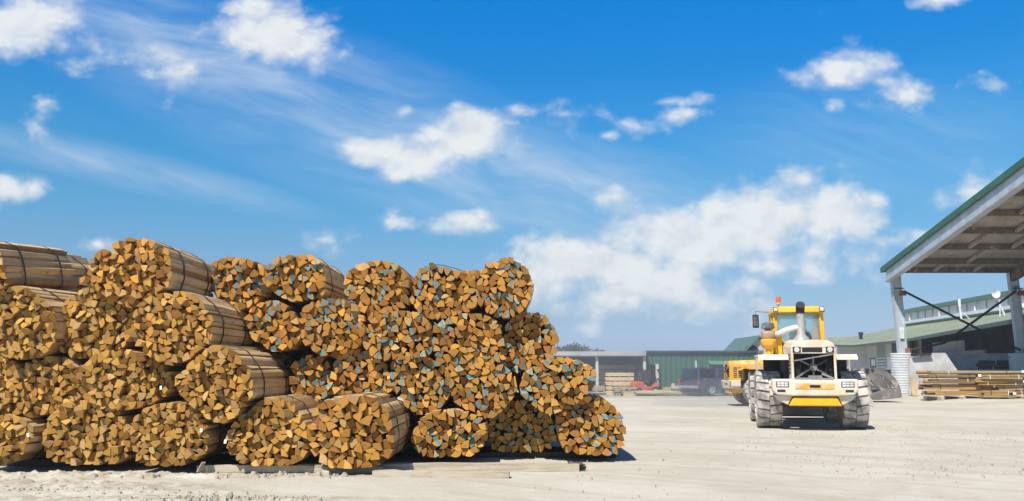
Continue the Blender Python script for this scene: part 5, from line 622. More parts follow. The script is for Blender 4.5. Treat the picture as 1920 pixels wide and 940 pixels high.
# ---------------------------------------------------------------- paints used on machines and buildings
YEL = mat('loader_yellow', (0.72, 0.36, 0.025), 0.42, var=.25, scale=2.2, dust=.42, dust_col=(0.58, 0.50, 0.38))
YELC = mat('cab_yellow', (0.80, 0.42, 0.015), 0.38, var=.15, scale=2.0, dust=.12, dust_col=(0.60, 0.50, 0.36))
DUSTY = mat('dusty_panel', (0.60, 0.53, 0.42), 0.8, var=.22, scale=2.4, dust=.5, dust_col=(0.66, 0.61, 0.52), col2=(0.56, 0.45, 0.28))
GREYP = mat('dusty_grey', (0.46, 0.44, 0.41), 0.7, var=.25, scale=3, dust=.45)
DARK = mat('dark_steel', (0.035, 0.034, 0.035), 0.6, .2, var=.4, scale=4, dust=.15)
BLACK = mat('soot_shade_black', (0.012, 0.012, 0.014), 0.6)
RUBBER = mat('tyre_rubber', (0.27, 0.25, 0.22), 0.9, var=.35, scale=3.0, dust=.55, dust_col=(0.52, 0.48, 0.42))
RUST = mat('rust', (0.30, 0.12, 0.05), 0.85, var=.4, scale=8)
RUSTC = mat('rusty_canister', (0.42, 0.25, 0.15), 0.7, var=.3, scale=5, dust=.35)
GLASSM, gt, gb = new_mat('cab_glass')
gb.inputs['Base Color'].default_value = (0.55, 0.80, 0.82, 1); gb.inputs['Roughness'].default_value = 0.03; gb.inputs['Transmission Weight'].default_value = 0.75; gb.inputs['IOR'].default_value = 1.45
gb.inputs['Alpha'].default_value = 0.55
DGLASS = mat('dark_glass', (0.02, 0.03, 0.035), 0.06, spec=.8)
LENS = mat('lamp_lens', (0.62, 0.62, 0.58), 0.15, dust=.3)
ORNG = mat('beacon_orange', (0.80, 0.15, 0.015), 0.2)
WHITE = mat('dirty_white', (0.74, 0.73, 0.70), 0.5, var=.12, scale=2.0, dust=.2)

def lettering(text, size, material, parent, loc, rot, depth=.004):
    cu = bpy.data.curves.new('lettering', 'FONT'); cu.body = text; cu.size = size; cu.extrude = depth; cu.align_x = 'CENTER'; cu.align_y = 'CENTER'
    tmp = bpy.data.objects.new('lettering', cu)
    dg = bpy.context.evaluated_depsgraph_get(); COL.objects.link(tmp); dg.update()
    me = bpy.data.meshes.new_from_object(tmp.evaluated_get(dg)); bpy.data.objects.remove(tmp)
    me.materials.clear(); me.materials.append(material)
    o = bpy.data.objects.new('lettering', me); COL.objects.link(o); o.parent = parent; o.location = loc; o.rotation_euler = rot
    return o

def loader_wheel(parent, x, y, side, r=.81, w=.66):
    """rim as the part, tyre with deep lugs as its sub-part; side = +1 outer face towards +x"""
    rb = MB()
    s = side
    rb.lathe([(0.05, .10 * s), (.20, .10 * s), (.22, .16 * s), (.26, .16 * s), (.27, .04 * s), (.40, .10 * s), (.43, .26 * s), (.46, .27 * s), (.46, -.27 * s), (.05, -.27 * s)], 'X', n=28)
    for k in range(12):
        a = k * math.pi / 6; rb.box(.155 * s - .02, .155 * s + .02, .23 * math.cos(a) - .02, .23 * math.cos(a) + .02, .23 * math.sin(a) - .02, .23 * math.sin(a) + .02)
    rim = rb.build('wheel', YEL if r > .8 else YEL, parent, (x, y, r), smooth=True)
    tb = MB(); hw = w / 2
    tb.lathe([(.45, -.25), (.52, -hw * .93), (.66, -hw), (r - .11, -hw * .97), (r - .06, -hw * .86), (r - .065, 0), (r - .06, hw * .86), (r - .11, hw * .97), (.66, hw), (.52, hw * .93), (.45, .25)], 'X', n=48)
    N = 19
    for k in range(N):
        for sd_ in (-1, 1):
            a0 = 2 * math.pi * (k + (.5 if sd_ > 0 else 0)) / N; da = 2 * math.pi / N * .385
            def pt(rad, xx, a): return (xx, rad * math.cos(a), rad * math.sin(a))
            sk = 0.06
            x0, x1 = .01 * sd_, hw * .985 * sd_
            ring = []
            for rad, sh in ((r - .10, 1.06), (r, 1.0)):
                ring += [pt(rad, x0, a0 - da * sh + sk), pt(rad, x1 * (1.0 if rad < r else .97), a0 - da * sh), pt(rad, x1 * (1.0 if rad < r else .97), a0 + da * sh), pt(rad, x0, a0 + da * sh + sk)]
            tb.hexa(ring)
            # lug running down the shoulder
            ring = []
            for rad, xx in ((r - .23, hw * .99 * sd_), (r - .02, hw * .975 * sd_)):
                ring += [pt(rad, xx - .05 * sd_, a0 - da), pt(rad, xx + .018 * sd_, a0 - da), pt(rad, xx + .018 * sd_, a0 + da), pt(rad, xx - .05 * sd_, a0 + da)]
            tb.hexa(ring)
    tb.build('tyre', RUBBER, rim, smooth=True, angle=30)
    return rim

def make_loader(label, loc, rz, group):
    t = thing('wheel_loader', label, 'wheel loader', loc, rz, group)
    # chassis
    b = MB(); b.box(-.45, .45, -1.0, 1.35, .62, 1.25); b.box(-.38, .38, 1.35, 4.0, .55, 1.15); b.box(-1.25, 1.25, -.16, .16, .66, .96); b.box(-1.25, 1.25, 3.14, 3.46, .66, .96)
    b.build('chassis', DARK, t, bevel=.02)
    # counterweight: chamfered block with lamp recesses and a yellow lower step
    b = MB()
    b.prism([(-1.14, 1.40), (1.14, 1.40), (1.14, 1.08), (1.02, .96), (.62, .93), (-.62, .93), (-1.02, .96), (-1.14, 1.08)], 'Y', -1.45, -.95)
    cw = b.build('counterweight', DUSTY, t, bevel=.05, segs=3)
    b = MB(); b.box(-.52, .52, -1.462, -1.44, 1.12, 1.29); b.build('recess', YEL, cw, bevel=.01)
    b = MB(); b.box(-.14, .14, -1.475, -1.455, 1.17, 1.24); b.build('hitch_slot', BLACK, cw)
    for sx in (-1, 1):
        b = MB(); b.box(sx * .86 - .17, sx * .86 + .17, -1.465, -1.445, 1.18, 1.33); lm = b.build('light_cluster', DARK, cw, bevel=.01)
        b = MB()
        for i in range(3):
            for j in range(2): b.box(sx * .86 - .145 + i * .10, sx * .86 - .055 + i * .10, -1.472, -1.466, 1.195 + j * .066, 1.25 + j * .066)
        b.build('lens', LENS, lm)
        b = MB(); b.box(sx * .9 - .11, sx * .9 + .11, -1.455, -1.44, 1.04, 1.11); b.build('step_slot', DARK, cw)
    b = MB(); b.prism([(-.58, .90), (.58, .90), (.70, .66), (-.70, .66)][::-1], 'Y', -1.38, -.9)
    b.build('tow_frame', YELC, t, bevel=.03)
    b = MB(); b.hexa([(-.95, -1.3, .80), (-.72, -1.3, .68), (-.72, -.8, .68), (-.95, -.8, .80), (-1.1, -1.35, .96), (-.6, -1.35, .93), (-.6, -.8, .93), (-1.1, -.8, .96)])
    b.hexa([(.72, -1.3, .68), (.95, -1.3, .80), (.95, -.8, .80), (.72, -.8, .68), (.6, -1.35, .93), (1.1, -1.35, .96), (1.1, -.8, .96), (.6, -.8, .93)])
    b.build('lower_bracket', DUSTY, t, bevel=.02)
    # hood with sloping, rounded top and open radiator bay
    b = MB(); prof = [(-.60, 1.38), (-.60, 2.26), (-.53, 2.40), (-.40, 2.47), (.40, 2.47), (.53, 2.40), (.60, 2.26), (.60, 1.38)]
    n = len(prof); vs = [(x, -1.38, z) for x, z in prof] + [(x, .2, z + (.06 if z > 2 else 0)) for x, z in prof] + [(x, 1.15, z + (.10 if z > 2 else 0)) for x, z in prof]
    fs = [(j * n + i, j * n + (i + 1) % n, (j + 1) * n + (i + 1) % n, (j + 1) * n + i) for j in range(2) for i in range(n)] + [tuple(range(2 * n, 3 * n))]
    b.add(vs, fs)
    # rear face as a frame round the bay
    ox = [-.60, -.53, .53, .60]; oz = [1.30, 1.36, 2.08, 2.36]
    def rect(x0, x1, z0, z1): b.box(x0, x1, -1.41, -1.37, z0, z1)
    rect(-.60, -.53, 1.32, 2.26); rect(.53, .60, 1.32, 2.26); rect(-.53, .53, 1.32, 1.37); rect(-.53, .53, 2.10, 2.26)
    b.prism([(-.60, 2.26), (.60, 2.26), (.53, 2.395), (.40, 2.465), (-.40, 2.465), (-.53, 2.395)], 'Y', -1.41, -1.37)
    hood = b.build('hood', mat('dusty_hood', (0.62, 0.55, 0.44), .6, var=.2, scale=1.6, dust=.45, dust_col=(0.70, 0.66, 0.58), col2=(0.60, 0.46, 0.25)), t, bevel=.02)
    b = MB(); b.box(-.30, .24, -1.417, -1.409, 2.14, 2.27); b.build('vent_slot', BLACK, hood)
    for sx in (-1, 1):
        b = MB(); b.box(sx * .44 - .11, sx * .44 + .11, -1.425, -1.405, 2.13, 2.29); l = b.build('headlight', DARK, hood, bevel=.015)
        b = MB(); b.lathe([(.075, 0), (.07, -.02), (.01, -.028)], 'Y', (sx * .44, -1.424, 2.21), 16); b.build('lens', LENS, l, smooth=True)
    # radiator bay: back plate, fan shroud, struts, torn guard
    b = MB(); b.box(-.53, .53, -1.10, -1.06, 1.37, 2.10); b.lathe([(.30, 0), (.34, -.12), (.36, -.12), (.36, 0)], 'Y', (0, -1.10, 1.72), 28)
    bay = b.build('radiator', BLACK, t)
    b = MB()
    for a in (35, 145, 215, 325, 90, 270):
        b.bar((.05 * math.cos(R(a)), -1.24, 1.72 + .05 * math.sin(R(a))), (.44 * math.cos(R(a)), -1.30, 1.72 + .34 * math.sin(R(a))), .05, .04)
    b.lathe([(.02, -.14), (.10, -.12), (.12, 0)], 'Y', (0, -1.18, 1.72), 16)
    b.build('fan', mat('worn_metal', (.10, .09, .08), .6, .2, var=.5, dust=.3), bay)
    b = MB(); b.bar((-.55, -1.43, 1.90), (.50, -1.44, 2.08), .03, .035); b.bar((-.53, -1.42, 1.40), (-.30, -1.40, 1.55), .03, .04); b.bar((.50, -1.42, 1.42), (.20, -1.38, 1.55), .03, .05); b.bar((-.50, -1.42, 1.42), (.5, -1.43, 1.40), .04, .05); b.box(-.16, .2, -1.42, -1.38, 1.40, 1.50)
    b.build('guard_bar', mat('guard_grey', (.24, .225, .20), .7, var=.3, dust=.2), bay)
    # side louvres and lettering
    for sx in (-1, 1):
        b = MB()
        for i in range(6):
            for j in range(3): b.box(sx * .60, sx * .612, -1.2 + j * .26, -1.0 + j * .26, 1.55 + i * .10, 1.60 + i * .10)
        b.build('louvre', DARK, hood)
        lettering('VOLVO', .22, GREYP, hood, (sx * .604, .35, 2.18), (R(90), 0, R(90) * sx))
    # fenders
    for sx in (-1, 1):
        b = MB(); x0, x1 = sx * .62, (-1.46 if sx < 0 else 1.24); lo, hi = min(x0, x1), max(x0, x1)
        b.box(lo, hi, -.80, 1.0, 2.03, 2.09)
        b.hexa([(lo, -.98, 1.93), (hi, -.98, 1.93), (hi, -.80, 2.03), (lo, -.80, 2.03), (lo, -.97, 1.98), (hi, -.97, 1.98), (hi, -.80, 2.09), (lo, -.80, 2.09)])
        fo = b.build('fender', DUSTY, t, bevel=.012)
        b = MB(); b.box(min(sx * .62, sx * .74), max(sx * .62, sx * .74), -.6, 1.0, 1.35, 2.03); b.box(min(sx * .74, sx * 1.20), max(sx * .74, sx * 1.20), .80, .96, 1.35, 2.03)
        b.build('fender_lining', DARK, fo)
    # cab
    cx = -.08; w = .78
    b = MB(); b.box(cx - w, cx + w, 1.25, 2.95, 1.50, 2.18); b.box(cx - w, cx + w, 1.25, 1.40, 2.18, 2.52)
    for (x, y) in ((cx - w + .07, 1.34), (cx + w - .07, 1.34), (cx - w + .06, 2.90), (cx + w - .06, 2.90), (cx - w + .05, 2.05), (cx + w - .05, 2.05)):
        tx = .03 if x < cx else -.03
        b.hexa([(x - .07, y - .06, 2.1), (x + .07, y - .06, 2.1), (x + .07, y + .06, 2.1), (x - .07, y + .06, 2.1), (x - .06 + tx, y - .06, 3.42), (x + .06 + tx, y - .06, 3.42), (x + .06 + tx, y + .06, 3.42), (x - .06 + tx, y + .06, 3.42)])
    cab = b.build('cab', YELC, t, bevel=.02)
    b = MB(); b.hexa([(cx - .80, 1.15, 3.40), (cx + .80, 1.15, 3.40), (cx + .80, 3.05, 3.40), (cx - .80, 3.05, 3.40), (cx - .74, 1.2, 3.60), (cx + .74, 1.2, 3.60), (cx + .74, 3.0, 3.60), (cx - .74, 3.0, 3.60)])
    b.build('roof', YELC, cab, bevel=.05, segs=3)
    b = MB(); b.box(cx - .62, cx + .62, 1.31, 1.325, 2.52, 3.40); b.build('rear_window', GLASSM, cab)
    b = MB(); b.box(cx - .64, cx + .64, 2.89, 2.905, 2.18, 3.40); b.build('windscreen', GLASSM, cab)
    for sx in (-1, 1):
        for (y0, y1) in ((1.42, 1.98), (2.12, 2.83)):
            b = MB(); xx = cx + sx * (w - .055); b.box(xx - .006, xx + .006, y0, y1, 2.18, 3.40); b.build('side_window', GLASSM, cab)
    b = MB()
    b.box(cx - .26, cx + .26, 1.75, 2.25, 1.9, 2.28); b.box(cx - .25, cx + .25, 1.62, 1.76, 2.2, 2.95)
    b.build('seat', DARK, cab, bevel=.05)
    b = MB(); b.tube([(cx, 2.85, 2.1), (cx, 2.62, 2.62)], .035, 8); b.lathe([(.17, -.015), (.20, 0), (.17, .015)], 'Z', (cx, 2.62, 2.64), 20, close=True)
    b.build('steering_wheel', BLACK, cab)
    for sx in (-1, 1):
        b = MB(); b.box(cx + sx * .68 - .07, cx + sx * .68 + .07, 1.08, 1.17, 3.43, 3.58); wl = b.build('work_light', DARK, cab, bevel=.015)
        b = MB(); b.box(cx + sx * .68 - .055, cx + sx * .68 + .055, 1.07, 1.079, 3.45, 3.56); b.build('lens', LENS, wl)
    # beacon on its stalk
    b = MB(); b.tube([(-.60, 1.9, 3.58), (-.60, 1.9, 3.74)], .03, 8); b.lathe([(.07, 3.70), (.085, 3.72), (.085, 3.78)], 'Z', (-.60, 1.9, 0), 16)
    be = b.build('beacon', GREYP, t)
    b = MB(); b.lathe([(.08, 3.785), (.082, 3.90), (.06, 3.96), (.01, 3.965)], 'Z', (-.60, 1.9, 0), 16); b.build('lens', ORNG, be, smooth=True)
    # mirror
    for sx in (-1,):
        b = MB(); x = cx + sx * 1.18
        b.box(x - .10, x + .10, 2.80, 2.86, 3.02, 3.46)
        mi = b.build('mirror', BLACK, t, bevel=.03)
        b = MB(); b.tube([(cx + sx * .75, 2.7, 3.52), (x, 2.85, 3.56), (x, 2.85, 3.44)], .014, 6); b.build('mirror_arm', RUST, mi)
        b = MB(); b.box(x - .075, x + .075, 2.79, 2.799, 3.08, 3.40); b.build('mirror_glass', mat('mirror_glass', (.25, .2, .15), .1, .6, var=.6, scale=4), mi)
    # exhaust stack with slanted black mouth
    b = MB(); px, py = -.07, .75
    b.lathe([(.26, 2.50), (.22, 2.60), (.15, 2.68), (.12, 2.72), (.12, 3.30), (.125, 3.36)], 'Z', (px, py, 0), 24)
    ex = b.build('exhaust_stack', mat('grey_stack', (.40, .385, .36), .6, .2, var=.3, dust=.4), t, smooth=True)
    b = MB(); b.tube([(px, py, 3.34), (px, py + .0, 3.45), (px, py - .05, 3.54), (px, py - .14, 3.61)], [.125, .13, .135, .13], 20); b.build('exhaust_tip', BLACK, ex, smooth=True)
    # air cleaner with cap, canister, bowl and hose
    ax, ay = -1.03, .75
    b = MB(); b.lathe([(.10, 2.09), (.10, 2.28), (.20, 2.34), (.24, 2.42), (.24, 2.55), (.18, 2.60)], 'Z', (ax, ay, 0), 22); ac = b.build('air_cleaner', YEL, t, smooth=True)
    b = MB(); b.lathe([(.20, 2.60), (.215, 2.62), (.215, 2.80), (.20, 2.82), (.10, 2.84), (.10, 2.90)], 'Z', (ax, ay, 0), 22); b.build('canister', RUSTC, ac, smooth=True)
    b = MB(); b.lathe([(.12, 2.88), (.19, 2.90), (.20, 2.96), (.17, 3.06), (.06, 3.09), (.01, 3.09)], 'Z', (ax, ay, 0), 22); b.build('precleaner_cap', mat('cap_grey', (.12, .12, .125), .5, dust=.3), ac, smooth=True)
    b = MB(); b.tube([(ax + .15, ay, 2.72), (ax + .30, ay, 2.74), (ax + .55, ay + .02, 2.86), (ax + .78, ay + .02, 2.92), (px - .05, py, 2.93)], .09, 14); b.build('intake_pipe', mat('pale_pipe', (.62, .60, .55), .5, dust=.35), ac, smooth=True)
    b = MB(); b.hexa([(-.80, .9, 2.05), (-.62, .9, 2.05), (-.62, 1.2, 2.05), (-.80, 1.2, 2.05), (-.92, .9, 2.80), (-.62, .9, 2.85), (-.62, 1.2, 2.85), (-.92, 1.2, 2.80)]); b.build('bracket', YELC, t, bevel=.02)
    # steps
    for sx in (-1, 1):
        b = MB()
        for k in range(4): b.box(sx * 1.15 - .2, sx * 1.15 + .2, 1.35, 1.75, .55 + k * .38, .60 + k * .38)
        b.box(sx * 1.36 - .02, sx * 1.36 + .02, 1.35, 1.75, .55, 2.09)
        b.build('steps', GREYP, t)
    # wheels
    for (x, y) in ((-1.17, 0), (1.17, 0), (-1.17, 3.3), (1.17, 3.3)): loader_wheel(t, x, y, 1 if x > 0 else -1)
    # front frame, arms and bucket
    for sx in (-1, 1):
        b = MB(); b.box(sx * 1.17 - .36, sx * 1.17 + .36, 2.75, 3.75, 1.66, 1.72); b.build('front_fender', YEL, t, bevel=.02)
        b = MB(); b.prism([(2.6, 1.9), (3.1, 2.1), (4.3, 1.3), (5.0, .55), (5.0, .35), (4.7, .35), (4.1, 1.0), (3.0, 1.6), (2.6, 1.5)], 'X', sx * .45 - .06, sx * .45 + .06); b.build('lift_arm', YEL, t)
    b = MB(); prof = [(4.9, 1.25), (4.9, .35), (5.0, .12), (5.2, .05), (6.0, .05), (6.0, .08), (5.22, .10), (5.06, .20), (4.97, .40), (4.97, 1.25)]
    b.prism(prof, 'X', -1.2, 1.2)
    for sx in (-1, 1): b.prism([(4.9, 1.25), (4.9, .35), (5.0, .12), (5.2, .05), (6.0, .05), (5.3, 1.25)], 'X', sx * 1.2 - .02, sx * 1.2 + .02)
    b.build('bucket', GREYP, t)
    return t
LG = 'yellow wheel loaders in the yard'
LP = at(1520, 800.5, 26.0)
make_loader('dusty yellow wheel loader seen from behind, driver in its cab', (LP.x, 26.0, 0), R(-12), LG)
L2 = at(1414, 760, 42.0)
second = make_loader('yellow wheel loader beyond, showing its slatted rear, mostly behind the nearer loader', (L2.x, 42.0, 0), R(-90), LG)
second.scale = (.88, .88, .84)
for part in second.children_recursive:       # this one is less caked in dust: its panels still show yellow
    for sl in part.material_slots:
        if sl.material and sl.material.name in ('dusty_hood', 'dusty_panel') and not part.name.startswith('counterweight'):
            sl.link = 'OBJECT'; sl.material = YEL

# ---------------------------------------------------------------- the driver
def skin_figure(name, joints, edges, radii, material, parent=None, root=0):
    me = bpy.data.meshes.new(name); me.from_pydata([Vector(j) for j in joints], edges, []); me.update()
    o = bpy.data.objects.new(name, me); COL.objects.link(o)
    if parent is not None: o.parent = parent
    sk = o.modifiers.new('skin', 'SKIN'); sk.use_smooth_shade = True
    for i, r in enumerate(radii):
        sv = me.skin_vertices[0].data[i]; sv.radius = r if isinstance(r, tuple) else (r, r); sv.use_root = (i == root)
    ss = o.modifiers.new('sub', 'SUBSURF'); ss.levels = 2; ss.render_levels = 2
    me.materials.append(material); return o
SKINM = mat('skin', (.45, .25, .17), .6, var=.1); SHIRT = mat('dark_shirt', (.06, .065, .08), .85)
hf = MB()
pr = thing('person', 'driver in dark clothes and cap sitting in the loader cab', 'person', (0, 0, 0))
mw = Matrix.Translation((LP.x, 26.0, 0)) @ Matrix.Rotation(R(-12), 4, 'Z'); pr.matrix_world = mw @ Matrix.Translation((.12, 2.02, 2.28))
J = [(0, 0, .10), (0, -.03, .30), (0, -.03, .48), (0, -.01, .60), (0, 0, .70), (0, .02, .80), (0, .02, .88),
     (.20, -.02, .50), (.26, .12, .28), (.16, .40, .34), (-.20, -.02, .50), (-.26, .12, .28), (-.16, .40, .34),
     (.10, .08, .10), (.13, .48, .10), (.13, .55, -.30), (-.10, .08, .10), (-.13, .48, .10), (-.13, .55, -.30)]
E = [(0, 1), (1, 2), (2, 3), (3, 4), (4, 5), (5, 6), (2, 7), (7, 8), (8, 9), (2, 10), (10, 11), (11, 12), (0, 13), (13, 14), (14, 15), (0, 16), (16, 17), (17, 18)]
RR = [(.17, .12), (.16, .11), (.17, .10), .055, (.085, .10), (.095, .11), (.07, .08), .065, .05, .035, .065, .05, .035, .09, .07, .05, .09, .07, .05]
skin_figure('body', J, E, RR, SHIRT, pr)
b = MB(); b.lathe([(.115, .80), (.12, .86), (.10, .93), (.05, .965), (.01, .97)], 'Z', (0, .02, 0), 16); b.box(-.08, .08, .12, .24, .835, .85); b.build('cap', BLACK, pr, smooth=True)
b = MB(); b.lathe([(.02, .66), (.09, .70), (.10, .76), (.10, .80)], 'Z', (0, .035, 0), 14); b.box(-.015, .015, .12, .15, .73, .77); b.build('face', SKINM, pr, smooth=True)
vest = MB(); vest.hexa([(-.10, -.015, 0), (.10, -.015, 0), (.10, .015, 0), (-.10, .015, 0), (-.03, -.02, .62), (.03, -.02, .62), (.03, .02, .62), (-.03, .02, .62)])
vo = vest.build('safety_vest', mat('hivis_orange', (.85, .22, .03), .8, var=.3), None, bevel=.01)
vo.matrix_world = mw @ Matrix.Translation((.43, 1.40, 2.50))
tag(vo, 'orange safety vest hanging inside the loader cab rear window', 'vest')

# ---------------------------------------------------------------- buildings: the open canopy at the right
GREEN = mat('green_sheet', (0.035, 0.125, 0.075), 0.5, var=.2, scale=1.2, dust=.12)
GALV = mat('galvanised', (0.52, 0.55, 0.57), 0.45, .35, var=.2, scale=1.5)
UNDER = mat('dusty_roof_underside', (0.36, 0.335, 0.30), 0.7, .0, var=.3, scale=1.2, dust=.4, dust_col=(.42, .38, .32))
PURL = mat('dusty_purlin', (0.15, 0.115, 0.085), 0.75, var=.35, scale=2, dust=.3)
COLM = mat('column_steel', (0.48, 0.52, 0.54), 0.5, .15, var=.18, scale=1.2, dust=.2)
CONC = mat('concrete', (0.42, 0.405, 0.385), 0.85, var=.3, scale=1.4, bump=.4, dust=.3)
CORR = mat('corrugated_pale', (0.62, 0.63, 0.62), 0.5, .1, var=.12, scale=1.5, dust=.25)

def canopy():
    YB = 56.0
    eave = at(1666, 511, YB); X0 = eave.x; ze = eave.z
    Yc = X0 / (960 / F) / 1.0           # depth at which the left edge meets the side of the photograph
    d = ray(1920, 322); Yc = X0 / d.x * d.y; zc = EYE + X0 / d.x * d.z
    slope = (zc - ze) / (YB - Yc)
    zr = lambda y: ze + slope * (YB - y)
    YF = 30.0; X1 = 62.0
    t = thing('open_canopy', 'tall open steel canopy with green edged sloping roof at the right', 'canopy', (X0, YB, 0))
    L = lambda x, y, z: (x - X0, y - YB, z)
    # corrugated roof sheet, ribs running down the slope
    b = MB(); nx = int((X1 - X0) / .15); prof = []
    for i in range(nx + 1): prof.append((X0 - .25 + i * .15, .04 if i % 2 else -.04))
    vs = []; 
    for y in (YB + .35, YF):
        for (x, dz) in prof: vs.append(L(x, y, zr(y) + .30 + dz))
    n = len(prof); b.add(vs, [(i, i + 1, n + i + 1, n + i) for i in range(n - 1)])
    rs = b.build('roof_sheet', UNDER, t, fix=False)
    # green capping: gable edge and eave
    b = MB()
    def slab(x0, x1, y0, y1, dz0, dz1):
        b.hexa([L(x0, y1, zr(y1) + dz0), L(x1, y1, zr(y1) + dz0), L(x1, y0, zr(y0) + dz0), L(x0, y0, zr(y0) + dz0), L(x0, y1, zr(y1) + dz1), L(x1, y1, zr(y1) + dz1), L(x1, y0, zr(y0) + dz1), L(x0, y0, zr(y0) + dz1)])
    slab(X0 - .34, X0 - .20, YB + .42, YF, .10, .40)
    slab(X0 - .34, X0 - .02, YB + .42, YF, .402, .43)
    slab(X0 - .34, X1, YB + .40, YB + .34, .12, .36)
    b.build('edge_capping', GREEN, t)
    # gable rafter: channel section in two steps
    b = MB(); slab(X0 - .16, X0 + .05, YB, YF, -.30, .18); slab(X0 - .24, X0 + .02, YB, YF, -.62, -.29); slab(X0 - .22, X0 + .12, YB, YF, -.66, -.622)
    b.build('gable_rafter', GALV, t, bevel=.01)
    BAY = at(1893, 506, YB).x - at(1673, 506, YB).x
    for k in range(1, 5):
        b = MB(); x = X0 + .35 + BAY * k; slab(x - .14, x + .14, YB, YF, -.60, -.02); b.build('rafter', PURL, t)
    # purlins along the canopy, bridging between them
    py = [YB - .1, 54.1, 51.4, 48.7, 46.0, 43.3, 40.6, 37.9, 35.2, 32.5, 30.3]
    for i, y in enumerate(py):
        b = MB(); b.box(0, X1 - X0, y - .05 - YB, y + .05 - YB, zr(y) - .06, zr(y) + .27); b.box(0, X1 - X0, y + .05 - YB, y + .16 - YB, zr(y) - .06, zr(y) - .04)
        b.build('purlin', PURL, t)
        if i:
            ya = py[i - 1]
            for k in range(5):
                for fr in ((.33, .67) if i % 2 else (.5,)):
                    x = X0 + .35 + BAY * (k + fr)
                    b = MB(); b.hexa([L(x - .08, ya - .05, zr(ya) - .02), L(x + .08, ya - .05, zr(ya) - .02), L(x + .08, y + .05, zr(y) - .02), L(x - .08, y + .05, zr(y) - .02),
                            L(x - .08, ya - .05, zr(ya) + .15), L(x + .08, ya - .05, zr(ya) + .15), L(x + .08, y + .05, zr(y) + .15), L(x - .08, y + .05, zr(y) + .15)])
                    b.build('bridging', UNDER, t)
    # columns: tapered I sections, on the back eave line and at the front
    zf = at(1690, 662, YB).z
    cols = []
    for k in range(4):
        for yy, f in ((YB, 1), (YF + .4, 0)):
            x = X0 + .40 + BAY * k if True else 0
            zt = zr(yy) - .02; zb = zf if f else 0
            b = MB(); xb = x + (.18 if f else 0)
            for (o0, o1) in ((-.30, -.26), (.26, .30)):
                b.hexa([L(xb + o0 * .9, yy - .16, zb), L(xb + o1 * .9, yy - .16, zb), L(xb + o1 * .9, yy + .16, zb), L(xb + o0 * .9, yy + .16, zb), L(x + o0, yy - .16, zt), L(x + o1, yy - .16, zt), L(x + o1, yy + .16, zt), L(x + o0, yy + .16, zt)])
            b.hexa([L(xb - .25, yy - .07, zb), L(xb + .25, yy - .07, zb), L(xb + .25, yy + .03, zb), L(xb - .25, yy + .03, zb), L(x - .31, yy - .07, zt), L(x + .31, yy - .07, zt), L(x + .31, yy + .03, zt), L(x - .31, yy + .03, zt)])
            c = b.build('column', COLM, t)
            if f:
                cols.append((x, xb))
                for zz, w in ((zb + .12, .2), (zb + (zt - zb) * .74, .2)):
                    xx = xb + (x - xb) * (zz - zb) / (zt - zb)
                    m = MB(); m.box(xx + .12 - X0, xx + .48 - X0, -.30, -.165, zz - .16, zz + .16); m.build('bracket', RUST, c)
                zz = zb + (zt - zb) * .80; m = MB(); m.box(xb - .33 - X0, xb + .28 - X0, -.20, -.165, zz - .03, zz + .03); m.build('splice_plate', DARK, c)
                if k == 0:
                    m = MB(); m.box(xb - .16 - X0, xb + .10 - X0, -.19, -.165, zb + .9, zb + 1.6); m.build('notice', WHITE, c)
                    m = MB()
                    for q in range(5): m.box(xb - .12 - X0, xb + (.06 if q % 2 else .02) - X0, -.195, -.1905, zb + 1.0 + q * .11, zb + 1.03 + q * .11)
                    m.build('notice_print', GREYP, c)
                if k == 1:
                    m = MB(); m.box(xb - .15 - X0, xb + .10 - X0, -.19, -.165, zt - 1.35, zt - .85); pl = m.build('notice', mat('notice_blue', (.10, .22, .42), .5), c)
                    m = MB(); m.prism([(xb - .10 - X0, zt - 1.28), (xb + .05 - X0, zt - 1.28), (xb - .02 - X0, zt - 1.0)], 'Y', -.195, -.191); m.build('notice_print', WHITE, pl)
    z_hi, z_lo = at(1690, 547, YB).z, at(1690, 657, YB).z
    for k in range(3):
        (xa, xb_), (xc, xd) = cols[k], cols[k + 1]
        b = MB(); b.tube([L(xa + .4, YB - .25, z_hi), L(xd - .2, YB - .25, z_lo)], .075, 8); b.build('brace', PURL if k else DARK, t, smooth=True)
        b = MB(); b.tube([L(xb_ + .35, YB - .42, z_lo), L(xb_ + 2.5, YB - .42, z_lo + .45), L(xc - .1, YB - .42, z_hi)], .075, 8); b.build('brace', DARK, t, smooth=True)
    return X0, BAY, YB, zf, cols
CX0, BAY, CYB, CZF, CCOLS = canopy()
lab = ['pale corrugated pipe plinth under the left canopy column', 'pale corrugated pipe plinth under the second canopy column at the right edge', 'corrugated pipe plinth under a canopy column out of frame', None]
for k in range(2):
    xb = CCOLS[k][1]
    b = MB(); prof = []
    n = 54
    for i in range(n + 1): prof.append((.70 + (.055 if i % 2 else 0), CZF * i / n))
    b.lathe(prof, 'Z', (0, 0, 0), 40)
    o = b.build('pipe_plinth', CORR, None, (xb, CYB, -.02), smooth=False)
    tag(o, lab[k], 'plinth', 'corrugated pipe plinths')
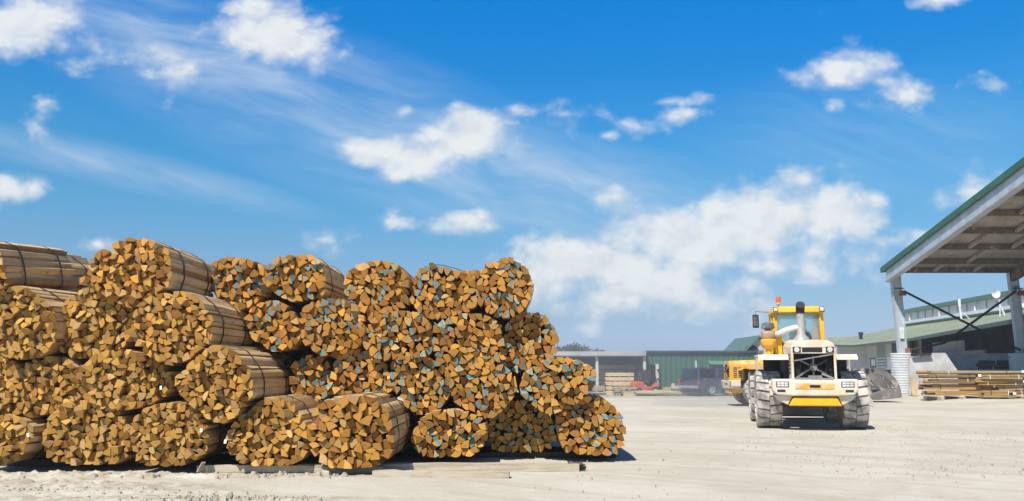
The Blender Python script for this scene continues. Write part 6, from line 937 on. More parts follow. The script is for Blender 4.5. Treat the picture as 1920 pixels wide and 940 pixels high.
# precast concrete walls behind the stacks
def solid(poly, y0, y1): 
    b = MB(); b.prism(poly, 'Y', y0, y1); return b
def pts(pp, Y): return [(at(x, y, Y).x, max(-.03, at(x, y, Y).z)) for x, y in pp]
tag(solid(pts([(1707, 742), (1707, 672), (1748, 662), (1773, 662), (1795, 694), (1800, 742)], 52.0), 52.0, 52.3).build('concrete_panel', mat('pale_concrete', (.52, .505, .48), .85, var=.25, scale=1.1, bump=.3), bevel=.02), 'pale precast concrete panel with a sloping end beside the left plinth', 'concrete panel', 'concrete panels')
tag(solid(pts([(1776, 742), (1776, 663), (1960, 663), (1960, 742)], 59.5), 59.5, 59.8).build('concrete_wall', CONC, bevel=.02), 'long shaded concrete wall behind the pole packs under the canopy', 'concrete wall', 'concrete panels')
tag(solid(pts([(1709, 668), (1709, 662), (1745, 662), (1745, 666)], 51.9), 51.75, 51.98).build('steel_beam', DARK), 'short dark beam lying on top of the pale concrete panel', 'beam')
a, c = at(1716, 741, 50.6), at(1709, 706, 51.4)
b = MB(); b.bar((a.x, a.y, .1), (c.x, c.y, c.z), .3, .06, up=(0, 1, 0)); tag(b.build('leaning_plank', mat('plank_tan', (.45, .32, .17), .8, var=.3)), 'tan plank leaning against the concrete panel beside the plinth', 'plank')

# ---------------------------------------------------------------- packs of poles and boards at the right edge
PINE = [mat('pine_amber', (.42, .235, .075), .75, var=.4, scale=3, stretch=(.25, 6, 6)), mat('pine_olive', (.28, .23, .12), .8, var=.4, scale=3, stretch=(.25, 6, 6)), mat('pine_brown', (.24, .135, .055), .8, var=.4, scale=3, stretch=(.25, 6, 6)), mat('pine_pale', (.50, .36, .19), .75, var=.3, scale=3, stretch=(.25, 6, 6))]
DPOLE = mat('dark_pole_wood', (.10, .07, .045), .85, var=.5, scale=3, stretch=(.3, 5, 5))
def pole_pack(label, px0, px1, py0, py1, Y, mi, rows, seed, group, round_=False, lift=0.0):
    rnd = random.Random(seed); p0, p1 = at(px0, py1, Y), at(px1, py0, Y); z0, z1 = max(lift, p0.z), p1.z; L = p1.x - p0.x
    t = thing('pole_pack' if round_ else 'board_pack', label, 'pole pack' if round_ else 'board pack', (p0.x, Y, z0), R(rnd.uniform(-1.2, 1.2)), group)
    h = (z1 - z0) / rows; cols_ = 5
    for r_ in range(rows):
        for c_ in range(cols_):
            b = MB(); e0, e1 = rnd.uniform(-.18, .4), L + rnd.uniform(-.4, .18)
            y = c_ * h * 1.15 + rnd.uniform(-.05, .03); zz = r_ * h + h / 2 + rnd.uniform(-.012, .012)
            if round_:
                rr = h * .5; b.tube([(e0, y, zz), ((e0 + e1) / 2, y + rnd.uniform(-.03, .03), zz + rnd.uniform(-.02, .02)), (e1, y, zz)], [rr * .98, rr * .93, rr * .86], 10)
            else:
                b.bar((e0, y, zz), (e1, y, zz), h * 1.08, h * .94)
            m = DPOLE if mi == 'dark' else PINE[(mi + (rnd.random() < .3) + (rnd.random() < .12)) % 4]
            b.build('pole' if round_ else 'board', m, t, smooth=round_)
    for xs in (.2, .78):
        b = MB(); y0, y1 = -h * .62, (cols_ - 1) * h * 1.15 + h * .62
        for (a0, a1, c0, c1) in ((y0 - .015, y0, -.01, z1 - z0 + .01), (y0, y1, z1 - z0, z1 - z0 + .012)): b.box(L * xs, L * xs + .03, a0, a1, c0, c1)
        b.build('strap', WHITE if rnd.random() < .6 else STRAP, t)
    if mi != 'dark':
        b = MB(); b.box(L * .93, L * .93 + .16, -h * .62 - .03, -h * .62 - .012, (z1 - z0) * .4, (z1 - z0) * .4 + .13); b.build('tag', TAG_W, t)
    return t
PG = 'packs of poles and boards under the canopy'
YP = 46.5
for i, (lb, x0, x1, y0, y1, m, rows, rd, dy, lf) in enumerate([
    ('lowest board pack of the left column, resting on bearers', 1741, 1858, 733, 741, 0, 2, False, 0, .25),
    ('second board pack from the ground in the left column, jutting out left', 1735, 1868, 721, 731, 0, 2, False, .1, .1),
    ('brown board pack in the middle of the left column', 1738, 1834, 711, 719.5, 2, 2, False, 0, .1),
    ('olive pole pack second from the top of the left column', 1732, 1838, 703, 709.5, 1, 1, True, .05, .1),
    ('long pole pack lying across the top of the left column', 1739, 1925, 695, 702, 0, 1, True, .1, .1),
    ('amber pole pack of the right column under the long top pack', 1836, 1928, 703, 711, 0, 2, False, -.2, .1),
    ('amber board pack of the right column, third from its top', 1832, 1922, 712, 722, 0, 2, False, -.1, .1),
    ('dark amber board pack of the right column above its lowest', 1868, 1930, 723, 731.5, 2, 2, False, .1, .1),
    ('bottom board pack nearest the camera, its square end showing', 1846, 1901, 732.5, 746, 0, 3, False, -.7, .2),
    ('grey bottom board pack at the right edge of the photo', 1902, 1960, 733, 744, 1, 2, False, 0, .2)]):
    pole_pack(lb, x0, x1, y0, y1, YP + dy, m, rows, 40 + i, PG, rd, lf)
b = MB()
for px in (1760, 1800, 1840, 1880, 1915): b.box(at(px, 740, YP).x - .07, at(px, 740, YP).x + .07, YP - .45, YP + 1.6, -.02, .26)
tag(b.build('bearer_timber', BEAR), 'short bearers on the ground under the right hand board packs', 'timber')
pole_pack('dark pole pack lying lower on the concrete behind the board packs', 1838, 1950, 684, 692, 57.0, 'dark', 2, 71, 'dark pole packs', True)
pole_pack('dark pole pack lying topmost on the concrete behind the board packs', 1842, 1960, 676, 683.5, 57.1, 'dark', 2, 72, 'dark pole packs', True)

# ---------------------------------------------------------------- long green-roofed mill building behind the canopy
def quad_sheet(bm, a, b_, c, d, th=.05):
    a, b_, c, d = (Vector(p) for p in (a, b_, c, d)); n = (b_ - a).cross(d - a).normalized() * th
    bm.hexa([a, b_, c, d, a + n, b_ + n, c + n, d + n])
ROOFG = mat('faded_green_roof', (0.235, 0.265, 0.165), 0.6, var=.2, scale=.6, dust=.35, dust_col=(.38, .37, .27), stretch=(1, .2, 1))
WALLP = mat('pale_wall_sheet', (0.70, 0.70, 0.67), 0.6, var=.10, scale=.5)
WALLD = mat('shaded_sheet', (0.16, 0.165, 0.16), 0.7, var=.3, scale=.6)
mill = thing('mill_building', 'long mill building with faded green lean-to roof and pale clerestory band', 'mill building', (41.8, 94.3, 0))
o_ = Vector((41.8, 94.3, 0)); V = lambda p: Vector(p) - o_
e0, e1, e2 = at(1900, 600, 57.9), at(1692, 638, 94.3), at(1600, 648, 117)
h0, h1 = at(1925, 580, 82.3), at(1690, 612, 115)
b = MB(); quad_sheet(b, V(e1), V(h1), V(h0), V(e0), .12)
k0 = at(1552, 646.5, 121.0); k1 = at(1552, 632.5, 126); k2 = at(1600, 631.5, 126)
quad_sheet(b, V(e2), V(k2), V(h1), V(e1), .12); quad_sheet(b, V(k0), V(k1), V(k2), V(e2), .12)
b.build('lean_to_roof', ROOFG, mill)
b = MB()
for p, q in ((e0, e1), (e1, e2), (e2, k0)): b.bar(V(p) - Vector((.05, 0, .1)), V(q) - Vector((.05, 0, .1)), .15, .28)
b.build('gutter', mat('gutter_green', (.05, .09, .075), .5, var=.2), mill)
t0, t1 = at(1925, 549, 82.3), at(1690, 589, 115)
b = MB(); quad_sheet(b, V(h0), V(h1), V(t1), V(t0), .2); wl_ = b.build('clerestory_wall', WALLP, mill)
b = MB()
for k in range(14):
    f_ = (k + .5) / 14; p = V(h0).lerp(V(h1), f_); q = V(t0).lerp(V(t1), f_); b = MB(); b.bar(p + Vector((-.06, 0, 0)), q + Vector((-.06, 0, 0)), .12 if k % 4 else .45, .08)
    b.build('cladding_joint', WHITE if k % 4 == 0 else GREYP, wl_)
b = MB(); b.bar(V(h0) + Vector((-.3, 0, .35)), V(h1) + Vector((-.3, 0, .35)), .3, .35); b.build('ledge', WHITE, mill)
b = MB(); b.bar(V(h0) + Vector((-.42, 0, .05)), V(h1) + Vector((-.42, 0, .05)), .25, .22); b.build('ledge_shadow_bar', GREEN, mill)  # solid dark green bar standing in for the shadow below the ledge
b = MB(); b.bar(V(t0) + Vector((-.2, 0, .2)), V(t1) + Vector((-.2, 0, .2)), .5, .45); b.build('fascia', mat('fascia_green', (.10, .19, .14), .5, var=.2), mill)
t2, t3 = V(t0) + Vector((14, 2, 2.2)), V(t1) + Vector((14, 2, 2.2))
b = MB(); quad_sheet(b, V(t1) + Vector((0, 0, .5)), t3, t2, V(t0) + Vector((0, 0, .5)), .1); b.build('main_roof', ROOFG, mill)
# walls; those under the lean-to coloured dark for its open side's shade
def wall_between(p, q, z0, z1, inset, m, name, parent=mill, th=.2):
    p, q = Vector((p.x, p.y, 0)), Vector((q.x, q.y, 0)); d = (q - p).normalized(); nrm = Vector((-d.y, d.x, 0))
    if nrm.x < 0: nrm = -nrm
    a, b2 = V(p + nrm * inset), V(q + nrm * inset); bb = MB()
    bb.hexa([a + Vector((0, 0, z0)), b2 + Vector((0, 0, z0)), b2 + nrm * th + Vector((0, 0, z0)), a + nrm * th + Vector((0, 0, z0)), a + Vector((0, 0, z1)), b2 + Vector((0, 0, z1)), b2 + nrm * th + Vector((0, 0, z1)), a + nrm * th + Vector((0, 0, z1))])
    return bb.build(name, m, parent)
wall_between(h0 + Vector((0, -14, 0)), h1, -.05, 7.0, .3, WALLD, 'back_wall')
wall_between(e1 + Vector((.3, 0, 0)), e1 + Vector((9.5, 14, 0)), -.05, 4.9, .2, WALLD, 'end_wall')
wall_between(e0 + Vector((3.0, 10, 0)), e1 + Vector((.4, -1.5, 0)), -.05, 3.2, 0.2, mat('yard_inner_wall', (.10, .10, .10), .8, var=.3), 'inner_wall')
wall_between(at(1752, 700, 88), at(1808, 700, 80), -.05, 4.3, .0, mat('grey_panel', (.33, .33, .33), .7, var=.2), 'panel_wall')
OFFW = mat('office_wall', (.45, .44, .41), .7, var=.15, scale=.8); OFFG = mat('office_cladding', (.22, .27, .24), .6, var=.15, scale=.8)
for f0, f1, m, nm in ((0, .22, OFFW, 'office_wall'), (.22, .40, OFFG, 'office_wall'), (.40, .52, OFFW, 'office_wall'), (.52, .62, DARK, 'office_door'), (.62, .86, OFFG, 'office_wall'), (.86, 1, OFFW, 'office_wall')):
    a_, b2 = e2.lerp(e1, f0), e2.lerp(e1, f1)
    w_ = wall_between(a_, b2, -.05, 5.1, 1.7, m, nm)
    if m is OFFG:
        for i in range(9): wall_between(a_, b2, .15 + i * .36, .27 + i * .36, 1.64, WALLP, 'cladding_rib', w_, .05).location = (0, 0, 0)
    if f0 in (0, .40):
        a2, b3 = a_.lerp(b2, .25), a_.lerp(b2, .8); wall_between(a2, b3, 1.2, 3.2, 1.66, DGLASS if f0 == 0 else WHITE, 'window', w_, .06)
        if f0 == 0: wall_between(a_.lerp(b2, .45), b3, 2.2, 3.0, 1.60, WHITE, 'blind', w_, .05)
wall_between(k0, e2 + (e2 - k0).normalized() * 3.5, -.05, 5.0, 1.7, OFFW, 'wing_wall')
p = V(at(1614, 627, 108)); b = MB(); b.lathe([(.2, -.6), (.2, -.1), (.28, -.06), (.28, .2), (.2, .26)], 'Z', p, 14); b.build('roof_vent', DARK, mill)
# masts and dish above the clerestory
dd = at(1867, 551, 80); b = MB()
b.tube([at(1867, 553, 80.2), at(1889, 603, 80.2)], .08, 6); b.tube([at(1875, 562, 80), at(1875, 596, 80)], .05, 6); b.tube([at(1867, 553, 80.2), at(1880, 590, 81.5)], .05, 6)
mast = b.build('dish_antenna', WHITE); tag(mast, 'white round dish antenna on a raking mast beside the second canopy column', 'antenna')
b = MB(); b.lathe([(.01, .12), (.2, .1), (.36, 0), (.40, -.05), (.34, -.02), (.2, .06), (.01, .12)], 'Y', dd, 26); b.build('dish', WHITE, mast, smooth=True)
b = MB(); q = at(1799, 573, 92); b.tube([q, at(1803, 600, 92)], .10, 6); b.box(q.x - .11, q.x + .11, q.y - .08, q.y + .08, q.z - .1, q.z + .7); b.tube([at(1803, 585, 92), at(1821, 601, 92)], .05, 6)
tag(b.build('roof_mast', WHITE), 'short white mast with a panel standing on the lean-to roof', 'mast')

# ---------------------------------------------------------------- far sheds across the yard
YS = 62.0
def X(px, Y=YS): return (px - CX) / F * Y * .9915
zroof = at(1000, 661.5, YS).z
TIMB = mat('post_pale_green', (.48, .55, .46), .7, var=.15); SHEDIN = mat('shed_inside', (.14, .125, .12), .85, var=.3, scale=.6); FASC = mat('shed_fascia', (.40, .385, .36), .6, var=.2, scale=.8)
DGREEN = mat('shed_green', (0.030, 0.115, 0.070), 0.55, var=.12, scale=.4, dust=.08)
sh = thing('open_shed', 'long open fronted timber shed with pale fascia across the yard', 'shed', (X(1120), YS, 0))
sx = X(1120)
b = MB(); b.hexa([(X(700) - sx, -.4, zroof), (X(1211) - sx, -.4, zroof), (X(1211) - sx, 10, zroof - .12), (X(700) - sx, 10, zroof - .12), (X(700) - sx, -.4, zroof + .08), (X(1211) - sx, -.4, zroof + .08), (X(1211) - sx, 10, zroof - .04), (X(700) - sx, 10, zroof - .04)]); b.build('roof', FASC, sh)
b = MB(); b.box(X(700) - sx, X(1210) - sx, -.46, -.41, zroof - .22, zroof + .02); b.box(X(700) - sx, X(1210) - sx, -.30, -.2, zroof - .30, zroof - .24); b.build('fascia', FASC, sh)
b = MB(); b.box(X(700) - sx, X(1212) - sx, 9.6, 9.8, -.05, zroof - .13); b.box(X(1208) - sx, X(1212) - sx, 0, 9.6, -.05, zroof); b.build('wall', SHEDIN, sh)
for px in (820, 970, 1119, 1208):
    b = MB(); b.box(X(px) - sx - .09, X(px) - sx + .09, -.2, 0, -.05, zroof - .2); b.build('post', TIMB, sh)
gs = thing('green_shed', 'dark green clad shed joined to the open shed, with a small window awning', 'shed', (X(1300), YS, 0)); gx0 = X(1300)
def corr_wall(b, x0, x1, y, z0, z1, pitch=.18):
    n = int((x1 - x0) / pitch); vs = []
    for i in range(n + 1):
        xx = x0 + (x1 - x0) * i / n; dy = .035 if i % 2 else 0; vs += [(xx, y - dy, z0), (xx, y - dy, z1)]
    b.add(vs, [(2 * i, 2 * i + 2, 2 * i + 3, 2 * i + 1) for i in range(n)])
b = MB(); corr_wall(b, X(1231) - gx0, X(1470) - gx0, 0, -.05, zroof); corr_wall(b, X(1212) - gx0, X(1231) - gx0, 0, at(1220, 684, YS).z, zroof); b.box(X(1231) - gx0, X(1470) - gx0, .05, .15, -.05, zroof - .02)
b.build('wall', DGREEN, gs)
b = MB(); b.box(X(1205) - gx0, X(1250) - gx0, 2.5, 2.6, -.05, zroof - .3); b.build('doorway_back', BLACK, gs)  # black sheet standing in for the unlit inside of the doorway
b = MB(); b.hexa([(X(1211) - gx0, -.2, zroof), (X(1475) - gx0, -.2, zroof), (X(1475) - gx0, 9, zroof - .12), (X(1211) - gx0, 9, zroof - .12), (X(1211) - gx0, -.2, zroof + .14), (X(1475) - gx0, -.2, zroof + .14), (X(1475) - gx0, 9, zroof + .02), (X(1211) - gx0, 9, zroof + .02)]); b.build('roof', mat('roof_edge_dark', (.05, .07, .09), .5), gs)
zw0, zw1 = at(1340, 693, YS).z, at(1340, 683, YS).z
b = MB(); b.box(X(1335) - gx0, X(1372) - gx0, -.05, -.04, zw0, zw1); wn = b.build('window', DGLASS, gs)
b = MB(); za = at(1340, 678, YS).z; b.hexa([(X(1326) - gx0, -.9, za - .22), (X(1382) - gx0, -.9, za - .22), (X(1382) - gx0, -.06, za), (X(1326) - gx0, -.06, za), (X(1326) - gx0, -.9, za - .18), (X(1382) - gx0, -.9, za - .18), (X(1382) - gx0, -.06, za + .04), (X(1326) - gx0, -.06, za + .04)])
b.build('awning', mat('awning_green', (.10, .24, .15), .5, var=.1), gs)
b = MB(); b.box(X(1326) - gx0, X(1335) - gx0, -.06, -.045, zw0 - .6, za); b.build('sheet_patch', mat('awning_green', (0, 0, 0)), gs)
for (px, yt, yb, lb) in ((1232, 683, 733, 'pale timber post standing in front of the green shed beside the forklift'), (1305, 676, 720, 'thin pale timber post in front of the green shed above the dark pickup'), (1261, 719, 734, 'short pale stub post in front of the green shed wall')):
    Yq = 60.0; b = MB(); w_ = .11 if px != 1305 else .06; zt = at(px, yt, Yq).z
    b.hexa([(-w_, -w_, -.1), (w_, -w_, -.1), (w_, w_, -.1), (-w_, w_, -.1), (-w_ * .85, -w_, zt), (w_ * .85, -w_, zt), (w_ * .85, w_, zt), (-w_ * .85, w_, zt)])
    tag(b.build('timber_post', mat('post_bleached', (.55, .56, .48), .8, var=.2), None, (X(px, Yq), Yq, 0)), lb, 'post', 'posts in front of the green shed')

# gable-ended cottage far behind, between the loaders
gc = thing('gable_building', 'distant pale gable ended building with green roof above the second loader', 'building', (X(1418, 95), 95, 0))
ap, lf, rt = at(1412, 640, 95), at(1396, 664, 95), at(1450, 664, 95); cxg = X(1418, 95)
def gb_(x, z): return (x - cxg, z)
apx = (lf.x + rt.x) / 2
b = MB(); b.prism([gb_(lf.x, -.05), gb_(rt.x, -.05), gb_(rt.x, rt.z), gb_(apx, ap.z + .4), gb_(lf.x, lf.z)], 'Y', 0, 10); b.build('wall', mat('gable_grey', (.42, .42, .42), .7, var=.1), gc)
b = MB()
for (p, q) in ((lf, 1), (rt, -1)):
    s_ = -1 if q == 1 else 1
    b.hexa([(p.x + s_ * .4 - cxg, -.5, p.z - .15), (apx - cxg, -.5, ap.z + .42), (apx - cxg, 10, ap.z + .42), (p.x + s_ * .4 - cxg, 10, p.z - .15), (p.x + s_ * .4 - cxg, -.5, p.z + .05), (apx - cxg, -.5, ap.z + .62), (apx - cxg, 10, ap.z + .62), (p.x + s_ * .4 - cxg, 10, p.z + .05)])
b.build('roof', mat('cottage_green', (.10, .16, .13), .5, var=.15), gc)
b = MB(); b.lathe([(.01, -.02), (.8, -.02), (.8, -.06), (.01, -.06)], 'Y', (X(1410, 95) - cxg, 0, ap.z - 1.2), 20); b.build('gable_vent', DARK, gc)

# ---------------------------------------------------------------- stacks of sawn timber by the far sheds
SAWN = mat('sawn_timber_pale', (.66, .50, .30), .8, var=.15, scale=.8); SAWB = mat('sawn_timber_brown', (.50, .33, .21), .8, var=.2, scale=.8); PACKG = mat('weathered_pack', (.42, .36, .25), .8, var=.3, scale=1)
def timber_pack(label, px0, px1, py0, py1, Y, m, layers, group, depth=1.2, z0=None):
    a, c = at(px0, py1, Y), at(px1, py0, Y); zb = max(0, a.z) if z0 is None else z0; L, H_ = c.x - a.x, c.z - zb
    t = thing('timber_stack', label, 'timber stack', (a.x, Y, zb), 0, group); rnd = random.Random(label)
    for i in range(layers):
        b = MB(); h = H_ / layers; n = max(1, round(h / .16)); dx = rnd.uniform(-.03, .05)
        for j in range(n): b.box(dx + rnd.uniform(-.03, .03), L + dx + rnd.uniform(-.03, .03), rnd.uniform(-.03, 0), depth, i * h + j * (h - .07) / n, i * h + (j + 1) * (h - .07) / n - .012)
        b.build('layer', m, t)
        b = MB()
        for f_ in (.15, .5, .85): b.box(L * f_ - .05, L * f_ + .05, .03, depth - .03, (i + 1) * h - .07, (i + 1) * h - .012)
        b.build('spacer', m, t)
    return t
TG = 'sawn timber stacks by the open shed'
timber_pack('tall brown timber stack at the back of the open shed', 1121, 1190, 683, 735, 64, SAWB, 6, TG, 2, -.02)
timber_pack('pale stack of wide timber inside the open shed', 1136, 1188, 697, 735, 62.3, SAWN, 5, TG, 1.2, -.02)
timber_pack('low pale pack in front of the pale shed stack', 1149, 1191, 715, 738, 61.5, SAWN, 3, TG, 1, -.02)
timber_pack('small greyish pack standing lower left of the shed stacks', 1113, 1134, 723, 744, 58.2, PACKG, 2, TG, 1, -.02)
timber_pack('low long pack beside the bundle at the wall end', 1098, 1140, 733, 745, 57.8, PACKG, 2, TG, 1, -.02)
timber_pack('greyish round-topped pack next to the forklift wheel', 1160, 1195, 724, 744, 58.0, PACKG, 3, TG, 1, -.02)
timber_pack('narrow end-on pack left of the forklift', 1153, 1163, 727, 744, 57.6, PACKG, 2, TG, 1, -.02)
timber_pack('small low pack with pale top lying left of the forklift', 1170, 1188, 735, 745, 57.0, SAWN, 1, TG, .6, -.02)
timber_pack('pale offcut pack on the pole row behind the stub post', 1238, 1262, 725.5, 731, 59.5, SAWN, 1, TG, .6)
rnd = random.Random(21)
for i, (p0, p1, dy, r_) in enumerate([(1196, 1318, 0, .17), (1204, 1326, .4, .17), (1228, 1308, .8, .2), (1190, 1240, -.35, .12), (1258, 1322, .15, .17)]):
    zz = .15 if i != 4 else .46
    b = MB(); a, c = X(p0, 58.3), X(p1, 58.3); b.tube([(a, 58.3 + dy, zz), ((a + c) / 2, 58.3 + dy + rnd.uniform(-.05, .05), zz), (c, 58.3 + dy, zz)], [r_, r_ * .95, r_ * .9], 12)
    po = b.build('log_pole', mat('log_tan', (.44, .36, .20), .85, var=.35, scale=2, stretch=(.4, 3, 3)), smooth=True)
    tag(po, ['foremost long log on the ground between forklift and dark pickup', 'long log lying second from the front by the forklift', 'thick log lying at the back of the row by the green shed', 'short thin log lying under the forklift front', 'upper log resting on the row in front of the dark pickup'][i], 'log', 'logs lying by the green shed')

# ---------------------------------------------------------------- forklift
FRED = mat('forklift_red', (.62, .11, .05), .45, var=.15, dust=.3)
def forklift(loc, rz, s):
    t = thing('forklift', 'orange red forklift truck parked beside the shed doorway', 'forklift', loc, rz); t.scale = (s, s, s)
    b = MB(); b.prism([(-1.25, .35), (-1.3, .75), (-1.2, 1.05), (-.5, 1.15), (-.3, .75), (.55, .7), (.75, 1.0), (.85, 1.0), (.85, .35)], 'X', -.55, .55); b.build('body', FRED, t, bevel=.05)
    b = MB(); b.prism([(-1.32, .40), (-1.36, .8), (-1.22, 1.12), (-.75, 1.18), (-.75, .4)], 'X', -.52, .52); b.build('counterweight', FRED, t, bevel=.06)
    b = MB()
    for x in (-.48, .48):
        b.bar((x, -.85, 1.1), (x, -.55, 2.1), .06, .06); b.bar((x, .75, 1.0), (x, .45, 2.1), .06, .06); b.bar((x, -.57, 2.1), (x, .47, 2.1), .06, .06)
    for y in (-.55, -.3, -.05, .2, .45): b.bar((-.48, y, 2.1), (.48, y, 2.1), .05, .05)
    b.build('overhead_guard', BLACK, t)
    b = MB(); b.box(-.45, .45, -.60, -.57, 1.2, 2.05); b.box(-.47, -.45, -.55, .45, 1.0, 2.05); b.build('cab_glass', DGLASS, t)
    b = MB(); b.box(-.25, .25, -.45, .05, .85, 1.05); b.box(-.25, .25, -.5, -.38, 1.0, 1.55); b.build('seat', BLACK, t, bevel=.04)
    b = MB()
    for x in (-.38, .38): b.box(x - .05, x + .05, .95, 1.12, .12, 2.15)
    b.box(-.42, .42, .98, 1.08, 1.3, 1.4); b.box(-.42, .42, .98, 1.08, 2.05, 2.15); b.box(-.5, .5, 1.12, 1.17, .3, .75); b.build('mast', DARK, t)
    for x in (-.3, .3):
        b = MB(); b.box(x - .06, x + .06, 1.17, 2.2, .10, .14); b.build('fork', DARK, t)
    for x, y, r_ in ((-.5, -.85, .30), (.5, -.85, .30), (-.5, .55, .36), (.5, .55, .36)):
        b = MB(); b.lathe([(.02, -.02), (r_ * .55, -.03), (r_ * .55, -.1), (.02, -.1)], 'X', (0, 0, 0), 16); b.lathe([(.02, .02), (r_ * .55, .03), (r_ * .55, .1), (.02, .1)], 'X', (0, 0, 0), 16); w_ = b.build('wheel', GREYP, t, (x, y, r_))
        b = MB(); b.lathe([(r_ * .56, -.1), (r_ * .9, -.12), (r_, -.08), (r_, .08), (r_ * .9, .12), (r_ * .56, .1)], 'X', (0, 0, 0), 22, close=True); b.build('tyre', BLACK, w_, smooth=True)
    return t
forklift((X(1212, 59.6), 59.6, -.02), R(-80), .80)

# ---------------------------------------------------------------- pickups
def pickup(label, loc, rz, paint, canopy_=True):
    t = thing('pickup_truck', label, 'pickup', loc, rz, 'pickups parked in the yard')
    W2 = .92
    b = MB(); prof = [(-2.6, .55), (-2.62, 1.05), (-1.05, 1.08), (1.05, 1.10), (2.35, .98), (2.55, .80), (2.58, .45), (2.1, .38), (-2.3, .40)]
    b.prism(prof, 'X', -W2, W2); body = b.build('body', paint, t, bevel=.06, segs=3)
    def house(y0, y1, yt0, yt1, zt, w0, w1, nm, m):
        q = MB(); q.hexa([(-w0, y0, 1.06), (w0, y0, 1.06), (w0, y1, 1.06), (-w0, y1, 1.06), (-w1, yt0, zt), (w1, yt0, zt), (w1, yt1, zt), (-w1, yt1, zt)]); return q.build(nm, m, t, bevel=.05, segs=3)
    cb = house(-.95, 1.35, -.80, .55, 1.76, .88, .72, 'cabin', paint)
    if canopy_: cn = house(-2.56, -.98, -2.45, -.95, 1.80, .88, .76, 'canopy', paint)
    def pane(pts4, parent, nm='window'):
        q = MB(); quad_sheet(q, *pts4, .012); return q.build(nm, DGLASS, parent)
    for sx in (-1, 1):
        xw = lambda z, w0, w1, zt: sx * (w0 + (w1 - w0) * (z - 1.06) / (zt - 1.06) + .012)
        for (ya, yb, yc, yd) in ((-.80, .05, .02, -.72), (.12, 1.02, .48, .10)):
            pane([(xw(1.14, .88, .72, 1.76), ya, 1.14), (xw(1.14, .88, .72, 1.76), yb, 1.14), (xw(1.66, .88, .72, 1.76), yc, 1.66), (xw(1.66, .88, .72, 1.76), yd, 1.66)], cb)
        if canopy_: pane([(xw(1.2, .88, .76, 1.8), -2.4, 1.2), (xw(1.2, .88, .76, 1.8), -1.1, 1.2), (xw(1.68, .88, .76, 1.8), -1.1, 1.68), (xw(1.68, .88, .76, 1.8), -2.35, 1.68)], cn)
        q = MB(); q.box(sx * .86 - .07, sx * .86 + .07, -2.655, -2.60, .70, 1.02); q.build('tail_light', mat('tail_red', (.55, .02, .015), .25), t, bevel=.01)
        q = MB(); q.box(sx * .75 - .14, sx * .75 + .14, 2.48, 2.56, .72, .88); q.build('headlight', LENS, t, bevel=.02)
        q = MB(); q.box(sx * 1.0 - .09, sx * 1.0 + .09, .88, .98, 1.12, 1.28); q.build('mirror', paint, t, bevel=.03)
        for yy in (-1.55, 1.55):
            q = MB(); n = 12; pr_ = [(yy + .50 * math.cos(math.pi * k / n), .38 + .50 * math.sin(math.pi * k / n)) for k in range(n + 1)] + [(yy + .40 * math.cos(math.pi * k / n), .38 + .40 * math.sin(math.pi * k / n)) for k in range(n, -1, -1)]
            q.prism(pr_, 'X', min(sx * .86, sx * .96), max(sx * .86, sx * .96)); q.build('wheel_arch', BLACK, t)
            q = MB(); q.lathe([(.02, .09), (.10, .10), (.20, .05), (.24, .10), (.25, -.1), (.02, -.1)], 'X', (0, 0, 0), 20)
            for k in range(6): q.bar((.095, .06 * math.cos(k), .06 * math.sin(k)), (.085, .22 * math.cos(k * math.pi / 3), .22 * math.sin(k * math.pi / 3)), .03, .05)
            w_ = q.build('wheel', mat('alloy', (.6, .6, .6), .35, .5), t, (sx * .84, yy, .38), (0, 0, 0 if sx > 0 else R(180)))
            q = MB(); q.lathe([(.25, -.11), (.34, -.125), (.38, -.09), (.38, .09), (.34, .125), (.25, .11)], 'X', (0, 0, 0), 26, close=True); q.build('tyre', mat('car_tyre', (.05, .05, .05), .85, dust=.3), w_, smooth=True)
    pane([(-.68, -.99, 1.16), (.68, -.99, 1.16), (.60, -.86, 1.66), (-.60, -.86, 1.66)], cb, 'rear_window')
    if canopy_: pane([(.66, -2.575, 1.2), (-.66, -2.575, 1.2), (-.60, -2.50, 1.68), (.60, -2.50, 1.68)], cn, 'rear_window')
    pane([(.72, 1.30, 1.12), (-.72, 1.30, 1.12), (-.60, .66, 1.68), (.60, .66, 1.68)], cb, 'windscreen')
    q = MB(); q.box(-.88, .88, -2.74, -2.62, .48, .66); q.build('rear_bumper', mat('chrome_dusty', (.55, .55, .55), .3, .6, dust=.4), t, bevel=.03)
    return t
pickup('dark blue pickup with canopy and red tail light behind the second loader', (X(1348, 58.5), 58.8, 0), R(-58), mat('paint_navy', (.035, .045, .085), .3, var=.1, dust=.25))
pickup('grey pickup mostly hidden behind the log grapple and plinth', (X(1676, 57.0), 59.0, 0), R(80), mat('paint_grey', (.10, .10, .105), .35, var=.1, dust=.4))

# ---------------------------------------------------------------- log grapple standing on the ground
YG = 47.0; g0 = at(1640, 750, YG)
gr = thing('log_grapple', 'grey steel log grapple with curved arm standing on the ground behind the loader', 'log grapple', (g0.x, YG, 0))
GST = mat('grapple_steel', (.19, .165, .145), .6, .15, var=.3, scale=1.5, dust=.35)
def gp(pp): return [(at(x, y, YG).x - g0.x, max(.0, at(x, y, YG).z)) for x, y in pp]
arm = gp([(1620, 690), (1636, 690), (1652, 697), (1666, 709), (1675, 724), (1679, 742), (1675, 744), (1668, 730), (1658, 716), (1646, 706), (1632, 700), (1626, 702), (1634, 716), (1646, 731), (1642, 733), (1628, 722), (1618, 706)])
back = gp([(1600, 691), (1608, 690), (1612, 697), (1622, 695), (1624, 706), (1619, 716), (1621, 732), (1628, 745), (1617, 750), (1613, 735), (1607, 715)])
for yy in (-.75, .75):
    b = MB(); b.prism(arm, 'Y', yy - .05, yy + .05); b.build('arm', GST, gr)
    b = MB(); b.prism(back, 'Y', yy - .06, yy + .06); b.build('side_plate', GST, gr)
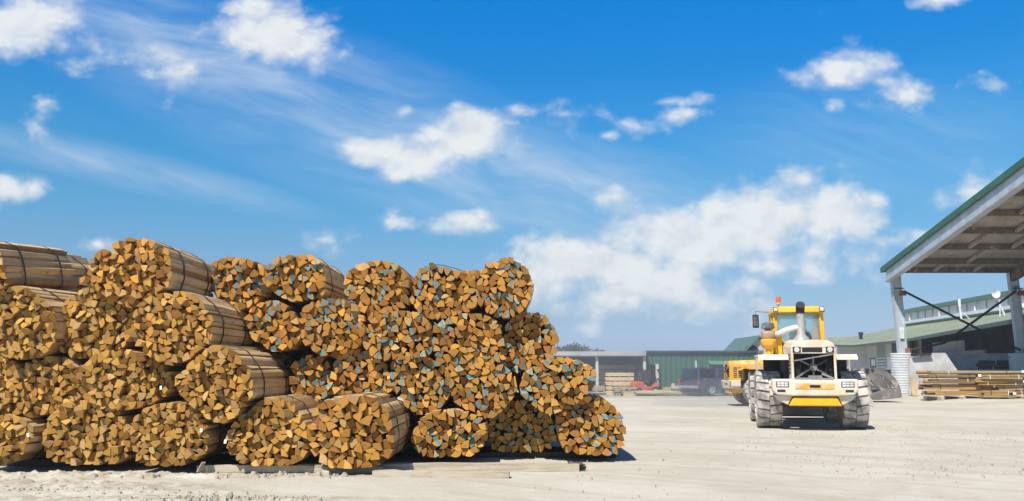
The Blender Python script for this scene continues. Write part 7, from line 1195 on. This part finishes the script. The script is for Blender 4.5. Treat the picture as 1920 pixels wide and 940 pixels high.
b = MB(); b.prism(gp([(1613, 749), (1613, 744), (1648, 728), (1650, 730), (1676, 728), (1678, 745), (1640, 749)]), 'Y', -.85, .85); b.build('bucket_floor', GST, gr, bevel=.02)
b = MB(); q = gp([(1614, 697), (1624, 694)]); b.tube([(q[0][0], -.85, q[0][1]), (q[0][0], .85, q[0][1])], .09, 10); b.tube([(q[1][0], -.85, q[1][1]), (q[1][0], .85, q[1][1])], .07, 10)
b.build('pivot_tube', DARK, gr, smooth=True)

# ---------------------------------------------------------------- trees beyond the sheds
LEAF = []
for nm_, c_ in (('leaf_dark', (.045, .075, .035)), ('leaf_mid', (.075, .11, .045)), ('leaf_light', (.10, .13, .06))): LEAF.append(mat(nm_, c_, .7, var=.3, scale=1))
BARK = mat('bark', (.12, .09, .07), .9, var=.3)
def tree(label, px, py_top, Y, wpx, seed, group='trees beyond the far sheds'):
    rnd = random.Random(seed); top = at(px, py_top, Y); Hh = top.z; rw = wpx / 2 / F * Y
    t = thing('tree', label, 'tree', (top.x, Y, 0), 0, group)
    b = MB(); tops = []
    b.tube([(0, 0, -.1), (.1, 0, Hh * .3), (rnd.uniform(-.3, .3), 0, Hh * .7)], [.3, .22, .08], 9)
    for k in range(7):
        a = rnd.uniform(0, 6.28); z = Hh * rnd.uniform(.3, .6); e = (rw * .75 * math.cos(a), rw * .75 * math.sin(a), z + Hh * .25); b.tube([(0.05, 0, z), (e[0] * .5, e[1] * .5, z + Hh * .1), e], [.12, .08, .03], 6); tops.append(e)
    b.build('trunk', BARK, t, smooth=True)
    b = MB(); cl = [(rnd.uniform(-1, 1) * rw * .8, rnd.uniform(-1, 1) * rw * .6, Hh * rnd.uniform(.45, .9), rnd.uniform(.25, .5) * rw) for _ in range(26)] + [(e[0], e[1], e[2], .4 * rw) for e in tops]
    for (x, y, z, r_) in cl:
        z = min(z, Hh - r_ * .7 - abs(x) / rw * Hh * .18)
        for _ in range(170):
            d = Vector((rnd.gauss(0, 1), rnd.gauss(0, 1), rnd.gauss(0, .8))); d = d.normalized() * r_ * rnd.uniform(.45, 1.05)
            p = Vector((x, y, z)) + d; s_ = rnd.uniform(.14, .32) * Hh / 7; u1 = Vector((rnd.gauss(0, 1), rnd.gauss(0, 1), rnd.gauss(0, 1))).normalized(); u2 = u1.orthogonal().normalized()
            b.cur = rnd.choice((0, 0, 1, 1, 2)); b.add([p - u1 * s_, p + u2 * s_ * .6, p + u1 * s_, p - u2 * s_ * .6], [(0, 1, 2, 3)])
    b.build('crown', LEAF, t, fix=False)
for i, (px, pt_, Y, w_, lb) in enumerate([(1074, 645, 250, 62, 'largest rounded tree above the open shed roof'), (1104, 651, 258, 56, 'middle dark tree above the open shed roof'), (1124, 655, 265, 36, 'small tree at the right end of the group above the shed'), (1048, 652, 255, 46, 'tree above the shed roof touching the post stack')]):
    tree(lb, px, pt_, Y, w_, 60 + i)

# ---------------------------------------------------------------- dusty air over the yard
def haze():
    b = MB(); b.box(-130, 130, -12, 290, -1.2, 15)
    m = bpy.data.materials.new('dusty_air'); m.use_nodes = True; nt = m.node_tree; nt.nodes.clear(); q = NT(nt)
    pv = q.n('ShaderNodeVolumePrincipled'); pv.inputs['Color'].default_value = (.93, .92, .90, 1); pv.inputs['Density'].default_value = HAZE; pv.inputs['Anisotropy'].default_value = .25
    q.l(pv.outputs[0], q.n('ShaderNodeOutputMaterial').inputs['Volume'])
    o = b.build('haze', m); o['kind'] = 'stuff'; o['label'] = 'pale dust hanging in the air over the whole yard'
HAZE = 0.0009
if HAZE: haze()

def dust_cloud(label, c, r, dens):
    b = MB(); n = 20; prof = [(max(.01, math.sin(math.pi * i / n)), -math.cos(math.pi * i / n)) for i in range(n + 1)]
    b.lathe(prof, 'Z', n=32); b.v = [(c[0] + v_[0] * r[0], c[1] + v_[1] * r[1], c[2] + v_[2] * r[2]) for v_ in b.v]
    m = bpy.data.materials.new('drifting_dust'); m.use_nodes = True; nt = m.node_tree; nt.nodes.clear(); q = NT(nt)
    pv = q.n('ShaderNodeVolumePrincipled'); pv.inputs['Color'].default_value = (.95, .92, .87, 1); pv.inputs['Density'].default_value = dens; pv.inputs['Anisotropy'].default_value = .2
    q.l(pv.outputs[0], q.n('ShaderNodeOutputMaterial').inputs['Volume'])
    o = b.build('dust_haze', m); o['kind'] = 'stuff'; o['label'] = label
dust_cloud('dust drifting in front of the far sheds', (7.5, 55.5, .3), (11, 4.5, 3.4), .042)
dust_cloud('low dust kicked up around the wheels of the second loader', (9.5, 41.5, .0), (3.0, 4.0, 1.3), .05)
